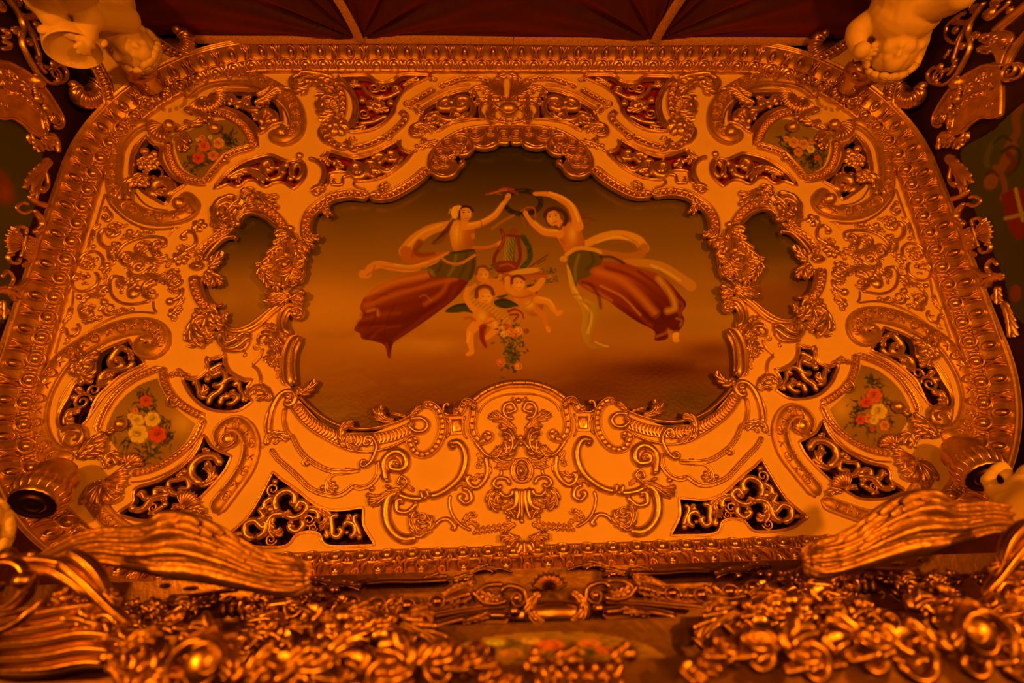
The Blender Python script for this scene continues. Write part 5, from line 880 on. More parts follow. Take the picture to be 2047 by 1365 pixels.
cv.stroke([925,600,928,650,955,675], 32, SK, 1, 6); cv.stroke([1118,610,1085,650,1040,670], 34, SK, 1, 6, 40); cv.poly([960,680,1010,660,1060,670,1110,710,1125,760,1090,805,1040,800,1000,760,965,720], SK, 1, 6, True, ((.004, .003), SKD)); cv.glow((1050, 745), 34, 28, SKL, .7); cv.stroke([1090,715,1150,728,1180,770,1205,795], 42, SK, 1, 6, 22); cv.oval((1212, 790), 24, 13, SK, 1, 4, -.5); cv.stroke([1085,775,1125,800,1135,845,1150,880], 38, (196,80,18), 1, 6, 18); cv.oval((1150, 880), 12, 20, SK, 1, 4, -.5); cv.stroke([1100,705,1155,720,1185,760], 10, SKL, .6); cv.stroke([960,700,1000,705,1060,690], 8, (150,40,8), .7); cv.stroke([1020,750,1045,742,1060,720], 6, SKD, .6)
cv.oval((985, 628), 38, 40, SK, 1, 5); cv.glow((992, 634), 22, 24, SKL, .7); cv.stroke([948,625,955,592,990,585,1018,605], 16, (96,30,4), .95, 6); cv.oval((980, 622), 5, 3, (60,16,0), .8, 2); cv.oval((1002, 620), 5, 3, (60,16,0), .8, 2); cv.stroke([985,648,1000,648], 4, (160,34,8), .8); cv.stroke([930,780,970,770,1005,790,1015,820], 16, (140,16,4), .95, 6, 8); cv.stroke([940,800,985,800,960,835], 11, (118,8,0), .9, 5)
cv.stroke([712,660,698,700,730,755,765,785], 34, SK, 1, 6, 40); cv.oval((708, 662), 17, 16, SK, 1, 4); cv.poly([740,780,790,755,850,770,870,820,850,860,800,875,750,860,735,820], SK, 1, 6, True, ((.004, .004), SKD)); cv.glow((785, 810), 30, 34, SKL, .7); cv.stroke([760,850,722,890,718,940,728,1000], 58, SK, 1, 6, 26); cv.stroke([835,840,862,865,840,900,812,925], 52, SK, 1, 6, 28); cv.oval((718, 1012), 26, 13, SK, 1, 4, -.4); cv.stroke([715,900,705,950], 14, SKL, .6); cv.stroke([845,830,860,860], 14, SKL, .6); cv.stroke([775,870,760,920,745,990], 7, SKD, .6)
cv.stroke([790,870,785,930,805,975], 40, (122,14,2), .95, 8, 16); cv.stroke([800,880,800,930,820,980], 8, (170,50,14), .6); cv.stroke([770,870,810,850,850,830], 10, (150,40,10), .7); cv.stroke([690,820,715,815,745,830], 16, (170,60,14), .9, 6)
cv.oval((800, 690), 47, 50, SK, 1, 5); cv.glow((812, 705), 26, 28, SKL, .8); cv.stroke([755,700,758,660,790,642,830,652,846,685], 22, (104,34,4), .95, 7); cv.stroke([765,670,800,652,835,668], 8, (160,64,16), .6); cv.oval((790, 698), 6, 3, (60,16,0), .9, 2); cv.oval((820, 698), 6, 3, (60,16,0), .9, 2); cv.stroke([796,722,815,722], 4, (160,30,8), .9); cv.stroke([806,700,808,712], 3, SKD, .7)
cv.stroke([748,635,722,660,725,705,765,742,830,762,880,800,915,840], 16, (196,92,26), 1, 5, 56)
for t in np.linspace(.15, 1, 14):
    x = np.interp(t, [0, .2, .35, .55, .75, 1], [748, 722, 740, 800, 860, 915]); y = np.interp(t, [0, .2, .35, .55, .75, 1], [635, 680, 728, 752, 785, 835]); cv.stroke([x - 4 - 14 * t, y + 16 * t + 4, x + 6 + 16 * t, y - 16 * t], 4, (120,44,6), .7)
# --- flowers spilling from the horn
for i in range(170):
    t = rr.random(); cx = np.interp(t, [0, .5, 1], [930, 960, 940]); cy = np.interp(t, [0, .5, 1], [860, 980, 1090]); sp = np.interp(t, [0, .4, 1], [62, 66, 36]); x, y = rr.gauss(cx, sp * .55), rr.gauss(cy, 22); q = rr.uniform(0, 6.3); cv.stroke([x, y, x + 18 * math.cos(q), y + 16 * math.sin(q)], 12, rr.choice([(36,30,6), (52,42,8), (72,54,12), (90,64,16), (60,40,6)]), .85, 4, 3)
for x, y, r_, c in ((938, 898, 26, (206,80,30)), (985, 890, 26, (216,98,40)), (905, 905, 20, (214,110,30)), (925, 862, 15, (190,50,16)), (965, 915, 18, (196,70,24)), (888, 1064, 24, (196,70,28)), (985, 1086, 22, (206,84,34)), (1030, 890, 16, (150,50,12)), (900, 870, 14, (214,100,30)), (965, 1020, 12, (80,20,6))):
    cv.oval((x, y), r_, r_ * .9, c, 1, 5)
    for k in range(5): q = rr.uniform(0, 6.3); cv.stroke([x + r_ * .6 * math.cos(q), y + r_ * .55 * math.sin(q), x + r_ * .5 * math.cos(q + .9), y + r_ * .5 * math.sin(q + .9)], 5, tuple(max(0, v * .66) for v in c), .7, 3)
    cv.oval((x - r_ * .25, y - r_ * .3), r_ * .35, r_ * .25, tuple(min(255, v * 1.22) for v in c), .6, 5)
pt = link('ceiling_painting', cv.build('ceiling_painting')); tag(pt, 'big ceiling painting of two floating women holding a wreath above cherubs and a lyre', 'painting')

# ---- the two small oval skies
for sd, side, cs in ((1, 'left', [(58,26,2), (76,34,4), (116,52,8), (150,68,8), (158,70,5), (138,58,2)]), (-1, 'right', [(60,27,2), (76,34,4), (98,44,6), (138,62,4), (132,50,2), (126,50,2)])):
    c2 = Canvas(grow(cr(OVAL_LOOP, .02, True), .012), .008, -.028).sheet('Y'); c2.gradient([430, 470, 520, 560, 600, 660], cs)
    if sd == 1: c2.glow((455, 600), 30, 24, (172,82,12), .5); c2.glow((520, 580), 26, 50, (164,76,14), .5)
    else: c2.glow((430, 580), 30, 20, (96,36,0), .8); c2.glow((470, 560), 40, 10, (110,48,2), .5)
    ob = link('oval_painting', c2.build('oval_painting', sd=sd)); tag(ob, 'small oval painting of an empty clouded sky on the %s of the big one' % side, 'painting', 'small oval sky paintings')

# ---- rose medallion canvases
def rose_paint(cn, x, y, r, c):
    q = random.Random(int(x * 7 + y)); dk = tuple(v * .5 for v in c); md = tuple(v * .78 for v in c); lt = tuple(min(255, v * 1.16) for v in c)
    cn.oval((x, y), r * .98, r * .9, md, 1, r * .16); a0 = q.uniform(0, 6.3)
    for k in range(6):
        a = a0 + k * 1.047; px, py = x + r * .55 * math.cos(a), y + r * .5 * math.sin(a); cn.oval((px, py), r * .42, r * .34, c, .9, r * .14, a + 1.57); cn.stroke([px + r * .3 * math.cos(a - .9), py + r * .3 * math.sin(a - .9), px + r * .36 * math.cos(a), py + r * .36 * math.sin(a), px + r * .3 * math.cos(a + .9), py + r * .3 * math.sin(a + .9)], r * .12, lt, .75, r * .12)
        cn.stroke([x + r * .3 * math.cos(a + .5), y + r * .3 * math.sin(a + .5), x + r * .85 * math.cos(a + .52), y + r * .8 * math.sin(a + .52)], r * .1, dk, .6, r * .14)
    ox, oy = x + r * .12 * math.cos(a0), y - r * .1; cn.oval((ox, oy), r * .46, r * .4, md, .9, r * .16)
    for k in range(4): a = a0 + 1 + k * 1.6; R = r * (.36 - .07 * k); cn.stroke([ox + R * math.cos(a), oy + R * .85 * math.sin(a), ox + R * math.cos(a + .8), oy + R * .85 * math.sin(a + .8), ox + R * math.cos(a + 1.6), oy + R * .85 * math.sin(a + 1.6)], r * .11, dk if k % 2 else lt, .7, r * .1)
    cn.oval((ox, oy), r * .12, r * .1, dk, .8, r * .1)
RED, PINK, WHITE, ORG = (206,46,18), (222,92,36), (228,120,44), (214,80,18)
def bouquet(cn, leaves, spread, n, roses, seed):
    q = random.Random(seed)
    for i in range(n):
        cx, cy = q.choice(leaves); x, y = q.gauss(cx, spread), q.gauss(cy, spread * .8); t = q.uniform(0, 6.3); L = q.uniform(40, 84); cn.stroke([x, y, x + L * .5 * math.cos(t + .2), y + L * .5 * math.sin(t + .2), x + L * math.cos(t), y + L * math.sin(t)], q.uniform(14, 28), q.choice([(34,20,2), (48,30,4), (62,38,6), (76,44,6), (26,14,2)]), .82, 8, 4)
    for x, y, r, c in roses: rose_paint(cn, x, y, r, c)
def med_canvas(key, sh, bg, glows, args, right=None):
    for sd, ar in ((1, args), (-1, right or args)):
        cn = Canvas(grow(MED[key], -.004), .0042, .003).sheet(sh)
        cn.gradient(bg[0], bg[1]); [cn.glow(*g) for g in glows]; bouquet(cn, *ar)
        root = [o for o, s0 in (MB if key == 'up' else ML).nodes if s0 == sd][0]
        me = cn.build('canvas', loc=tuple(np.array(root.location)), sd=sd); link('canvas', me, root)
med_canvas('up', 'B', ([550, 800, 1150], [(140,66,8), (150,70,9), (132,60,6)]), [((800, 640), 120, 60, (128,58,6), .5)], ([(430, 960), (740, 760), (560, 830), (480, 1000), (800, 740), (620, 950)], 46, 130, [(540, 810, 62, (212,60,26)), (685, 780, 60, PINK), (480, 930, 62, RED), (630, 905, 56, (214,76,40)), (520, 725, 34, ORG), (600, 720, 24, (214,120,44)), (475, 745, 20, WHITE)], 5),
 ([(430, 960), (740, 760), (560, 830), (480, 1000), (650, 880), (400, 900)], 46, 130, [(640, 790, 62, PINK), (530, 810, 60, (216,90,34)), (600, 890, 50, ORG), (460, 860, 46, WHITE), (720, 750, 34, (216,90,34)), (400, 950, 30, RED), (440, 780, 34, ORG)], 6))
med_canvas('low', 'G', ([420, 800, 1320], [(138,62,4), (164,76,8), (140,62,5)]), [((1620, 880), 120, 120, (214,104,28), .8), ((1000, 900), 110, 120, (138,62,4), .5)], ([(1250, 620), (1120, 880), (1420, 900), (1100, 1060), (1300, 1110), (1450, 1020), (1260, 760), (1330, 1180)], 52, 180, [(1255, 655, 62, RED), (1150, 755, 34, ORG), (1170, 850, 72, WHITE), (1320, 840, 84, WHITE), (1180, 985, 104, WHITE), (1370, 990, 92, RED), (1110, 810, 40, (224,120,40)), (1040, 990, 24, (170,90,50)), (1330, 1110, 22, (170,90,50)), (1060, 1080, 20, (150,80,46))], 8),
 ([(1250, 620), (1120, 880), (1420, 900), (1100, 1060), (1300, 1110), (1450, 1020), (1260, 760)], 52, 170, [(1250, 760, 88, (212,60,22)), (1350, 830, 62, RED), (1210, 930, 96, WHITE), (1330, 1000, 56, ORG), (1420, 1010, 54, RED), (1160, 1080, 60, ORG), (1270, 1020, 50, WHITE), (1300, 1110, 30, RED)], 9))
# ================================================================== room shell
XW, YF, YN = 2.416, -2.893, .26
def quad(name, pts, mt, label):
    o = link(name, mesh(name, pts, [(0, 1, 2, 3)], mt)); tag(o, label, None, None, 'structure'); return o
zt = ZC + .12
quad('wall_far', [(-XW, YF, 0), (XW, YF, 0), (XW, YF, zt), (-XW, YF, zt)], DARKRED, 'dark red far wall behind the gathered velvet')
quad('wall_left', [(-XW, YF, 0), (-XW, YN, 0), (-XW, YN, zt), (-XW, YF, zt)], DARKRED, 'dark red left wall below the cornice')
quad('wall_right', [(XW, YF, 0), (XW, YN, 0), (XW, YN, zt), (XW, YF, zt)], DARKRED, 'dark red right wall below the cornice')
quad('wall_near', [(-XW, YN, 0), (XW, YN, 0), (XW, YN, zt), (-XW, YN, zt)], DARKRED, 'dark red near wall behind the carved gilded reliefs')
quad('trim_2', [(-XW, .11, 3.945), (XW, .11, 3.945), (XW, YN, 3.945), (-XW, YN, 3.945)], DARKRED, 'narrow dark soffit between the near cornice and the near wall')
FLOOR = mat('floor_boards', (.09, .04, .02), .5, 0, .4, 6)
quad('floor', [(-XW, YF, 0), (XW, YF, 0), (XW, YN, 0), (-XW, YN, 0)], FLOOR, 'dark floor of the room')
LW = Frame((-XW, 0, 0), (0, 1, 0), (0, 0, 1), (1, 0, 0)); RW = Frame((XW, 0, 0), (0, 1, 0), (0, 0, 1), (-1, 0, 0)); FW = Frame((0, YF, 0), (1, 0, 0), (0, 0, 1), (0, 1, 0))
def level(z): return Frame((0, 0, z), (1, 0, 0), (0, 1, 0), (0, 0, -1))

# ================================================================== gathered velvet with braid along the far wall
VELVET = mat('red_velvet', (.028, .001, .0025), .75, 0, .35, 14, .1, 300); VELVET.node_tree.nodes['Principled BSDF'].inputs['Sheen Weight'].default_value = .35; VELVET.node_tree.nodes['Principled BSDF'].inputs['Sheen Tint'].default_value = (1, .1, .08, 1)
BRAID = mat('gold_braid', (.62, .40, .17), .7, .15, .5, 130, .5, 260)
ZB = 3.912; nodes = [-2.65, -.892, .90, 2.65]
def velvet(name, x0, x1, label, n0, n1):
    nx, nz = 150, 60; X, Z = np.meshgrid(np.linspace(x0, x1, nx), np.linspace(0, 1, nz)); zz = ZB - Z * .95; out = np.zeros_like(X)
    for i, xn in enumerate((n0, n1)):
        dx, dz = X - xn, ZB + .02 - zz; r = np.hypot(dx, dz); th = np.arctan2(dx, dz)
        out += (.030 * np.cos(15 * th + i) + .017 * np.cos(27 * th + 1.3 * i)) * np.exp(-r / .8) * np.clip(r / .25, .15, 1)
    out += .05 * Z + .04 * np.sin(np.clip((X - x0) / (x1 - x0), 0, 1) * PI) * np.sin(np.clip(Z * 1.6, 0, 1) * PI * .5) + .018
    v = np.stack([X, YF + .02 + np.clip(out, 0, 1), zz], -1).reshape(-1, 3); c = np.array([(x0 + x1) / 2, YF, ZB])
    o = link(name, mesh(name, v - c, grid_faces(nz, nx), VELVET), None, c); tag(o, label, 'drapery', 'gathered velvet drapes along the far wall')
velvet('velvet_drape', -2.38, -.892, 'dark red gathered velvet drape above the left end of the far cornice', -2.65, -.892); velvet('velvet_drape', -.892, .90, 'dark red gathered velvet drape between the two braid ribs', -.892, .90); velvet('velvet_drape', .90, 2.38, 'dark red gathered velvet drape above the right end of the far cornice', .90, 2.65)
def strip(p3, w, th, wdir):
    """thin tape along 3d points, wdir = width direction"""
    p = np.asarray(p3, float); wd = np.asarray(wdir, float); t = np.gradient(p, axis=0); t /= np.linalg.norm(t, axis=1, keepdims=True); wv = wd - (t @ wd)[:, None] * t; wv /= np.linalg.norm(wv, axis=1, keepdims=True); n = np.cross(t, wv)
    ring = [(-w / 2, 0), (-w / 2, th * .7), (-w * .4, th), (w * .4, th), (w / 2, th * .7), (w / 2, 0)]
    v = np.stack([p + wv * a + n * b for a, b in ring] + [p + wv * ring[0][0]], 1); return v.reshape(-1, 3), grid_faces(len(p), 7)
xs = np.linspace(-1.93, 1.93, 90)
for i, (a0, a1, nm) in enumerate(((-1.93, .03, 'left'), (.035, 1.93, 'right'))):
    xs = np.linspace(a0, a1, 60); p = np.column_stack([xs, np.full(60, YF + .028), 3.930 + .004 * np.sin(xs * 3)]); v, f_ = strip(p[::-1], .048, .006, (0, .25, 1)); c = p.mean(0)
    o = link('braid_tape', mesh('braid_tape', v - c, f_, BRAID), None, c); tag(o, 'gold braid tape along the top of the velvet, %s half' % nm, 'braid', 'gold braid tapes on the velvet')
for sg, nm in ((-1, 'left'), (1, 'right')):
    t = np.linspace(0, 1, 30); x = sg * (.893 + .05 * t + .12 * t ** 2) + (0.008 if sg > 0 else 0); p = np.column_stack([x, YF + .05 + .10 * t - .03 * t * t, 3.925 - .62 * t]); v, f_ = strip(p, .055, .012, (1, .2, .1)); c = p[0]
    o = link('braid_rib', mesh('braid_rib', v - c, f_, BRAID), None, c); tag(o, 'gold braid rib running over the velvet on the %s' % nm, 'braid', 'gold braid ribs on the velvet')

# ================================================================== corner pendentives with gadrooned edges
ZL = np.array([3.955, 3.92, 3.87, 3.80, 3.70, 3.58, 3.42, 3.2]); LL = np.array([.47, .385, .315, .255, .20, .165, .14, .135]); RL = np.array([.285, .262, .225, .185, .155, .13, .115, .11])
arcC = np.array([-(IX - RC), IY0 + RC]); Rlip = RC + .112
def pend():
    nt, ns = 40, 21; z = np.linspace(3.955, 3.2, nt); l = np.interp(-z, -ZL, LL); r = np.interp(-z, -ZL, RL); s = np.linspace(0, 1, ns)
    out = np.zeros((nt, 2 * ns - 1, 3))
    for i in range(nt):
        E = np.array([-XW + .03, YF + l[i]]); Rg = np.array([-XW + r[i], YF + r[i]]); E2 = np.array([-XW + l[i], YF + .03])
        a = E + (Rg - E) * s[:, None]; b = Rg + (E2 - Rg) * s[1:, None]; q = np.vstack([a, b]); k = max(0, 1 - i / 10) ** 2
        d = q - arcC; dn = np.linalg.norm(d, axis=1, keepdims=True); on = arcC + d / dn * Rlip; q = q * (1 - k) + on * k
        out[i, :, :2] = q; out[i, :, 2] = z[i]
    return out
PG = pend()
def sph_(c, r):
    v, f = ballmesh((0, 0), r, r, r, 0); return v + np.asarray(c), f
class Half:  # simple thing container for free 3d parts, mirrored left / right
    def __init__(s, name, label, cat, group, at, sides=(1, -1)):
        s.nodes = []
        for sd in sides:
            o = empty(name, (at[0] * sd, at[1], at[2])); tag(o, label.replace('{s}', 'left' if sd == 1 else 'right'), cat, group); s.nodes.append((o, sd))
    def add(s, name, vf, material, parent=None):
        v, f = vf; v = np.asarray(v, float); res = []
        for k, (root, sd) in enumerate(s.nodes):
            w = v * [sd, 1, 1] - np.array(root.location); c = w.mean(0); ff = f if sd == 1 else [list(q)[::-1] for q in f]
            par = root if parent is None else parent[k]; o = link(name, mesh(name, w - c, ff, material), par, c if parent is None else tuple(c - np.array(par.location))); res.append(o)
        return res
def tube3(p, rad, n=10, squash=1.0, taper=None, ds=.012):
    """round tube along 3d points"""
    p = cr(np.asarray(p, float), ds) if ds else np.asarray(p, float); m = len(p); t = np.gradient(p, axis=0); t /= np.linalg.norm(t, axis=1, keepdims=True) + 1e-9
    up = np.array([0, 0, 1.]) if abs(t[:, 2]).mean() < .8 else np.array([0, 1., 0]); a = np.cross(t, up); a /= np.linalg.norm(a, axis=1, keepdims=True) + 1e-9; b = np.cross(t, a)
    R = np.full(m, rad) if np.ndim(rad) == 0 else np.interp(np.linspace(0, 1, m), np.linspace(0, 1, len(rad)), rad)
    if taper is None: e = np.minimum(np.arange(m), m - 1 - np.arange(m)); R = R * np.sqrt(np.clip(1 - (1 - np.clip(e / 3, 0, 1)) ** 2, .05, 1))
    th = np.linspace(0, 2 * PI, n, endpoint=False); v = p[:, None] + R[:, None, None] * (np.cos(th)[None, :, None] * a[:, None] + squash * np.sin(th)[None, :, None] * b[:, None])
    f = [(i * n + j, i * n + (j + 1) % n, (i + 1) * n + (j + 1) % n, (i + 1) * n + j) for i in range(m - 1) for j in range(n)]
    return v.reshape(-1, 3), f
br = Half('corner_bracket', 'cream corner bracket with gadrooned gilded edges behind the {s} far statue', 'bracket', 'corner brackets under the far cornice', PG[0, 20])
br.add('panel', (PG.reshape(-1, 3), grid_faces(*PG.shape[:2])), CREAM)
def path_on(col, off):   # path along the pendentive pushed into the room
    return PG[:, col] + np.array([.6, .6, -.15]) * off
def ribs_along(name, p, w, h, gap, mt, par=None, across=None):
    p = cr(p, .006); L = np.concatenate([[0], np.cumsum(np.linalg.norm(np.diff(p, axis=0), axis=1))]); n = int(L[-1] / gap)
    for i in range(n):
        q = (i + .5) * gap; j = int(np.searchsorted(L, q)); j = min(max(j, 2), len(p) - 3); c = p[j]; t = p[j + 2] - p[j - 2]; t /= np.linalg.norm(t); a = across / np.linalg.norm(across); a = a - (a @ t) * t; a /= np.linalg.norm(a); nrm = np.cross(t, a); 
        v, f = ballmesh((0, 0), w / 2, gap * .36, h, 0, na=10, nb=6); M = np.stack([a, t, nrm]); br.add(name, (v @ M + c, f), mt, par)
def step_levels(gap, n0=0, n1=39):
    p = PG[n0:n1, 0]; L = np.concatenate([[0], np.cumsum(np.linalg.norm(np.diff(p, axis=0), axis=1))]); return [np.interp(q, L, np.arange(n0, n1)) for q in np.arange(gap, L[-1], gap)]
def pg(i, c): i0 = int(i); k = i - i0; return PG[i0, c] * (1 - k) + PG[min(i0 + 1, 39), c] * k
OUT = np.array([.6, .6, -.2]) / .87
for cols in ((0, 1, 2, 3, 4, 5), (-1, -2, -3, -4, -5, -6)):
    stripv = np.stack([PG[:, c] + OUT * (.008 + .014 * math.sin(PI * k / 5)) for k, c in enumerate(cols)], 1); eb = br.add('edge_band', (stripv.reshape(-1, 3), grid_faces(40, 6)), GOLD)
    for i in step_levels(.034):
        br.add('gadroon', tube3([pg(i, cols[0]) + OUT * .014, pg(i, cols[2]) + OUT * .026, pg(i, cols[3]) + OUT * .026, pg(i, cols[5]) + OUT * .014], [.008, .014, .014, .008], 8), GOLD2, eb)
    br.add('edge_line', tube3(np.array([PG[i, cols[5]] for i in range(40)]) + OUT * .006, .011, 6), GOLD); br.add('edge_line', tube3(np.array([PG[i, cols[0]] for i in range(40)]) + OUT * .014, .013, 8), GOLD)
br.add('panel_line', tube3(np.array([PG[7, c] for c in range(7, 18)]), .005, 6), GOLDM); br.add('panel_line', tube3(np.array([PG[7, c] for c in range(23, 34)]), .005, 6), GOLDM)
br.add('panel_line', tube3(np.array([PG[i, 17] for i in range(7, 30)]), .005, 6), GOLDM); br.add('panel_line', tube3(np.array([PG[i, 23] for i in range(7, 30)]), .005, 6), GOLDM)
n45_ = .70711
rdg = np.array([PG[i, 20] for i in range(0, 34)]) + [.012, .012, 0]
rb = br.add('ridge_roll', tube3(rdg, .042, 14), GOLD); 
for k in range(2, 33):
    c = rdg[k]; th = np.linspace(-1.9, 1.9, 9); d1 = np.array([n45_, n45_, 0]); d2 = np.array([n45_, -n45_, 0]); br.add('gadroon', tube3(c + .046 * (np.cos(th)[:, None] * d1 + np.sin(th)[:, None] * d2), .011, 6, ds=None), GOLD2, rb)

# turned mask boss where the ridge meets the cornice
def lathe(c, prof, n=24, flute=0, fl=0.0):
    a = np.linspace(0, 2 * PI, n, endpoint=False); pr = np.array(prof); k = 1 + fl * np.abs(np.cos(a * flute / 2)) if flute else np.ones(n)
    v = np.stack([c[0] + np.outer(np.cos(a) * k, pr[:, 0]), c[1] + np.outer(np.sin(a) * k, pr[:, 0]), np.broadcast_to(pr[:, 1], (n, len(pr))) + c[2]], -1); return v.reshape(-1, 3), grid_faces(n, len(pr), True)
mc = np.array([-2.10, -2.57, 3.9])
mk = br.add('mask_boss', lathe(mc, [(.02, .13), (.07, .10), (.075, .02), (.088, 0), (.085, -.02), (.07, -.035), (.075, -.05), (.062, -.075), (.03, -.085), (0, -.088)], 28, 14, .05), GOLD2)
for dx, dy, dz, r in ((.05, -.03, -.02, .022), (-.03, .05, -.02, .022), (.05, .05, -.03, .026), (.055, .0, -.06, .018), (.0, .055, -.06, .018), (.035, .035, -.085, .016)): br.add('mask_relief', ballmesh(mc[:2] + [dx, dy], r, r, r * .8, mc[2] + dz), GOLD2, mk)
for i in range(26):
    a = -.2 + i * .37; R_ = .05 + .0065 * (i % 9); br.add('bead_cluster', ballmesh((-2.02 + R_ * 1.2 * math.cos(a), -2.48 + R_ * math.sin(a)), .012, .012, .014, 3.945 + .004 * (i % 3), na=8, nb=5), GOLD)
# leafy finials at the two wall ends
def leaf3(fr, p, w, h, lobes, d0, **k): v, f = leafmesh(np.asarray(p, float), w, h, lobes, d0, **k); return fr.world(v), f
for fr, pts in ((LW, [(-2.50, 3.925), (-2.43, 3.93), (-2.37, 3.905), (-2.325, 3.86), (-2.32, 3.81), (-2.345, 3.785)]), (FW, [(-2.06, 3.945), (-1.99, 3.955), (-1.93, 3.94), (-1.89, 3.90), (-1.885, 3.85), (-1.91, 3.825)])):
    p3 = fr.world(np.array([[*p, .064 + .02 * k / 5] for k, p in enumerate(pts)])); fb = br.add('finial', tube3(p3, [.045, .052, .052, .05, .042, .02], 14), GOLD2)
    q3 = cr(p3, .004)
    for k in range(3, len(q3) - 4, 5):
        t = q3[k + 2] - q3[k - 2]; t /= np.linalg.norm(t); a1 = fr.n; a2 = np.cross(t, a1); rr0 = .05 * (1 - .5 * (k / len(q3)) ** 3); th = np.linspace(-1.7, 1.7, 9); br.add('finial_leaf', tube3(q3[k] + rr0 * (np.cos(th)[:, None] * a1 + np.sin(th)[:, None] * a2) + t * (.016 * np.cos(th * 1.8))[:, None], .009, 6, ds=None), GOLD2, fb)
    br.add('finial_knob', sph_(p3[-1], .026), GOLD2)

# ================================================================== pendant bosses in the near corners
nb = Half('pendant_boss', 'turned gilded pendant boss hanging under the {s} near corner of the cornice', 'boss', 'pendant bosses of the near corners', (-1.955, -.20, 3.9))
pc = np.array([0., 0, 0]); pD = np.array([-1.945, -.20, 3.81]); pax = Vector((.12, .75, -.62)).normalized(); pR = np.array((-pax).to_track_quat('Z', 'Y').to_matrix())
def nadd(name, vf, mt): v, f = vf; nb.add(name, (np.asarray(v) * .82 @ pR.T + pD, f), mt)
nadd('drum', lathe(pc, [(.03, .26), (.075, .24), (.105, .18), (.095, .12), (.118, .075), (.112, .04), (.098, .02), (.104, 0), (.096, -.008)], 36, 18, .035), GOLD)
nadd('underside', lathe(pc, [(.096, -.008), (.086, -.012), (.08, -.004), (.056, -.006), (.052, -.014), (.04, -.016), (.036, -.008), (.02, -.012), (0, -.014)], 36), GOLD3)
for i in range(18):
    a = i / 18 * 2 * PI; nadd('flute', tube3([(.10 * math.cos(a), .10 * math.sin(a), .12), (.12 * math.cos(a), .12 * math.sin(a), .07), (.104 * math.cos(a), .104 * math.sin(a), .02)], .011, 6), GOLD2)

# ================================================================== carved frame, crest and openwork of the side walls
cw = Thing('wall_crest', 'curved gilded crest over the painting on the {s} wall', 'crest', 'gilded crests on the side walls', S('Y', [60, 210], .01, LW)[0], fr=LW)
cw.plate('ground', 'T', [-120,170,100,165,250,230,420,330,600,500,730,680,830,850,870,960,860,1040,800,1065,740,1030,680,1000,640,1130,560,1190,430,1110,300,1000,170,930,50,940,-120,890], 9, 0, 3)
cw.tube('rim', 'T', [-120,175,100,170,250,235,420,335,600,505,730,685,830,855,868,960,850,1045,790,1065,740,1030], 7, 6, d=8); cw.tube('rim', 'T', [-120,890,50,940,170,930,300,1000,430,1110,560,1190], 6, 6, d=8); cw.tube('rim', 'T', [60,620,250,640,430,770,560,920,610,1100], 4, 4, d=8); cw.tube('rim', 'T', [80,530,300,570,500,730,650,930], 4, 4, d=8)
cw.tube('dentil_row', 'T', [100,575,280,615,450,750,590,900,640,1010], 9, 5, 'chan', d=8); W, H, z = cw.lastk; cw.along('dentil', cw.last, W * 1.15, lambda i: ballmesh((0, 0), W * .26, W * .42, H * .9, z + H * .4, lo=0, na=8, nb=4), None, GOLD2, False, W * .5)
sprig(cw, 'T', [('s', [60,330], 13, dict(d=9)), ('l', [120,290,200,330,230,420], 18, dict(d=9)), ('l', [30,420,60,480,20,520], 14, dict(d=9)), ('r', [380,500], 13, dict(d=9)), ('b', [480,520], 6, dict(d=9)), ('b', [550,430], 13, dict(d=9)), ('l', [470,560,560,600,590,680], 22, dict(d=9)), ('b', [540,670], 8, dict(d=10)), ('l', [590,740,660,790,680,830], 18, dict(d=9)), ('b', [650,800], 7, dict(d=11)), ('s', [775,930], 11, dict(d=9)), ('l', [700,880,720,950,760,1000], 14, dict(d=9)), ('l', [180,400,150,450,170,480], 12, dict(d=9)), ('s', [50,750], 9, dict(d=9)), ('l', [620,960,650,1030,640,1100], 14, dict(d=9))])
fw = Thing('wall_frame', 'gilded leaf-and-scroll frame strip beside the painting on the {s} wall', 'frame', 'gilded frame strips on the side walls', S('Y', [75, 430], .01, LW)[0], fr=LW)
sprig(fw, 'T', [('l', [420,1140,440,1220,520,1300,560,1400], 30, dict(lobes=5)), ('l', [600,1180,700,1180,760,1260,740,1400], 34, dict(lobes=7)), ('l', [560,1200,640,1280,700,1380], 22, dict(lobes=5))])
sprig(fw, 'W', [('l', [350,-110,290,-40,220,40,190,120], 30, dict(lobes=6)), ('l', [300,-20,260,60,230,170], 22, dict(lobes=6)), ('b', [290,100], 8), ('t', [330,205,260,190,190,140], 12, {}), ('t', [200,200,150,190,110,225,160,260,220,240], 9, {}), ('t', [225,235,280,290,295,350,240,395], 12, {}), ('t', [230,600,210,680,130,760,50,770], 13, {}), ('t', [60,770,90,710,50,655,5,700], 10, {}), ('b', [245,390], 7), ('l', [150,620,200,600,220,560], 16), ('l', [-40,780,60,790,140,860], 26, dict(lobes=4)), ('t', [0,790,60,800,100,860], 12, {}), ('l', [20,850,20,920,10,990], 24, dict(lobes=4)), ('b', [40,930], 9), ('l', [-20,960,-60,1100,-80,1240], 30, dict(lobes=6)), ('t', [310,-40,330,60,300,110,270,80], 8, {})])
fw.plate('console', 'W', [175,405,262,440,228,585,140,560], 10, 0, 2, False); fw.tube('console_edge', 'W', [180,405,165,480,142,558], 4, 5, d=9); fw.shell('console_shell', 'W', [165,480], [20,425], 10, 6, .8, d=3)
for c in ([205,445], [195,500], [185,545], [235,470], [220,530]): fw.ball('console_bead', 'W', c, 4, d=9)
fw.tube('console_curl', 'W', [170,410,180,365,130,350,110,395,150,410], 8, 8, d=3); fw.tube('console_curl', 'W', [140,560,120,600,70,590,60,550,100,540], 8, 8, d=3)
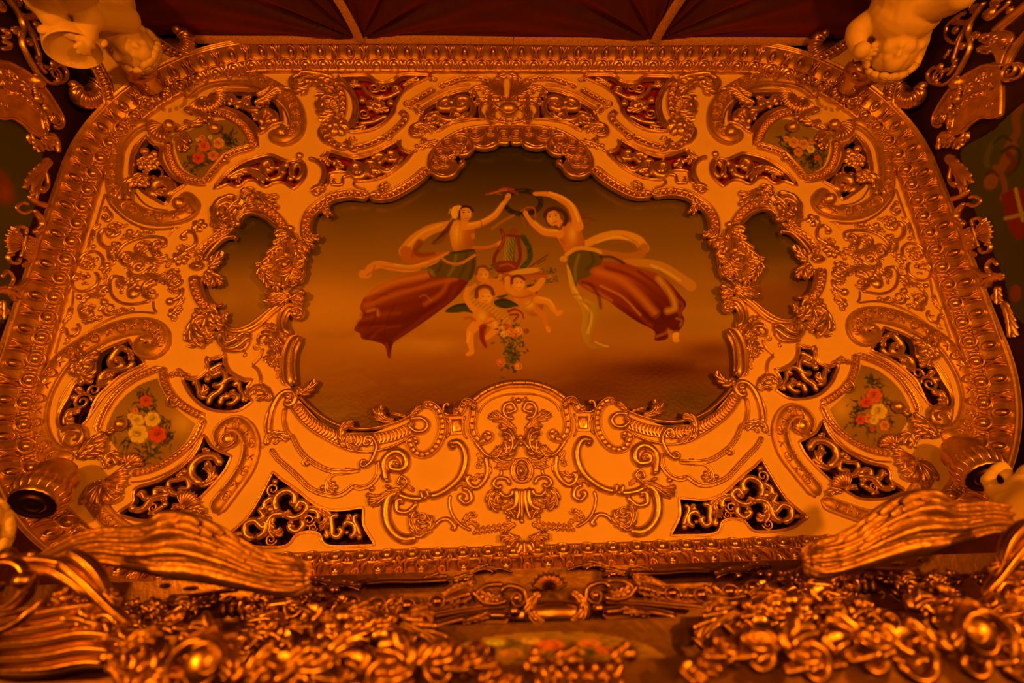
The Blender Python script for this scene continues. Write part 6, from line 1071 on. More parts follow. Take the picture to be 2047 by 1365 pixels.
ow = Thing('wall_openwork', 'gilded openwork tendril hanging high on the {s} wall beside the corner bracket', 'openwork', 'gilded openwork tendrils on the side walls', S('Y', [80, 100], .02, LW)[0], fr=LW)
sprig(ow, 'Q', [('t', [60,-60,170,100,240,250,225,420,300,590,400,750,520,835,640,810,665,720,600,650,500,690], 8, dict(d=5, h=9)), ('t', [150,-40,160,80,240,170,320,330,370,470,400,560,390,640,470,740], 9, dict(d=5)), ('t', [330,90,450,200,465,330,380,390,330,300], 7, dict(d=5)), ('s', [550,740], 15, dict(d=5)), ('l', [240,150,290,170,370,160], 16, dict(d=5)), ('b', [370,250], 8, dict(d=6)), ('b', [300,420], 8, dict(d=6)), ('b', [380,580], 6, dict(d=6)), ('b', [540,640], 7, dict(d=6)), ('b', [400,640], 7, dict(d=6)), ('l', [130,320,180,300,230,380], 20, dict(d=5)), ('t', [140,310,200,300,250,400], 6, dict(d=5)), ('l', [300,260,350,360,340,430], 14, dict(d=5)), ('l', [430,450,470,520,500,540], 12, dict(d=5)), ('b', [590,790], 6, dict(d=6)), ('l', [440,660,520,690,560,690], 12, dict(d=5)), ('t', [20,300,80,310,90,360,30,380], 9, dict(d=5)), ('t', [30,420,100,430,100,480,20,490], 8, dict(d=5)), ('b', [10,60], 12, dict(d=5)), ('l', [150,60,200,20,180,-40], 16, dict(d=5)), ('l', [250,60,330,100,400,200], 14, dict(d=5))])
# frame bars seen only on the right wall
rx = Thing('wall_bars', 'gilded pilaster bars with carved capital at the right edge of the right wall', 'pilaster', None, S('Y', [2020, 90], .02, RW)[0], fr=RW, mirror=False)
rx.tube('bar', 'R', [1720,330,1850,220,2000,100,2120,0], 22, 10, 'ogee'); rx.tube('bar', 'R', [1850,680,1900,560,1990,420,2120,270], 18, 10, 'ogee'); rx.plate('capital', 'R', [1700,330,1760,300,1900,310,1950,380,1900,480,1860,560,1820,680,1780,640,1740,540,1640,500,1680,420], 8, 0, 3)
sprig(rx, 'R', [('t', [1700,360,1640,350,1610,390,1650,410], 9, dict(d=4)), ('t', [1720,520,1640,470,1590,490,1610,520], 9, dict(d=4)), ('r', [1720,400], 11, dict(d=8)), ('b', [1820,400], 7, dict(d=8)), ('l', [1760,430,1820,440,1860,480], 16, dict(d=8)), ('s', [1930,710], 18, dict(d=6, h=10)), ('t', [1830,690,1900,650,1990,640,2030,680,2000,760,1900,790,1850,750], 8, dict(d=4)), ('t', [1900,0,1860,60,1800,110,1700,190,1640,150,1680,100], 8, dict(d=4)), ('l', [1700,50,1760,20,1830,30], 24, dict(d=4)), ('b', [1900,105], 8, dict(d=4)), ('t', [1830,690,1770,780,1700,900], 7, dict(d=4))])
# wall paintings
lp = S('Y', [-120,222,10,234,70,272,84,330,66,420,44,480,20,520,10,640,-120,660], .006, LW)
c3 = Canvas(cr(lp, .02, True), .012, .012, LW).sheet('Y'); c3.gradient([220, 400, 640], [(60,36,4), (66,42,6), (58,36,4)]); c3.stroke([-20,340,6,365,14,395], 30, (120,30,4), .9); c3.glow((10, 385), 14, 16, (150,44,6), .8)
o_ = link('wall_painting', c3.build('wall_painting')); tag(o_, 'dark olive painting under the crest on the left wall', 'painting', 'paintings on the side walls')
lp = S('Y', [2170,190,2060,200,1985,262,1925,300,1935,350,1950,420,1985,500,2010,560,2040,640,2170,660], .006, RW)
c3 = Canvas(cr(lp, .02, True), .006, .012, RW).sheet('V'); c3.gradient([600, 1000, 1700], [(70,44,6), (66,42,6), (52,32,4)])
c3.stroke([1720,720,1690,800,1700,900,1660,960], 60, (120,46,6), .95, 14, 50); c3.stroke([1660,1000,1620,1100,1560,1200,1540,1260], 90, (128,48,6), .95, 20, 40); c3.stroke([1550,1140,1600,1210,1620,1300,1600,1350], 40, (124,46,6), .95, 12); c3.oval((1520, 1240), 46, 56, (130,50,8), 1, 12, .4); c3.stroke([1490,1190,1530,1165,1570,1200], 18, (66,16,0), .9); c3.stroke([1560,960,1520,1000,1490,1090,1500,1130], 36, (88,54,10), .9, 12); c3.stroke([1540,980,1600,930,1660,960], 20, (34,28,6), .9); c3.stroke([1600,1040,1660,1000,1720,1040,1700,1130,1640,1190], 26, (30,26,6), .9); c3.stroke([1640,1050,1680,1100,1650,1160], 40, (96,20,2), .9)
c3.poly([1590,1330,1680,1280,1760,1290,1780,1600,1700,1640,1640,1560], (112,8,2), 1, 8, False); c3.stroke([1690,1290,1740,1500], 26, (170,96,20), .95); c3.stroke([1620,1490,1700,1470,1780,1440], 24, (160,90,18), .95); c3.oval((1510, 1250), 5, 4, (60,14,0), .9); c3.oval((1535, 1262), 5, 4, (60,14,0), .9); c3.stroke([1510,1280,1525,1284], 5, (150,40,6), .9); c3.oval((1690, 2000), 40, 60, (120,30,4), .9)
o_ = link('wall_painting', c3.build('wall_painting')); tag(o_, 'painting of a reclining man by a red and white cloth on the right wall', 'painting', 'paintings on the side walls')
# ================================================================== plaster figures
def remesh(vf, vox=.0075, smooth=3):
    v, f = vf; me = mesh('tmp', v, f, None); o = bpy.data.objects.new('tmp', me); COL.objects.link(o)
    m = o.modifiers.new('r', 'REMESH'); m.mode = 'VOXEL'; m.voxel_size = vox; m.use_smooth_shade = True
    s = o.modifiers.new('s', 'SMOOTH'); s.iterations = smooth; s.factor = .5
    dg = bpy.context.evaluated_depsgraph_get(); dg.update(); ev = o.evaluated_get(dg); n = bpy.data.meshes.new_from_object(ev)
    V = np.zeros(len(n.vertices) * 3); n.vertices.foreach_get('co', V); F = [list(p.vertices) for p in n.polygons]
    bpy.data.objects.remove(o); bpy.data.meshes.remove(me); bpy.data.meshes.remove(n)
    return V.reshape(-1, 3), F
def sph(c, r, sc=(1, 1, 1)):
    v, f = ballmesh((0, 0), 1, 1, 1, 0, na=16, nb=12); return v * np.array(sc) * r + np.asarray(c), f
def limb(pts, rad): 
    ms = [tube3(pts, rad, 12, ds=.02, taper=1)]; p = np.asarray(pts)
    rr_ = np.interp(np.linspace(0, 1, len(p)), np.linspace(0, 1, len(rad)), rad)
    return ms + [sph(p[i], rr_[i]) for i in range(len(p))]
n45 = .70711
class Stage:   # vertical plane facing the middle of the room, points read off the photograph
    def __init__(s, o, n, u): s.fr = Frame(o, u, (0, 0, 1), n)
    def __call__(s, sh, x, y, d=0.0):
        p = s.fr.uv(*[np.array([a]) for a in pix(sh, [x, y])[0]], d)[0]; return s.fr.world(np.array([[p[0], p[1], d]]))[0]
stage = Stage
def hand(st, sh, wrist, palm, tips, r=.015, d=0.0):
    w, p = st(sh, *wrist, d), st(sh, *palm, d + .01); ms = limb([w, p], [.034, .034]) + [sph(p, .036, (1, 1, .8))]
    for i, t in enumerate(tips):
        e = st(sh, *t, d + .03); mid = (p + e) / 2 + (st(sh, *t, d + .06) - e) * .6; ms += limb([p, mid, e + (e - p) * .25], [r * 1.1, r * .9, r * .7])
    return ms
def head(c, up, face, side, R, ms):
    """skull, face and ears; up/face/side unit vectors"""
    c = np.asarray(c); L = lambda a, b, e: c + R * (a * side + b * up + e * face)
    ms += [sph(L(0, .12, -.08), R * 1.0), sph(L(0, -.35, .22), R * .72), sph(L(.36, -.38, .52), R * .36), sph(L(-.36, -.38, .52), R * .36), sph(L(0, -.82, .52), R * .26), sph(L(0, -.22, 1.0), R * .15), sph(L(0, -.08, .94), R * .11),
           sph(L(0, -.56, .86), R * .15), sph(L(0, .2, .72), R * .46), sph(L(.34, .02, .72), R * .2), sph(L(-.34, .02, .72), R * .2), sph(L(.95, -.2, .05), R * .2), sph(L(-.95, -.2, .05), R * .2)]
def curls(c, up, face, side, R, n=46, seed=1):
    q = random.Random(seed); ms = []
    for i in range(n):
        th = q.uniform(0, 2 * PI); ph = q.uniform(0, 1.3); dv = math.cos(ph) * up + math.sin(ph) * (math.cos(th) * face + math.sin(th) * side)
        if dv @ face > .45 and dv @ up < .55: continue
        p = np.asarray(c) + R * 1.1 * dv; a = np.cross(dv, up + .3 * side); a /= np.linalg.norm(a) + 1e-9; b = np.cross(dv, a); t = np.linspace(0, 4.4, 12)
        path = p + R * .2 * ((np.cos(t) * (1 - t / 7))[:, None] * a + (np.sin(t) * (1 - t / 7))[:, None] * b); ms.append(tube3(path, R * .15, 6, ds=None))
    return join(*ms)
# --- left far statue: seated child with a round tambourine
A1 = stage((-2.05, -2.50, 0), (n45, n45, 0), (n45, -n45, 0))
hc = A1('Q', 1320, 460, .02); chin = A1('Q', 1150, 315, .0); crown = A1('Q', 1510, 630, .05); up = crown - chin; up /= np.linalg.norm(up); fdir = np.array([n45, n45, -.75]); fdir -= (fdir @ up) * up; fdir /= np.linalg.norm(fdir); sd_ = np.cross(up, fdir)
ms = []; head(hc, up, fdir, sd_, .105, ms)
neck = A1('Q', 1150, 270, -.04); chest = A1('Q', 1000, -20, -.08); belly = A1('Q', 760, -70, -.06); hip = A1('Q', 600, -220, -.04)
ms += limb([hc, neck], [.06, .07]) + limb([neck, chest, belly, hip], [.10, .145, .15, .15]) + [sph(belly, .155), sph(chest, .14), sph(A1('Q', 640, 40, -.03), .10), sph(A1('Q', 760, 90, -.02), .09), sph(A1('Q', 690, 130, -.02), .09), sph(A1('Q', 720, 160, -.03), .07), sph(A1('Q', 705, 178, -.03), .08), sph(A1('Q', 705, 170, .02), .07), sph(A1('Q', 900, 80, -.0), .10)]
sh1 = A1('Q', 1240, 180, .04); el1 = A1('Q', 905, 175, .12); wr1 = A1('Q', 868, 350, .16); ms += limb([A1('Q', 1080, 120, .0), sh1], [.09, .07]) + limb([sh1, el1, wr1], [.072, .066, .062, .055, .042])
ms += hand(A1, 'Q', (868, 345), (850, 410), [(768, 455), (795, 500), (840, 515), (888, 515), (925, 460)], .015, .16)
sh2 = A1('Q', 420, -20, .03); el2 = A1('Q', 540, 190, .08); wr2 = A1('Q', 660, 290, .12); ms += limb([belly, sh2], [.11, .075]) + limb([sh2, el2, wr2], [.068, .06, .056, .05, .038]); ms += hand(A1, 'Q', (660, 290), (700, 320), [(745, 335), (750, 355), (740, 372), (715, 380), (690, 300)], .012, .12)
for kx in (-90, 90): k0, k1, k2 = A1('Q', 560 + kx, -150, .05), A1('Q', 420 + kx * 1.6, -330, .28), A1('Q', 360 + kx * 1.4, -680, .05); ms += limb([hip, k0, k1, k2], [.14, .10, .08, .05]) + [sph(k2 + [.03, .03, -.01], .055, (1.4, 1.4, .7))]
L1 = Half('statue', 'cream plaster child statue holding a round tambourine in the {s} far corner', 'statue', 'cream plaster statues of the corners', chest, (1,))
L1.add('body', remesh(join(*ms)), MARBLE); L1.add('hair', curls(hc, up, fdir, sd_, .108, 150, 2), MARBLE)
# tambourine: shallow drum with rim
tc = A1('Q', 735, 485, .13); vd = CPOS - tc; dist = np.linalg.norm(vd); vd /= dist
sc_ = 1 / (FPX / ((tc - CPOS) @ CF)); maj = CR * math.cos(-.12) + CU * math.sin(-.12); maj -= (maj @ vd) * vd; maj /= np.linalg.norm(maj); mi = np.cross(vd, maj); tl = .82
nn = vd * math.cos(tl) + mi * math.sin(tl) * (-1 if mi[2] < 0 else 1); b_ = np.cross(nn, maj) * 49 * sc_; a_ = maj * 49 * sc_
tt = np.linspace(0, 2 * PI, 40, endpoint=False)
def disc(prof):
    v = np.stack([tc + k * (np.cos(tt)[:, None] * a_ + np.sin(tt)[:, None] * b_) + nn * h for k, h in prof], 1); return v.reshape(-1, 3), grid_faces(40, len(prof), True)
TB = Half('tambourine', 'round cream plaster tambourine resting in the hands of the {s} statue', 'tambourine', None, tc, (1,))
TB.add('drum', disc([(0, -.05), (.97, -.05), (1.0, -.045), (1.0, .0), (.985, .012), (.95, .012), (.94, -.004), (.5, -.006), (0, -.006)]), MARBLE)
for ang in (2.5, .3, 4.4): TB.add('jingle', sph(tc + 1.03 * (math.cos(ang) * a_ + math.sin(ang) * b_) - nn * .02, .026, (1, 1, .6)), MARBLE)
# --- right far statue: youth with one arm over his head
A2 = stage((2.05, -2.50, 0), (-n45, n45, 0), (n45, n45, 0))
hc = A2('R', 760, 500, .05); chin = A2('R', 800, 300, .04); crown = A2('R', 640, 720, .06); up = crown - chin; up /= np.linalg.norm(up); fdir = np.array([-n45 * .8, n45 * 1.1, -.95]); fdir -= (fdir @ up) * up; fdir /= np.linalg.norm(fdir); sd_ = np.cross(up, fdir)
ms = []; head(hc, up, fdir, sd_, .112, ms); neck = A2('R', 830, 270, -.02); chest = A2('R', 860, 90, -.02); belly = A2('R', 900, -150, .0); hip = A2('R', 960, -380, .02)
ms += limb([hc, neck], [.065, .075]) + limb([neck, chest, belly, hip], [.10, .165, .145, .15]) + [sph(A2('R', 780, 90, .02), .13), sph(A2('R', 960, 120, .0), .13)]
ms += limb([A2('R', 690, 130, .03), A2('R', 400, 300, .10), A2('R', 385, 460, .16)], [.078, .07, .064, .056, .042]); ms += hand(A2, 'R', (385, 440), (410, 540), [(440, 590), (490, 580), (530, 540), (540, 500), (375, 590)], .014, .16)
ms += limb([A2('R', 1000, 170, -.02), A2('R', 960, 420, -.03), A2('R', 905, 620, -.01), A2('R', 760, 720, .05)], [.078, .068, .06, .052, .044]); ms += hand(A2, 'R', (760, 720), (700, 780), [(630, 800), (600, 840), (640, 850), (690, 840), (730, 790)], .014, .05)
ms += limb([A2('R', 1080, 0, .02), A2('R', 1250, -10, .05), A2('R', 1420, -60, .1)], [.1, .085, .07])
for kx in (-80, 80): ms += limb([hip, A2('R', 960 + kx, -420, .06), A2('R', 960 + kx * 1.5, -640, .2), A2('R', 960 + kx, -980, .05)], [.14, .105, .08, .05])
L2 = Half('statue', 'cream plaster youth statue with one arm crooked over his head, right far corner', 'statue', 'cream plaster statues of the corners', chest, (1,))
L2.add('body', remesh(join(*ms)), MARBLE); L2.add('hair', curls(hc + up * .02, up, fdir, sd_, .114, 150, 4), MARBLE)
cb = A2('R', 428, 500, .21); bo = Half('plaster_ball', 'small cream plaster ball held in the hand of the youth statue', 'ball', None, cb, (1,)); bo.add('ball', sph(cb, .042), MARBLE)
# --- near corner statues, only their upper edges in view
NS = level(3.25)
def np3(sh, x, y, z): p = level(z).uv(*[np.array([a]) for a in pix(sh, [x, y])[0]], 0.0)[0]; return np.array([p[0], p[1], z])
ms = limb([np3('X', 1345, 900, 3.20), np3('X', 1338, 945, 3.19), np3('X', 1380, 1010, 3.16), np3('X', 1450, 1075, 3.1), np3('X', 1560, 1120, 3.0), np3('X', 1760, 1180, 2.9)], [.014, .022, .027, .032, .04, .06]) + limb([np3('X', 1340, 935, 3.19), np3('X', 1370, 880, 3.22), np3('X', 1425, 850, 3.23), np3('X', 1452, 890, 3.22), np3('X', 1465, 960, 3.2)], [.016, .015, .015, .016, .012]) + limb([np3('X', 1590, 900, 3.15), np3('X', 1570, 1000, 3.1), np3('X', 1680, 1120, 2.95), np3('X', 1800, 1250, 2.7)], [.03, .05, .07, .10])
NR = Half('statue', 'cream plaster statue raising an arm at the right edge by the near pendant boss', 'statue', 'cream plaster statues of the corners', np3('X', 1700, 1150, 2.9), (1,)); NR.add('body', remesh(join(*ms), .009), MARBLE)
c0 = np3('Y', -100, 1074, 2.9); NL = Half('statue', 'cream plaster statue with curly hair at the left edge under the near pendant boss', 'statue', 'cream plaster statues of the corners', c0, (1,))
ms = []; fd = np.array([.5, -.5, -.3]); upv = np.array([.1, 0, 1.]); upv /= np.linalg.norm(upv); fd -= (fd @ upv) * upv; fd /= np.linalg.norm(fd); sv = np.cross(upv, fd); head(c0, upv, fd, sv, .085, ms); ms += limb([c0, c0 + [-.06, .05, -.2], c0 + [-.12, .06, -.6]], [.05, .09, .10]); NL.add('body', remesh(join(*ms), .009), MARBLE); NL.add('hair', curls(c0, upv, fd, sv, .088, 110, 7), MARBLE)
# ================================================================== carved front of the near wall, read off the photograph level by level
N1, N2, N3, N4 = level(3.28), level(2.87), level(2.62), level(2.36)
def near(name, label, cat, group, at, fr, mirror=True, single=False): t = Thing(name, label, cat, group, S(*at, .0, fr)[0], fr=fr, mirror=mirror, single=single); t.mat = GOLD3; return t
# stepped carved shelves the pieces are fixed to
def shelf(label, z, y0, x, th=.05):
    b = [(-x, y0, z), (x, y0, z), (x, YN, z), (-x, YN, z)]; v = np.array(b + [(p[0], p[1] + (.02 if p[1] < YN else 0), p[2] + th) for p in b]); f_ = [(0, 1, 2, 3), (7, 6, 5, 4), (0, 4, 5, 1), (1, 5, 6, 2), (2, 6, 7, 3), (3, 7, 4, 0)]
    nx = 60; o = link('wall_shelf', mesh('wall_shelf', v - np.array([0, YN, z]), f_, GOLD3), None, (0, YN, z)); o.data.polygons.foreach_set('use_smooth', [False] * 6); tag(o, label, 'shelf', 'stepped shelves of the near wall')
shelf('uppermost gilded shelf of the near wall, just under the cornice', 3.32, .075, 1.9); shelf('gilded shelf of the near wall behind the shell console', 2.91, .10, 1.5); shelf('gilded shelf of the near wall around the flower canvas', 2.655, .135, 1.2); shelf('lowest gilded shelf of the near wall, nearest the lens', 2.40, .15, 1.0)
# leaf rods and canvases just under the cornice
t = near('leaf_rod', 'gilded leaf-tipped rod lying just under the near cornice, {s} of the clasp', 'ornament', 'leaf rods under the near cornice', ('I', [540, 280]), N1)
t.tube('rod', 'I', [330,300,450,290,600,290,760,280], 16, 14); sprig(t, 'I', [('l', [460,295,360,285,280,300], 16, {}), ('l', [620,280,700,260,770,290], 20, dict(lobes=3)), ('l', [780,280,850,265,905,280], 22, dict(lobes=3)), ('b', [850,275], 11, dict(ry=8)), ('l', [860,245,940,215,1010,235], 20, dict(lobes=4)), ('t', [800,270,900,235,1010,220,1090,240], 7, {}), ('b', [680,290], 8), ('b', [440,295], 8), ('l', [0,300,60,280,170,300], 20, dict(lobes=4)), ('l', [100,320,200,300,320,320], 20, dict(lobes=5)), ('b', [60,330], 8), ('b', [180,330], 10)])
t = near('bead_border', 'gilded border of big beads in gadrooned cups, {s} of the shell console', 'border', 'beaded borders of the near wall', ('I', [500, 390]), N2)
t.tube('bed', 'I', [230,400,400,415,560,420,720,400,880,350], 22, 10, 'ogee')
for c, r in (([265,390], 13), ([395,402], 14), ([545,408], 14), ([700,388], 13)): t.ball('bead', 'I', c, r, h=13, ry=r * .75, d=6); t.ring('cup', 'I', c, r * 1.25, 5, 8, ry=r * .95, d=6)
for i, x in enumerate((320, 345, 465, 490, 615, 640, 770, 800, 840)): t.leaf('gadroon', 'I', [x, 440 - abs(x - 560) * .04, x + 4, 410 - (x - 560) * .06 * (x > 560), x + 8, 375 - (x - 560) * .1 * (x > 560)], 10, 8, 1, d=5)
sprig(t, 'I', [('l', [720,360,800,320,880,300], 24, dict(lobes=5)), ('l', [880,350,860,310,900,290], 20, {}), ('l', [240,400,170,380,120,410], 26, dict(lobes=3)), ('l', [-10,330,80,350,130,330], 30, dict(lobes=4)), ('b', [60,360], 10), ('b', [160,330], 9), ('l', [-80,360,-20,380,60,380], 20, {})])
# shell console in the middle
s0 = near('shell_console', 'big gilded shell console with two volute eyes at the middle of the near wall', 'console', None, ('I', [1275, 380]), N2, single=True)
s0.mirror = False
s0.shell('shell', 'I', [1275, 345], [1270, 228], 16, 9, 1.25, d=8); s0.ball('body', 'I', [1285, 460], 92, h=24, ry=30); 
s0.mirror = True
sprig(s0, 'I', [('s', [1110,372], 16, dict(d=16, h=12)), ('b', [1108,372], 9, dict(d=20)), ('t', [1200,470,1160,400,1140,330,1060,310,1020,350], 12, dict(d=14)), ('l', [1230,340,1180,400,1170,470,1220,510], 30, dict(lobes=5, d=16)), ('t', [880,330,930,390,1010,400,1060,380], 14, dict(d=8)), ('t', [890,360,950,310,1040,300], 12, dict(d=6)), ('l', [940,400,980,370,1040,380], 22, dict(lobes=3, d=10)), ('l', [1000,400,960,360,900,350], 22, dict(lobes=3, d=10)), ('b', [1095,440], 12, dict(d=16)), ('l', [1250,500,1200,460,1180,430], 18, dict(d=20))])
s0.tube('band', 'I', [520,480,700,450,880,420,1060,400], 13, 12, 'ogee'); s0.tube('band', 'I', [680,530,800,495,940,470,1070,470], 26, 10, 'ogee', d=-4); s0.leaf('leaf', 'I', [820,500,900,480,980,450], 22, 9, 4, d=8)
s0.tube('lip', 'I', [800,590,900,555,1040,532,1180,530,1275,530], 7, 9, d=2)
# flower canvas in the cartouche
lp = S('I', [700,700,800,620,950,575,1150,552,1300,548,1480,552,1680,585,1830,640,1900,720,1880,800,1700,860,1300,880,900,860,700,800], .0, N3)
c4 = Canvas(cr(lp, .02, True), .0022, -.004, N3).sheet('I'); c4.gradient([540, 640, 720, 820], [(140,62,5), (150,66,4), (164,72,3), (140,58,2)]); c4.glow((1300, 640), 260, 70, (84,42,5), .7)
q = random.Random(11)
for i in range(240): x, y = q.gauss(1330, 230), q.gauss(640, 46); t_ = q.uniform(-.6, .6); L_ = q.uniform(30, 80); c4.stroke([x, y, x + L_ * .5, y + 6 * t_, x + L_, y + 14 * t_], q.uniform(7, 15), q.choice([(46,26,3), (58,34,4), (72,40,5), (104,48,6), (140,54,8)]), .8, 6, 3)
for x, y, r, c in ((1280, 612, 70, (196,56,14)), (1080, 655, 60, (198,80,26)), (1480, 605, 60, (190,66,18)), (1400, 650, 56, (206,90,26)), (1180, 590, 46, (200,96,28)), (1560, 640, 50, (176,50,12)), (1000, 600, 44, (190,110,30)), (1330, 690, 50, (196,70,20))):
    c4.oval((x, y), r, r * .36, c, .95, 8)
    for k in range(6): a = q.uniform(0, 6.3); c4.stroke([x + r * .6 * math.cos(a), y + r * .2 * math.sin(a), x + r * .5 * math.cos(a + .8), y + r * .2 * math.sin(a + .8)], 8, tuple(v * .6 for v in c), .7, 5)
o_ = link('flower_canvas', c4.build('flower_canvas')); tag(o_, 'painted flower canvas set under the shell console of the near wall', 'painting')
# leaf and fruit swags beside the canvas
t = near('leaf_swag', 'gilded swag of big leaves and fruit {s} of the painted flower canvas', 'swag', 'leaf swags of the near wall', ('I', [350, 560]), N3)
sprig(t, 'I', [('l', [470,470,580,520,680,570,750,640], 60, dict(lobes=8, h=16)), ('l', [560,450,640,440,670,500], 34, dict(lobes=4)), ('l', [420,470,520,500,640,560], 40, dict(lobes=6)), ('b', [215,470], 22, {}), ('b', [155,520], 20, {}), ('b', [250,520], 18, {}), ('b', [300,480], 16, {}), ('b', [110,570], 18, {}), ('l', [240,450,330,430,400,470], 50, dict(lobes=3)), ('l', [380,480,440,520,440,600], 54, dict(lobes=4)), ('l', [300,540,380,560,420,640], 52, dict(lobes=5)), ('b', [400,560], 30, {}), ('l', [60,480,130,470,200,480], 34, dict(lobes=3)), ('l', [0,600,50,640,90,640], 40, dict(lobes=3)), ('l', [340,620,420,660,430,700], 44, dict(lobes=3)), ('t', [700,720,740,660,760,620], 12, {}), ('l', [640,640,700,640,760,610], 24, {}), ('b', [480,610], 22, {}), ('l', [-60,500,20,520,80,500], 40, dict(lobes=3))])
# lowest, nearest and most blurred carvings
t = near('nearest_carving', 'row of nearest blurred gilded leaf tips at the bottom edge, {s} of the middle', 'carving', 'nearest carvings of the near wall', ('I', [700, 740]), N4)
sprig(t, 'I', [('l', [540,800,600,720,660,660,720,690], 70, dict(lobes=4, h=24)), ('l', [680,800,740,740,790,720], 50, dict(lobes=3, h=20)), ('l', [800,780,860,700,930,660,980,690], 74, dict(lobes=4, h=26)), ('l', [930,820,980,740,1010,680], 54, dict(lobes=3, h=22)), ('b', [870,700], 18, {}), ('b', [640,700], 16, {}), ('l', [-20,790,100,700,230,620,330,570], 84, dict(lobes=7, h=24)), ('l', [60,800,180,740,320,690], 60, dict(lobes=5, h=22)), ('l', [240,800,300,760,310,700], 44, dict(lobes=3, h=20)), ('l', [330,790,400,760,440,720], 54, dict(lobes=4, h=20)), ('b', [280,730], 22, {}), ('l', [1000,860,1080,800,1060,740], 60, dict(lobes=4, h=22)), ('l', [460,830,520,780,530,740], 40, dict(lobes=3, h=20))])
t = near('nearest_mask', 'blurred gilded mask crown bulging in at the bottom middle of the near wall', 'carving', None, ('I', [1440, 730]), N4, mirror=False)
sprig(t, 'I', [('l', [1250 + 90 * i, 860, 1270 + 80 * i, 770, 1300 + 66 * i, 690], 80, dict(lobes=2, h=26)) for i in range(5)])
sprig(t, 'I', [('l', [1180,760,1190,690,1260,640], 44, dict(lobes=4, d=40)), ('l', [1300,690,1400,670,1440,700], 50, dict(lobes=3, d=44)), ('l', [1600,700,1660,640,1720,660], 44, dict(lobes=3, d=40)), ('b', [1200,690], 16, dict(d=44)), ('b', [1400,690], 16, dict(d=50)), ('b', [1690,660], 16, dict(d=46))])
# claw and dish group under the wing
t = near('claw_group', 'gilded claw, dish and beads on the near wall below the {s} wing', 'carving', 'claw carvings of the near wall', ('H', [1300, 680]), N2)
sprig(t, 'H', [('l', [940,700,1060,640,1240,570], 34, dict(lobes=3, h=12)), ('l', [860,660,920,640,1000,620], 26, {}), ('b', [910,605], 12, {}), ('l', [940,610,1020,590,1100,590], 30, dict(lobes=3)), ('l', [760,640,860,640,960,680], 24, dict(lobes=5)), ('b', [960,500], 12, dict(ry=6)), ('b', [1110,515], 16, dict(ry=5)), ('t', [1300,690,1310,620,1330,570], 18, dict(h=20)), ('t', [1350,690,1360,620,1380,565], 20, dict(h=22)), ('t', [1400,690,1410,620,1430,560], 20, dict(h=22)), ('l', [1180,620,1260,570,1290,580], 30, dict(lobes=4)), ('l', [1460,570,1540,570,1600,600], 30, dict(lobes=4)), ('b', [1420,760], 22, dict(ry=12)), ('l', [1400,800,1550,790,1700,770], 56, dict(lobes=2, h=20)), ('b', [1560,740], 34, dict(ry=16, h=20)), ('l', [1400,720,1540,690,1700,690], 44, dict(lobes=2, h=18)), ('b', [1640,880], 20, {}), ('b', [1740,820], 18, {}), ('b', [1560,870], 18, {}), ('b', [1500,830], 20, {}), ('t', [1450,640,1600,610,1750,600,1900,640], 16, dict(h=10)), ('l', [700,720,840,720,1000,740], 28, dict(lobes=5)), ('l', [1820,700,1900,680,1990,720], 34, dict(lobes=3)), ('b', [1830,720], 18, {}), ('l', [1960,640,2020,660,2060,720], 40, dict(lobes=3)), ('t', [980,560,1100,560,1240,540,1400,520], 10, {}), ('l', [1480,520,1620,510,1760,530], 26, dict(lobes=4)), ('b', [1860,560], 10), ('b', [1800,570], 10)])
# great volutes and leaf strands, very close to the lens
t = near('great_volute', 'huge blurred gilded volute with leaf strands at the {s} bottom corner', 'volute', 'great volutes of the near wall', ('H', [200, 650]), N3)
swirl(t, 'spiral', 'H', [60, 520], 86, 30, 1, 1.6, a0=.2, d=0, h=34); t.ball('spiral_eye', 'H', [130, 470], 24, h=30, d=12)
for pts, w in (([-60,720,150,690,340,650,560,620], 46), ([-60,790,200,760,420,720,600,740], 48), ([-60,860,250,830,480,790,700,810], 54), ([-60,940,250,920,480,880,720,900], 56), ([150,390,300,420,420,490,540,590], 40), ([330,360,430,440,520,520,640,640,760,740], 46), ([380,300,480,360,560,440,620,560], 44), ([-40,1010,250,1000,500,960,700,980], 60)):
    t.tube('strand', 'H', pts, w * .8, w * .42, d=2, taper=[.6, .9, 1, .95, .8, .4]); t.tube('strand_crease', 'H', [v - (14 if i % 2 else 0) for i, v in enumerate(pts)], w * .3, w * .2, d=2 + w * .3, taper=[.4, .8, 1, .8, .4])
sprig(t, 'H', [('b', [20,350], 26, dict(h=16)), ('t', [-20,350,120,340,260,350,370,370], 20, dict(h=14)), ('b', [60,330], 10, {}), ('b', [180,320], 10, {}), ('l', [300,560,370,560,420,500], 40, dict(lobes=2)), ('l', [560,500,640,560,700,620], 36, dict(lobes=4))])
t = near('ball_volute', 'blurred gilded round volute with spiral ridges low on the {s} side of the near wall', 'volute', 'round volutes of the near wall', ('H', [1200, 950]), N4)
t.ball('core', 'H', [1200, 960], 62, h=60); swirl(t, 'ridge', 'H', [1200, 960], 66, 22, 1, 1.5, a0=2.2, d=14, h=44); swirl(t, 'ridge', 'H', [1230, 930], 40, 16, 1, 1.2, a0=3.4, d=40, h=26)
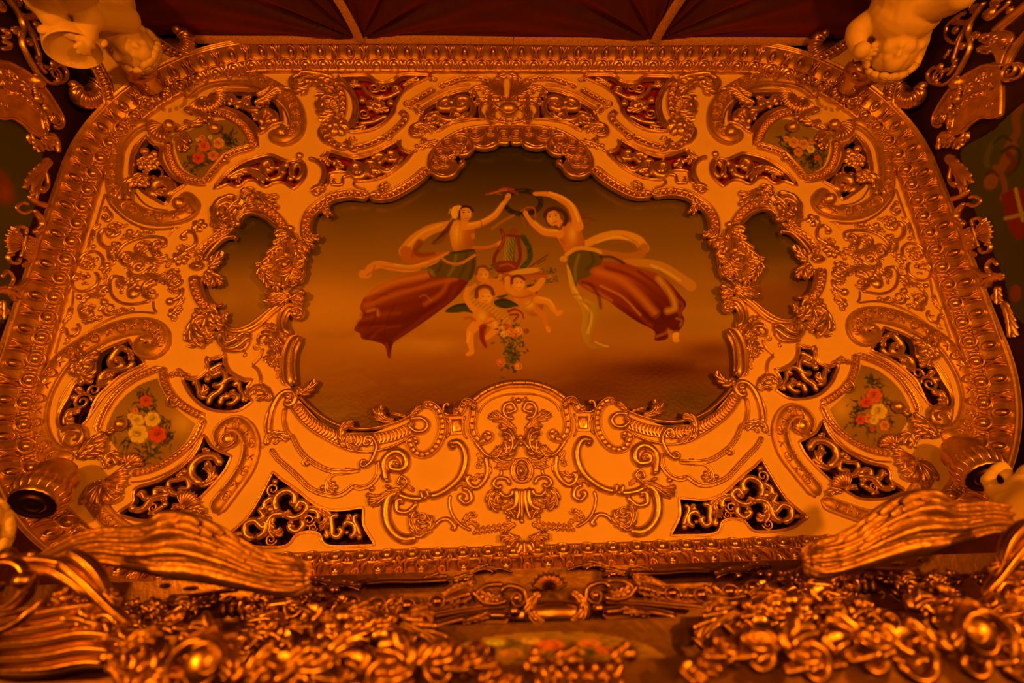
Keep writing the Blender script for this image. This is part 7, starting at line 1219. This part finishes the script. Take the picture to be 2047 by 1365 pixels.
sprig(t, 'H', [('l', [760,1100,800,980,870,860], 60, dict(lobes=3, h=24)), ('l', [900,1100,930,960,1000,860], 60, dict(lobes=3, h=24)), ('l', [1080,860,1160,800,1290,790], 54, dict(lobes=5, h=24)), ('l', [1240,830,1340,820,1380,860], 46, dict(lobes=4, h=22)), ('l', [700,880,820,800,940,780], 50, dict(lobes=5, h=20)), ('l', [1400,1080,1480,980,1560,900,1640,880], 56, dict(lobes=6, h=22)), ('l', [1500,1100,1640,1000,1830,860], 70, dict(lobes=8, h=24)), ('l', [620,960,690,1000,720,1080], 44, dict(lobes=4, h=20)), ('b', [620,920], 18, {}), ('b', [660,980], 16, {}), ('l', [1640,1090,1800,1010,1990,930], 60, dict(lobes=6, h=22)), ('b', [1850,880], 18, {})])

# dense foliage filling the shelves between the larger carvings
for fr_, lab, ys, w0, n0, sd0, xr in ((N2, 'band of small gilded leaves on the shelf behind the shell console, {s} half', (380, 470), 30, 15, 21, (-1350, 480)), (N3, 'band of curling gilded leaves on the shelf beside the flower canvas, {s} half', (500, 640), 46, 14, 22, (-1150, 560)), (N4, 'band of heavy blurred gilded leaves along the lowest shelf, {s} half', (690, 860), 70, 12, 23, (-900, 900))):
    t = near('foliage_band', lab, 'carving', 'foliage bands of the near wall', ('I', [-200, sum(ys) / 2]), fr_); q = random.Random(sd0)
    for i in range(n0):
        x = xr[0] + (xr[1] - xr[0]) * (i + q.uniform(.2, .8)) / n0; y = q.uniform(*ys); a = q.uniform(-2.6, -.5); L_ = w0 * 4.2; x1, y1 = x + L_ * math.cos(a), y + L_ * .45 * math.sin(a); bx_, by_ = -math.sin(a) * L_ * .22, math.cos(a) * L_ * .12
        t.leaf('leaf', 'I', [x, y, (x + x1) / 2 + bx_, (y + y1) / 2 + by_, x1, y1], w0 * q.uniform(1.1, 1.6), w0 * .5, 2, d=q.uniform(0, w0 * .2), tip=.8)
        if i % 2 == 0: swirl(t, 'volute', 'I', [x + w0, y + 10], w0 * .7, w0 * .34, q.choice([-1, 1]), 1.5, d=w0 * .1, h=w0 * .35)

# ================================================================== great feathered wings
WGF = level(2.72)
wg = near('feathered_wing', 'great gilded feathered wing reaching in from the {s} above the near carvings', 'wing', 'great gilded wings of the near wall', ('Y', [370, 1100]), WGF)
up_ = np.array([(60,1120),(110,1090),(160,1064),(210,1052),(262,1052),(305,1044),(340,1024),(368,1020),(400,1032),(440,1052),(490,1086),(540,1106),(582,1112),(604,1120),(614,1138)], float)
lo_ = np.array([(60,1160),(110,1140),(160,1128),(210,1130),(262,1142),(305,1152),(340,1160),(380,1164),(420,1170),(470,1180),(520,1188),(560,1195),(590,1196),(608,1188),(617,1170)], float)
def wpt(s, t): 
    k = np.linspace(0, 1, len(up_)); a = np.stack([np.interp(s, k, up_[:, i]) for i in (0, 1)], -1); b = np.stack([np.interp(s, k, lo_[:, i]) for i in (0, 1)], -1); return a + (b - a) * np.asarray(t)[..., None]
ns, ntt = 60, 17; ss, tt_ = np.meshgrid(np.linspace(0, 1, ns), np.linspace(0, 1, ntt), indexing='ij'); px_ = wpt(ss, tt_); uv = WGF.uv(px_[..., 0].ravel(), px_[..., 1].ravel(), 0.0); dep = (.026 * np.sin(PI * tt_) ** .7 * np.sin(PI * np.clip(ss, .02, 1)) ** .5 + .030 * np.exp(-((ss - .42) / .10) ** 2) * np.exp(-(tt_ / .3) ** 2) + .02 * np.exp(-((ss - .93) / .05) ** 2) * np.exp(-((tt_ - .15) / .25) ** 2) + .007 * np.sin(tt_ * 22 + ss * 3)).ravel()
top = np.column_stack([uv, dep]); bot = np.column_stack([uv, dep * -.4 - .012]); F_ = grid_faces(ns, ntt)
rimi = [i * ntt for i in range(ns)] + [(ns - 1) * ntt + j for j in range(1, ntt)] + [i * ntt + ntt - 1 for i in range(ns - 2, -1, -1)] + [j for j in range(ntt - 2, 0, -1)]; nn_ = len(top)
side_f = [(rimi[i], rimi[(i + 1) % len(rimi)], rimi[(i + 1) % len(rimi)] + nn_, rimi[i] + nn_) for i in range(len(rimi))]
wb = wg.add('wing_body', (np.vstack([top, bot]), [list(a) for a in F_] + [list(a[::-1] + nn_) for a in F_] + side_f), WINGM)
def wing_dep(s, t): return .026 * math.sin(PI * t) ** .7 * math.sin(PI * max(.02, min(1, s))) ** .5 + .03 * math.exp(-((s - .42) / .1) ** 2) * math.exp(-(t / .3) ** 2)
q = random.Random(5)
for row, (s0_, s1_, n_, w_) in enumerate([(.02 + .075 * r_, .02 + .075 * r_ + (.15 if r_ < 10 else .13), 8 if r_ < 10 else 6, 0) for r_ in range(12)]):
    for i in range(n_):
        t0 = (i + .5) / n_ * .94 + .03; t1 = min(.96, max(.04, t0 * .9 + .06)); a = s0_ + q.uniform(-.02, .02); b = s1_ + q.uniform(-.02, .02); st_ = np.linspace(a, b, 4); tp = np.linspace(t0, t1, 4); P4 = wpt(st_, tp); k = mpp('Y', P4.ravel(), WGF); w_ = 1.35 * np.linalg.norm(wpt(np.array([(a + b) / 2]), np.array([0.]))[0] - wpt(np.array([(a + b) / 2]), np.array([1.]))[0]) / n_
        p4 = WGF.uv(P4[:, 0], P4[:, 1], 0.03); dd = np.mean([wing_dep(x, y) for x, y in zip(st_, tp)]) - .003
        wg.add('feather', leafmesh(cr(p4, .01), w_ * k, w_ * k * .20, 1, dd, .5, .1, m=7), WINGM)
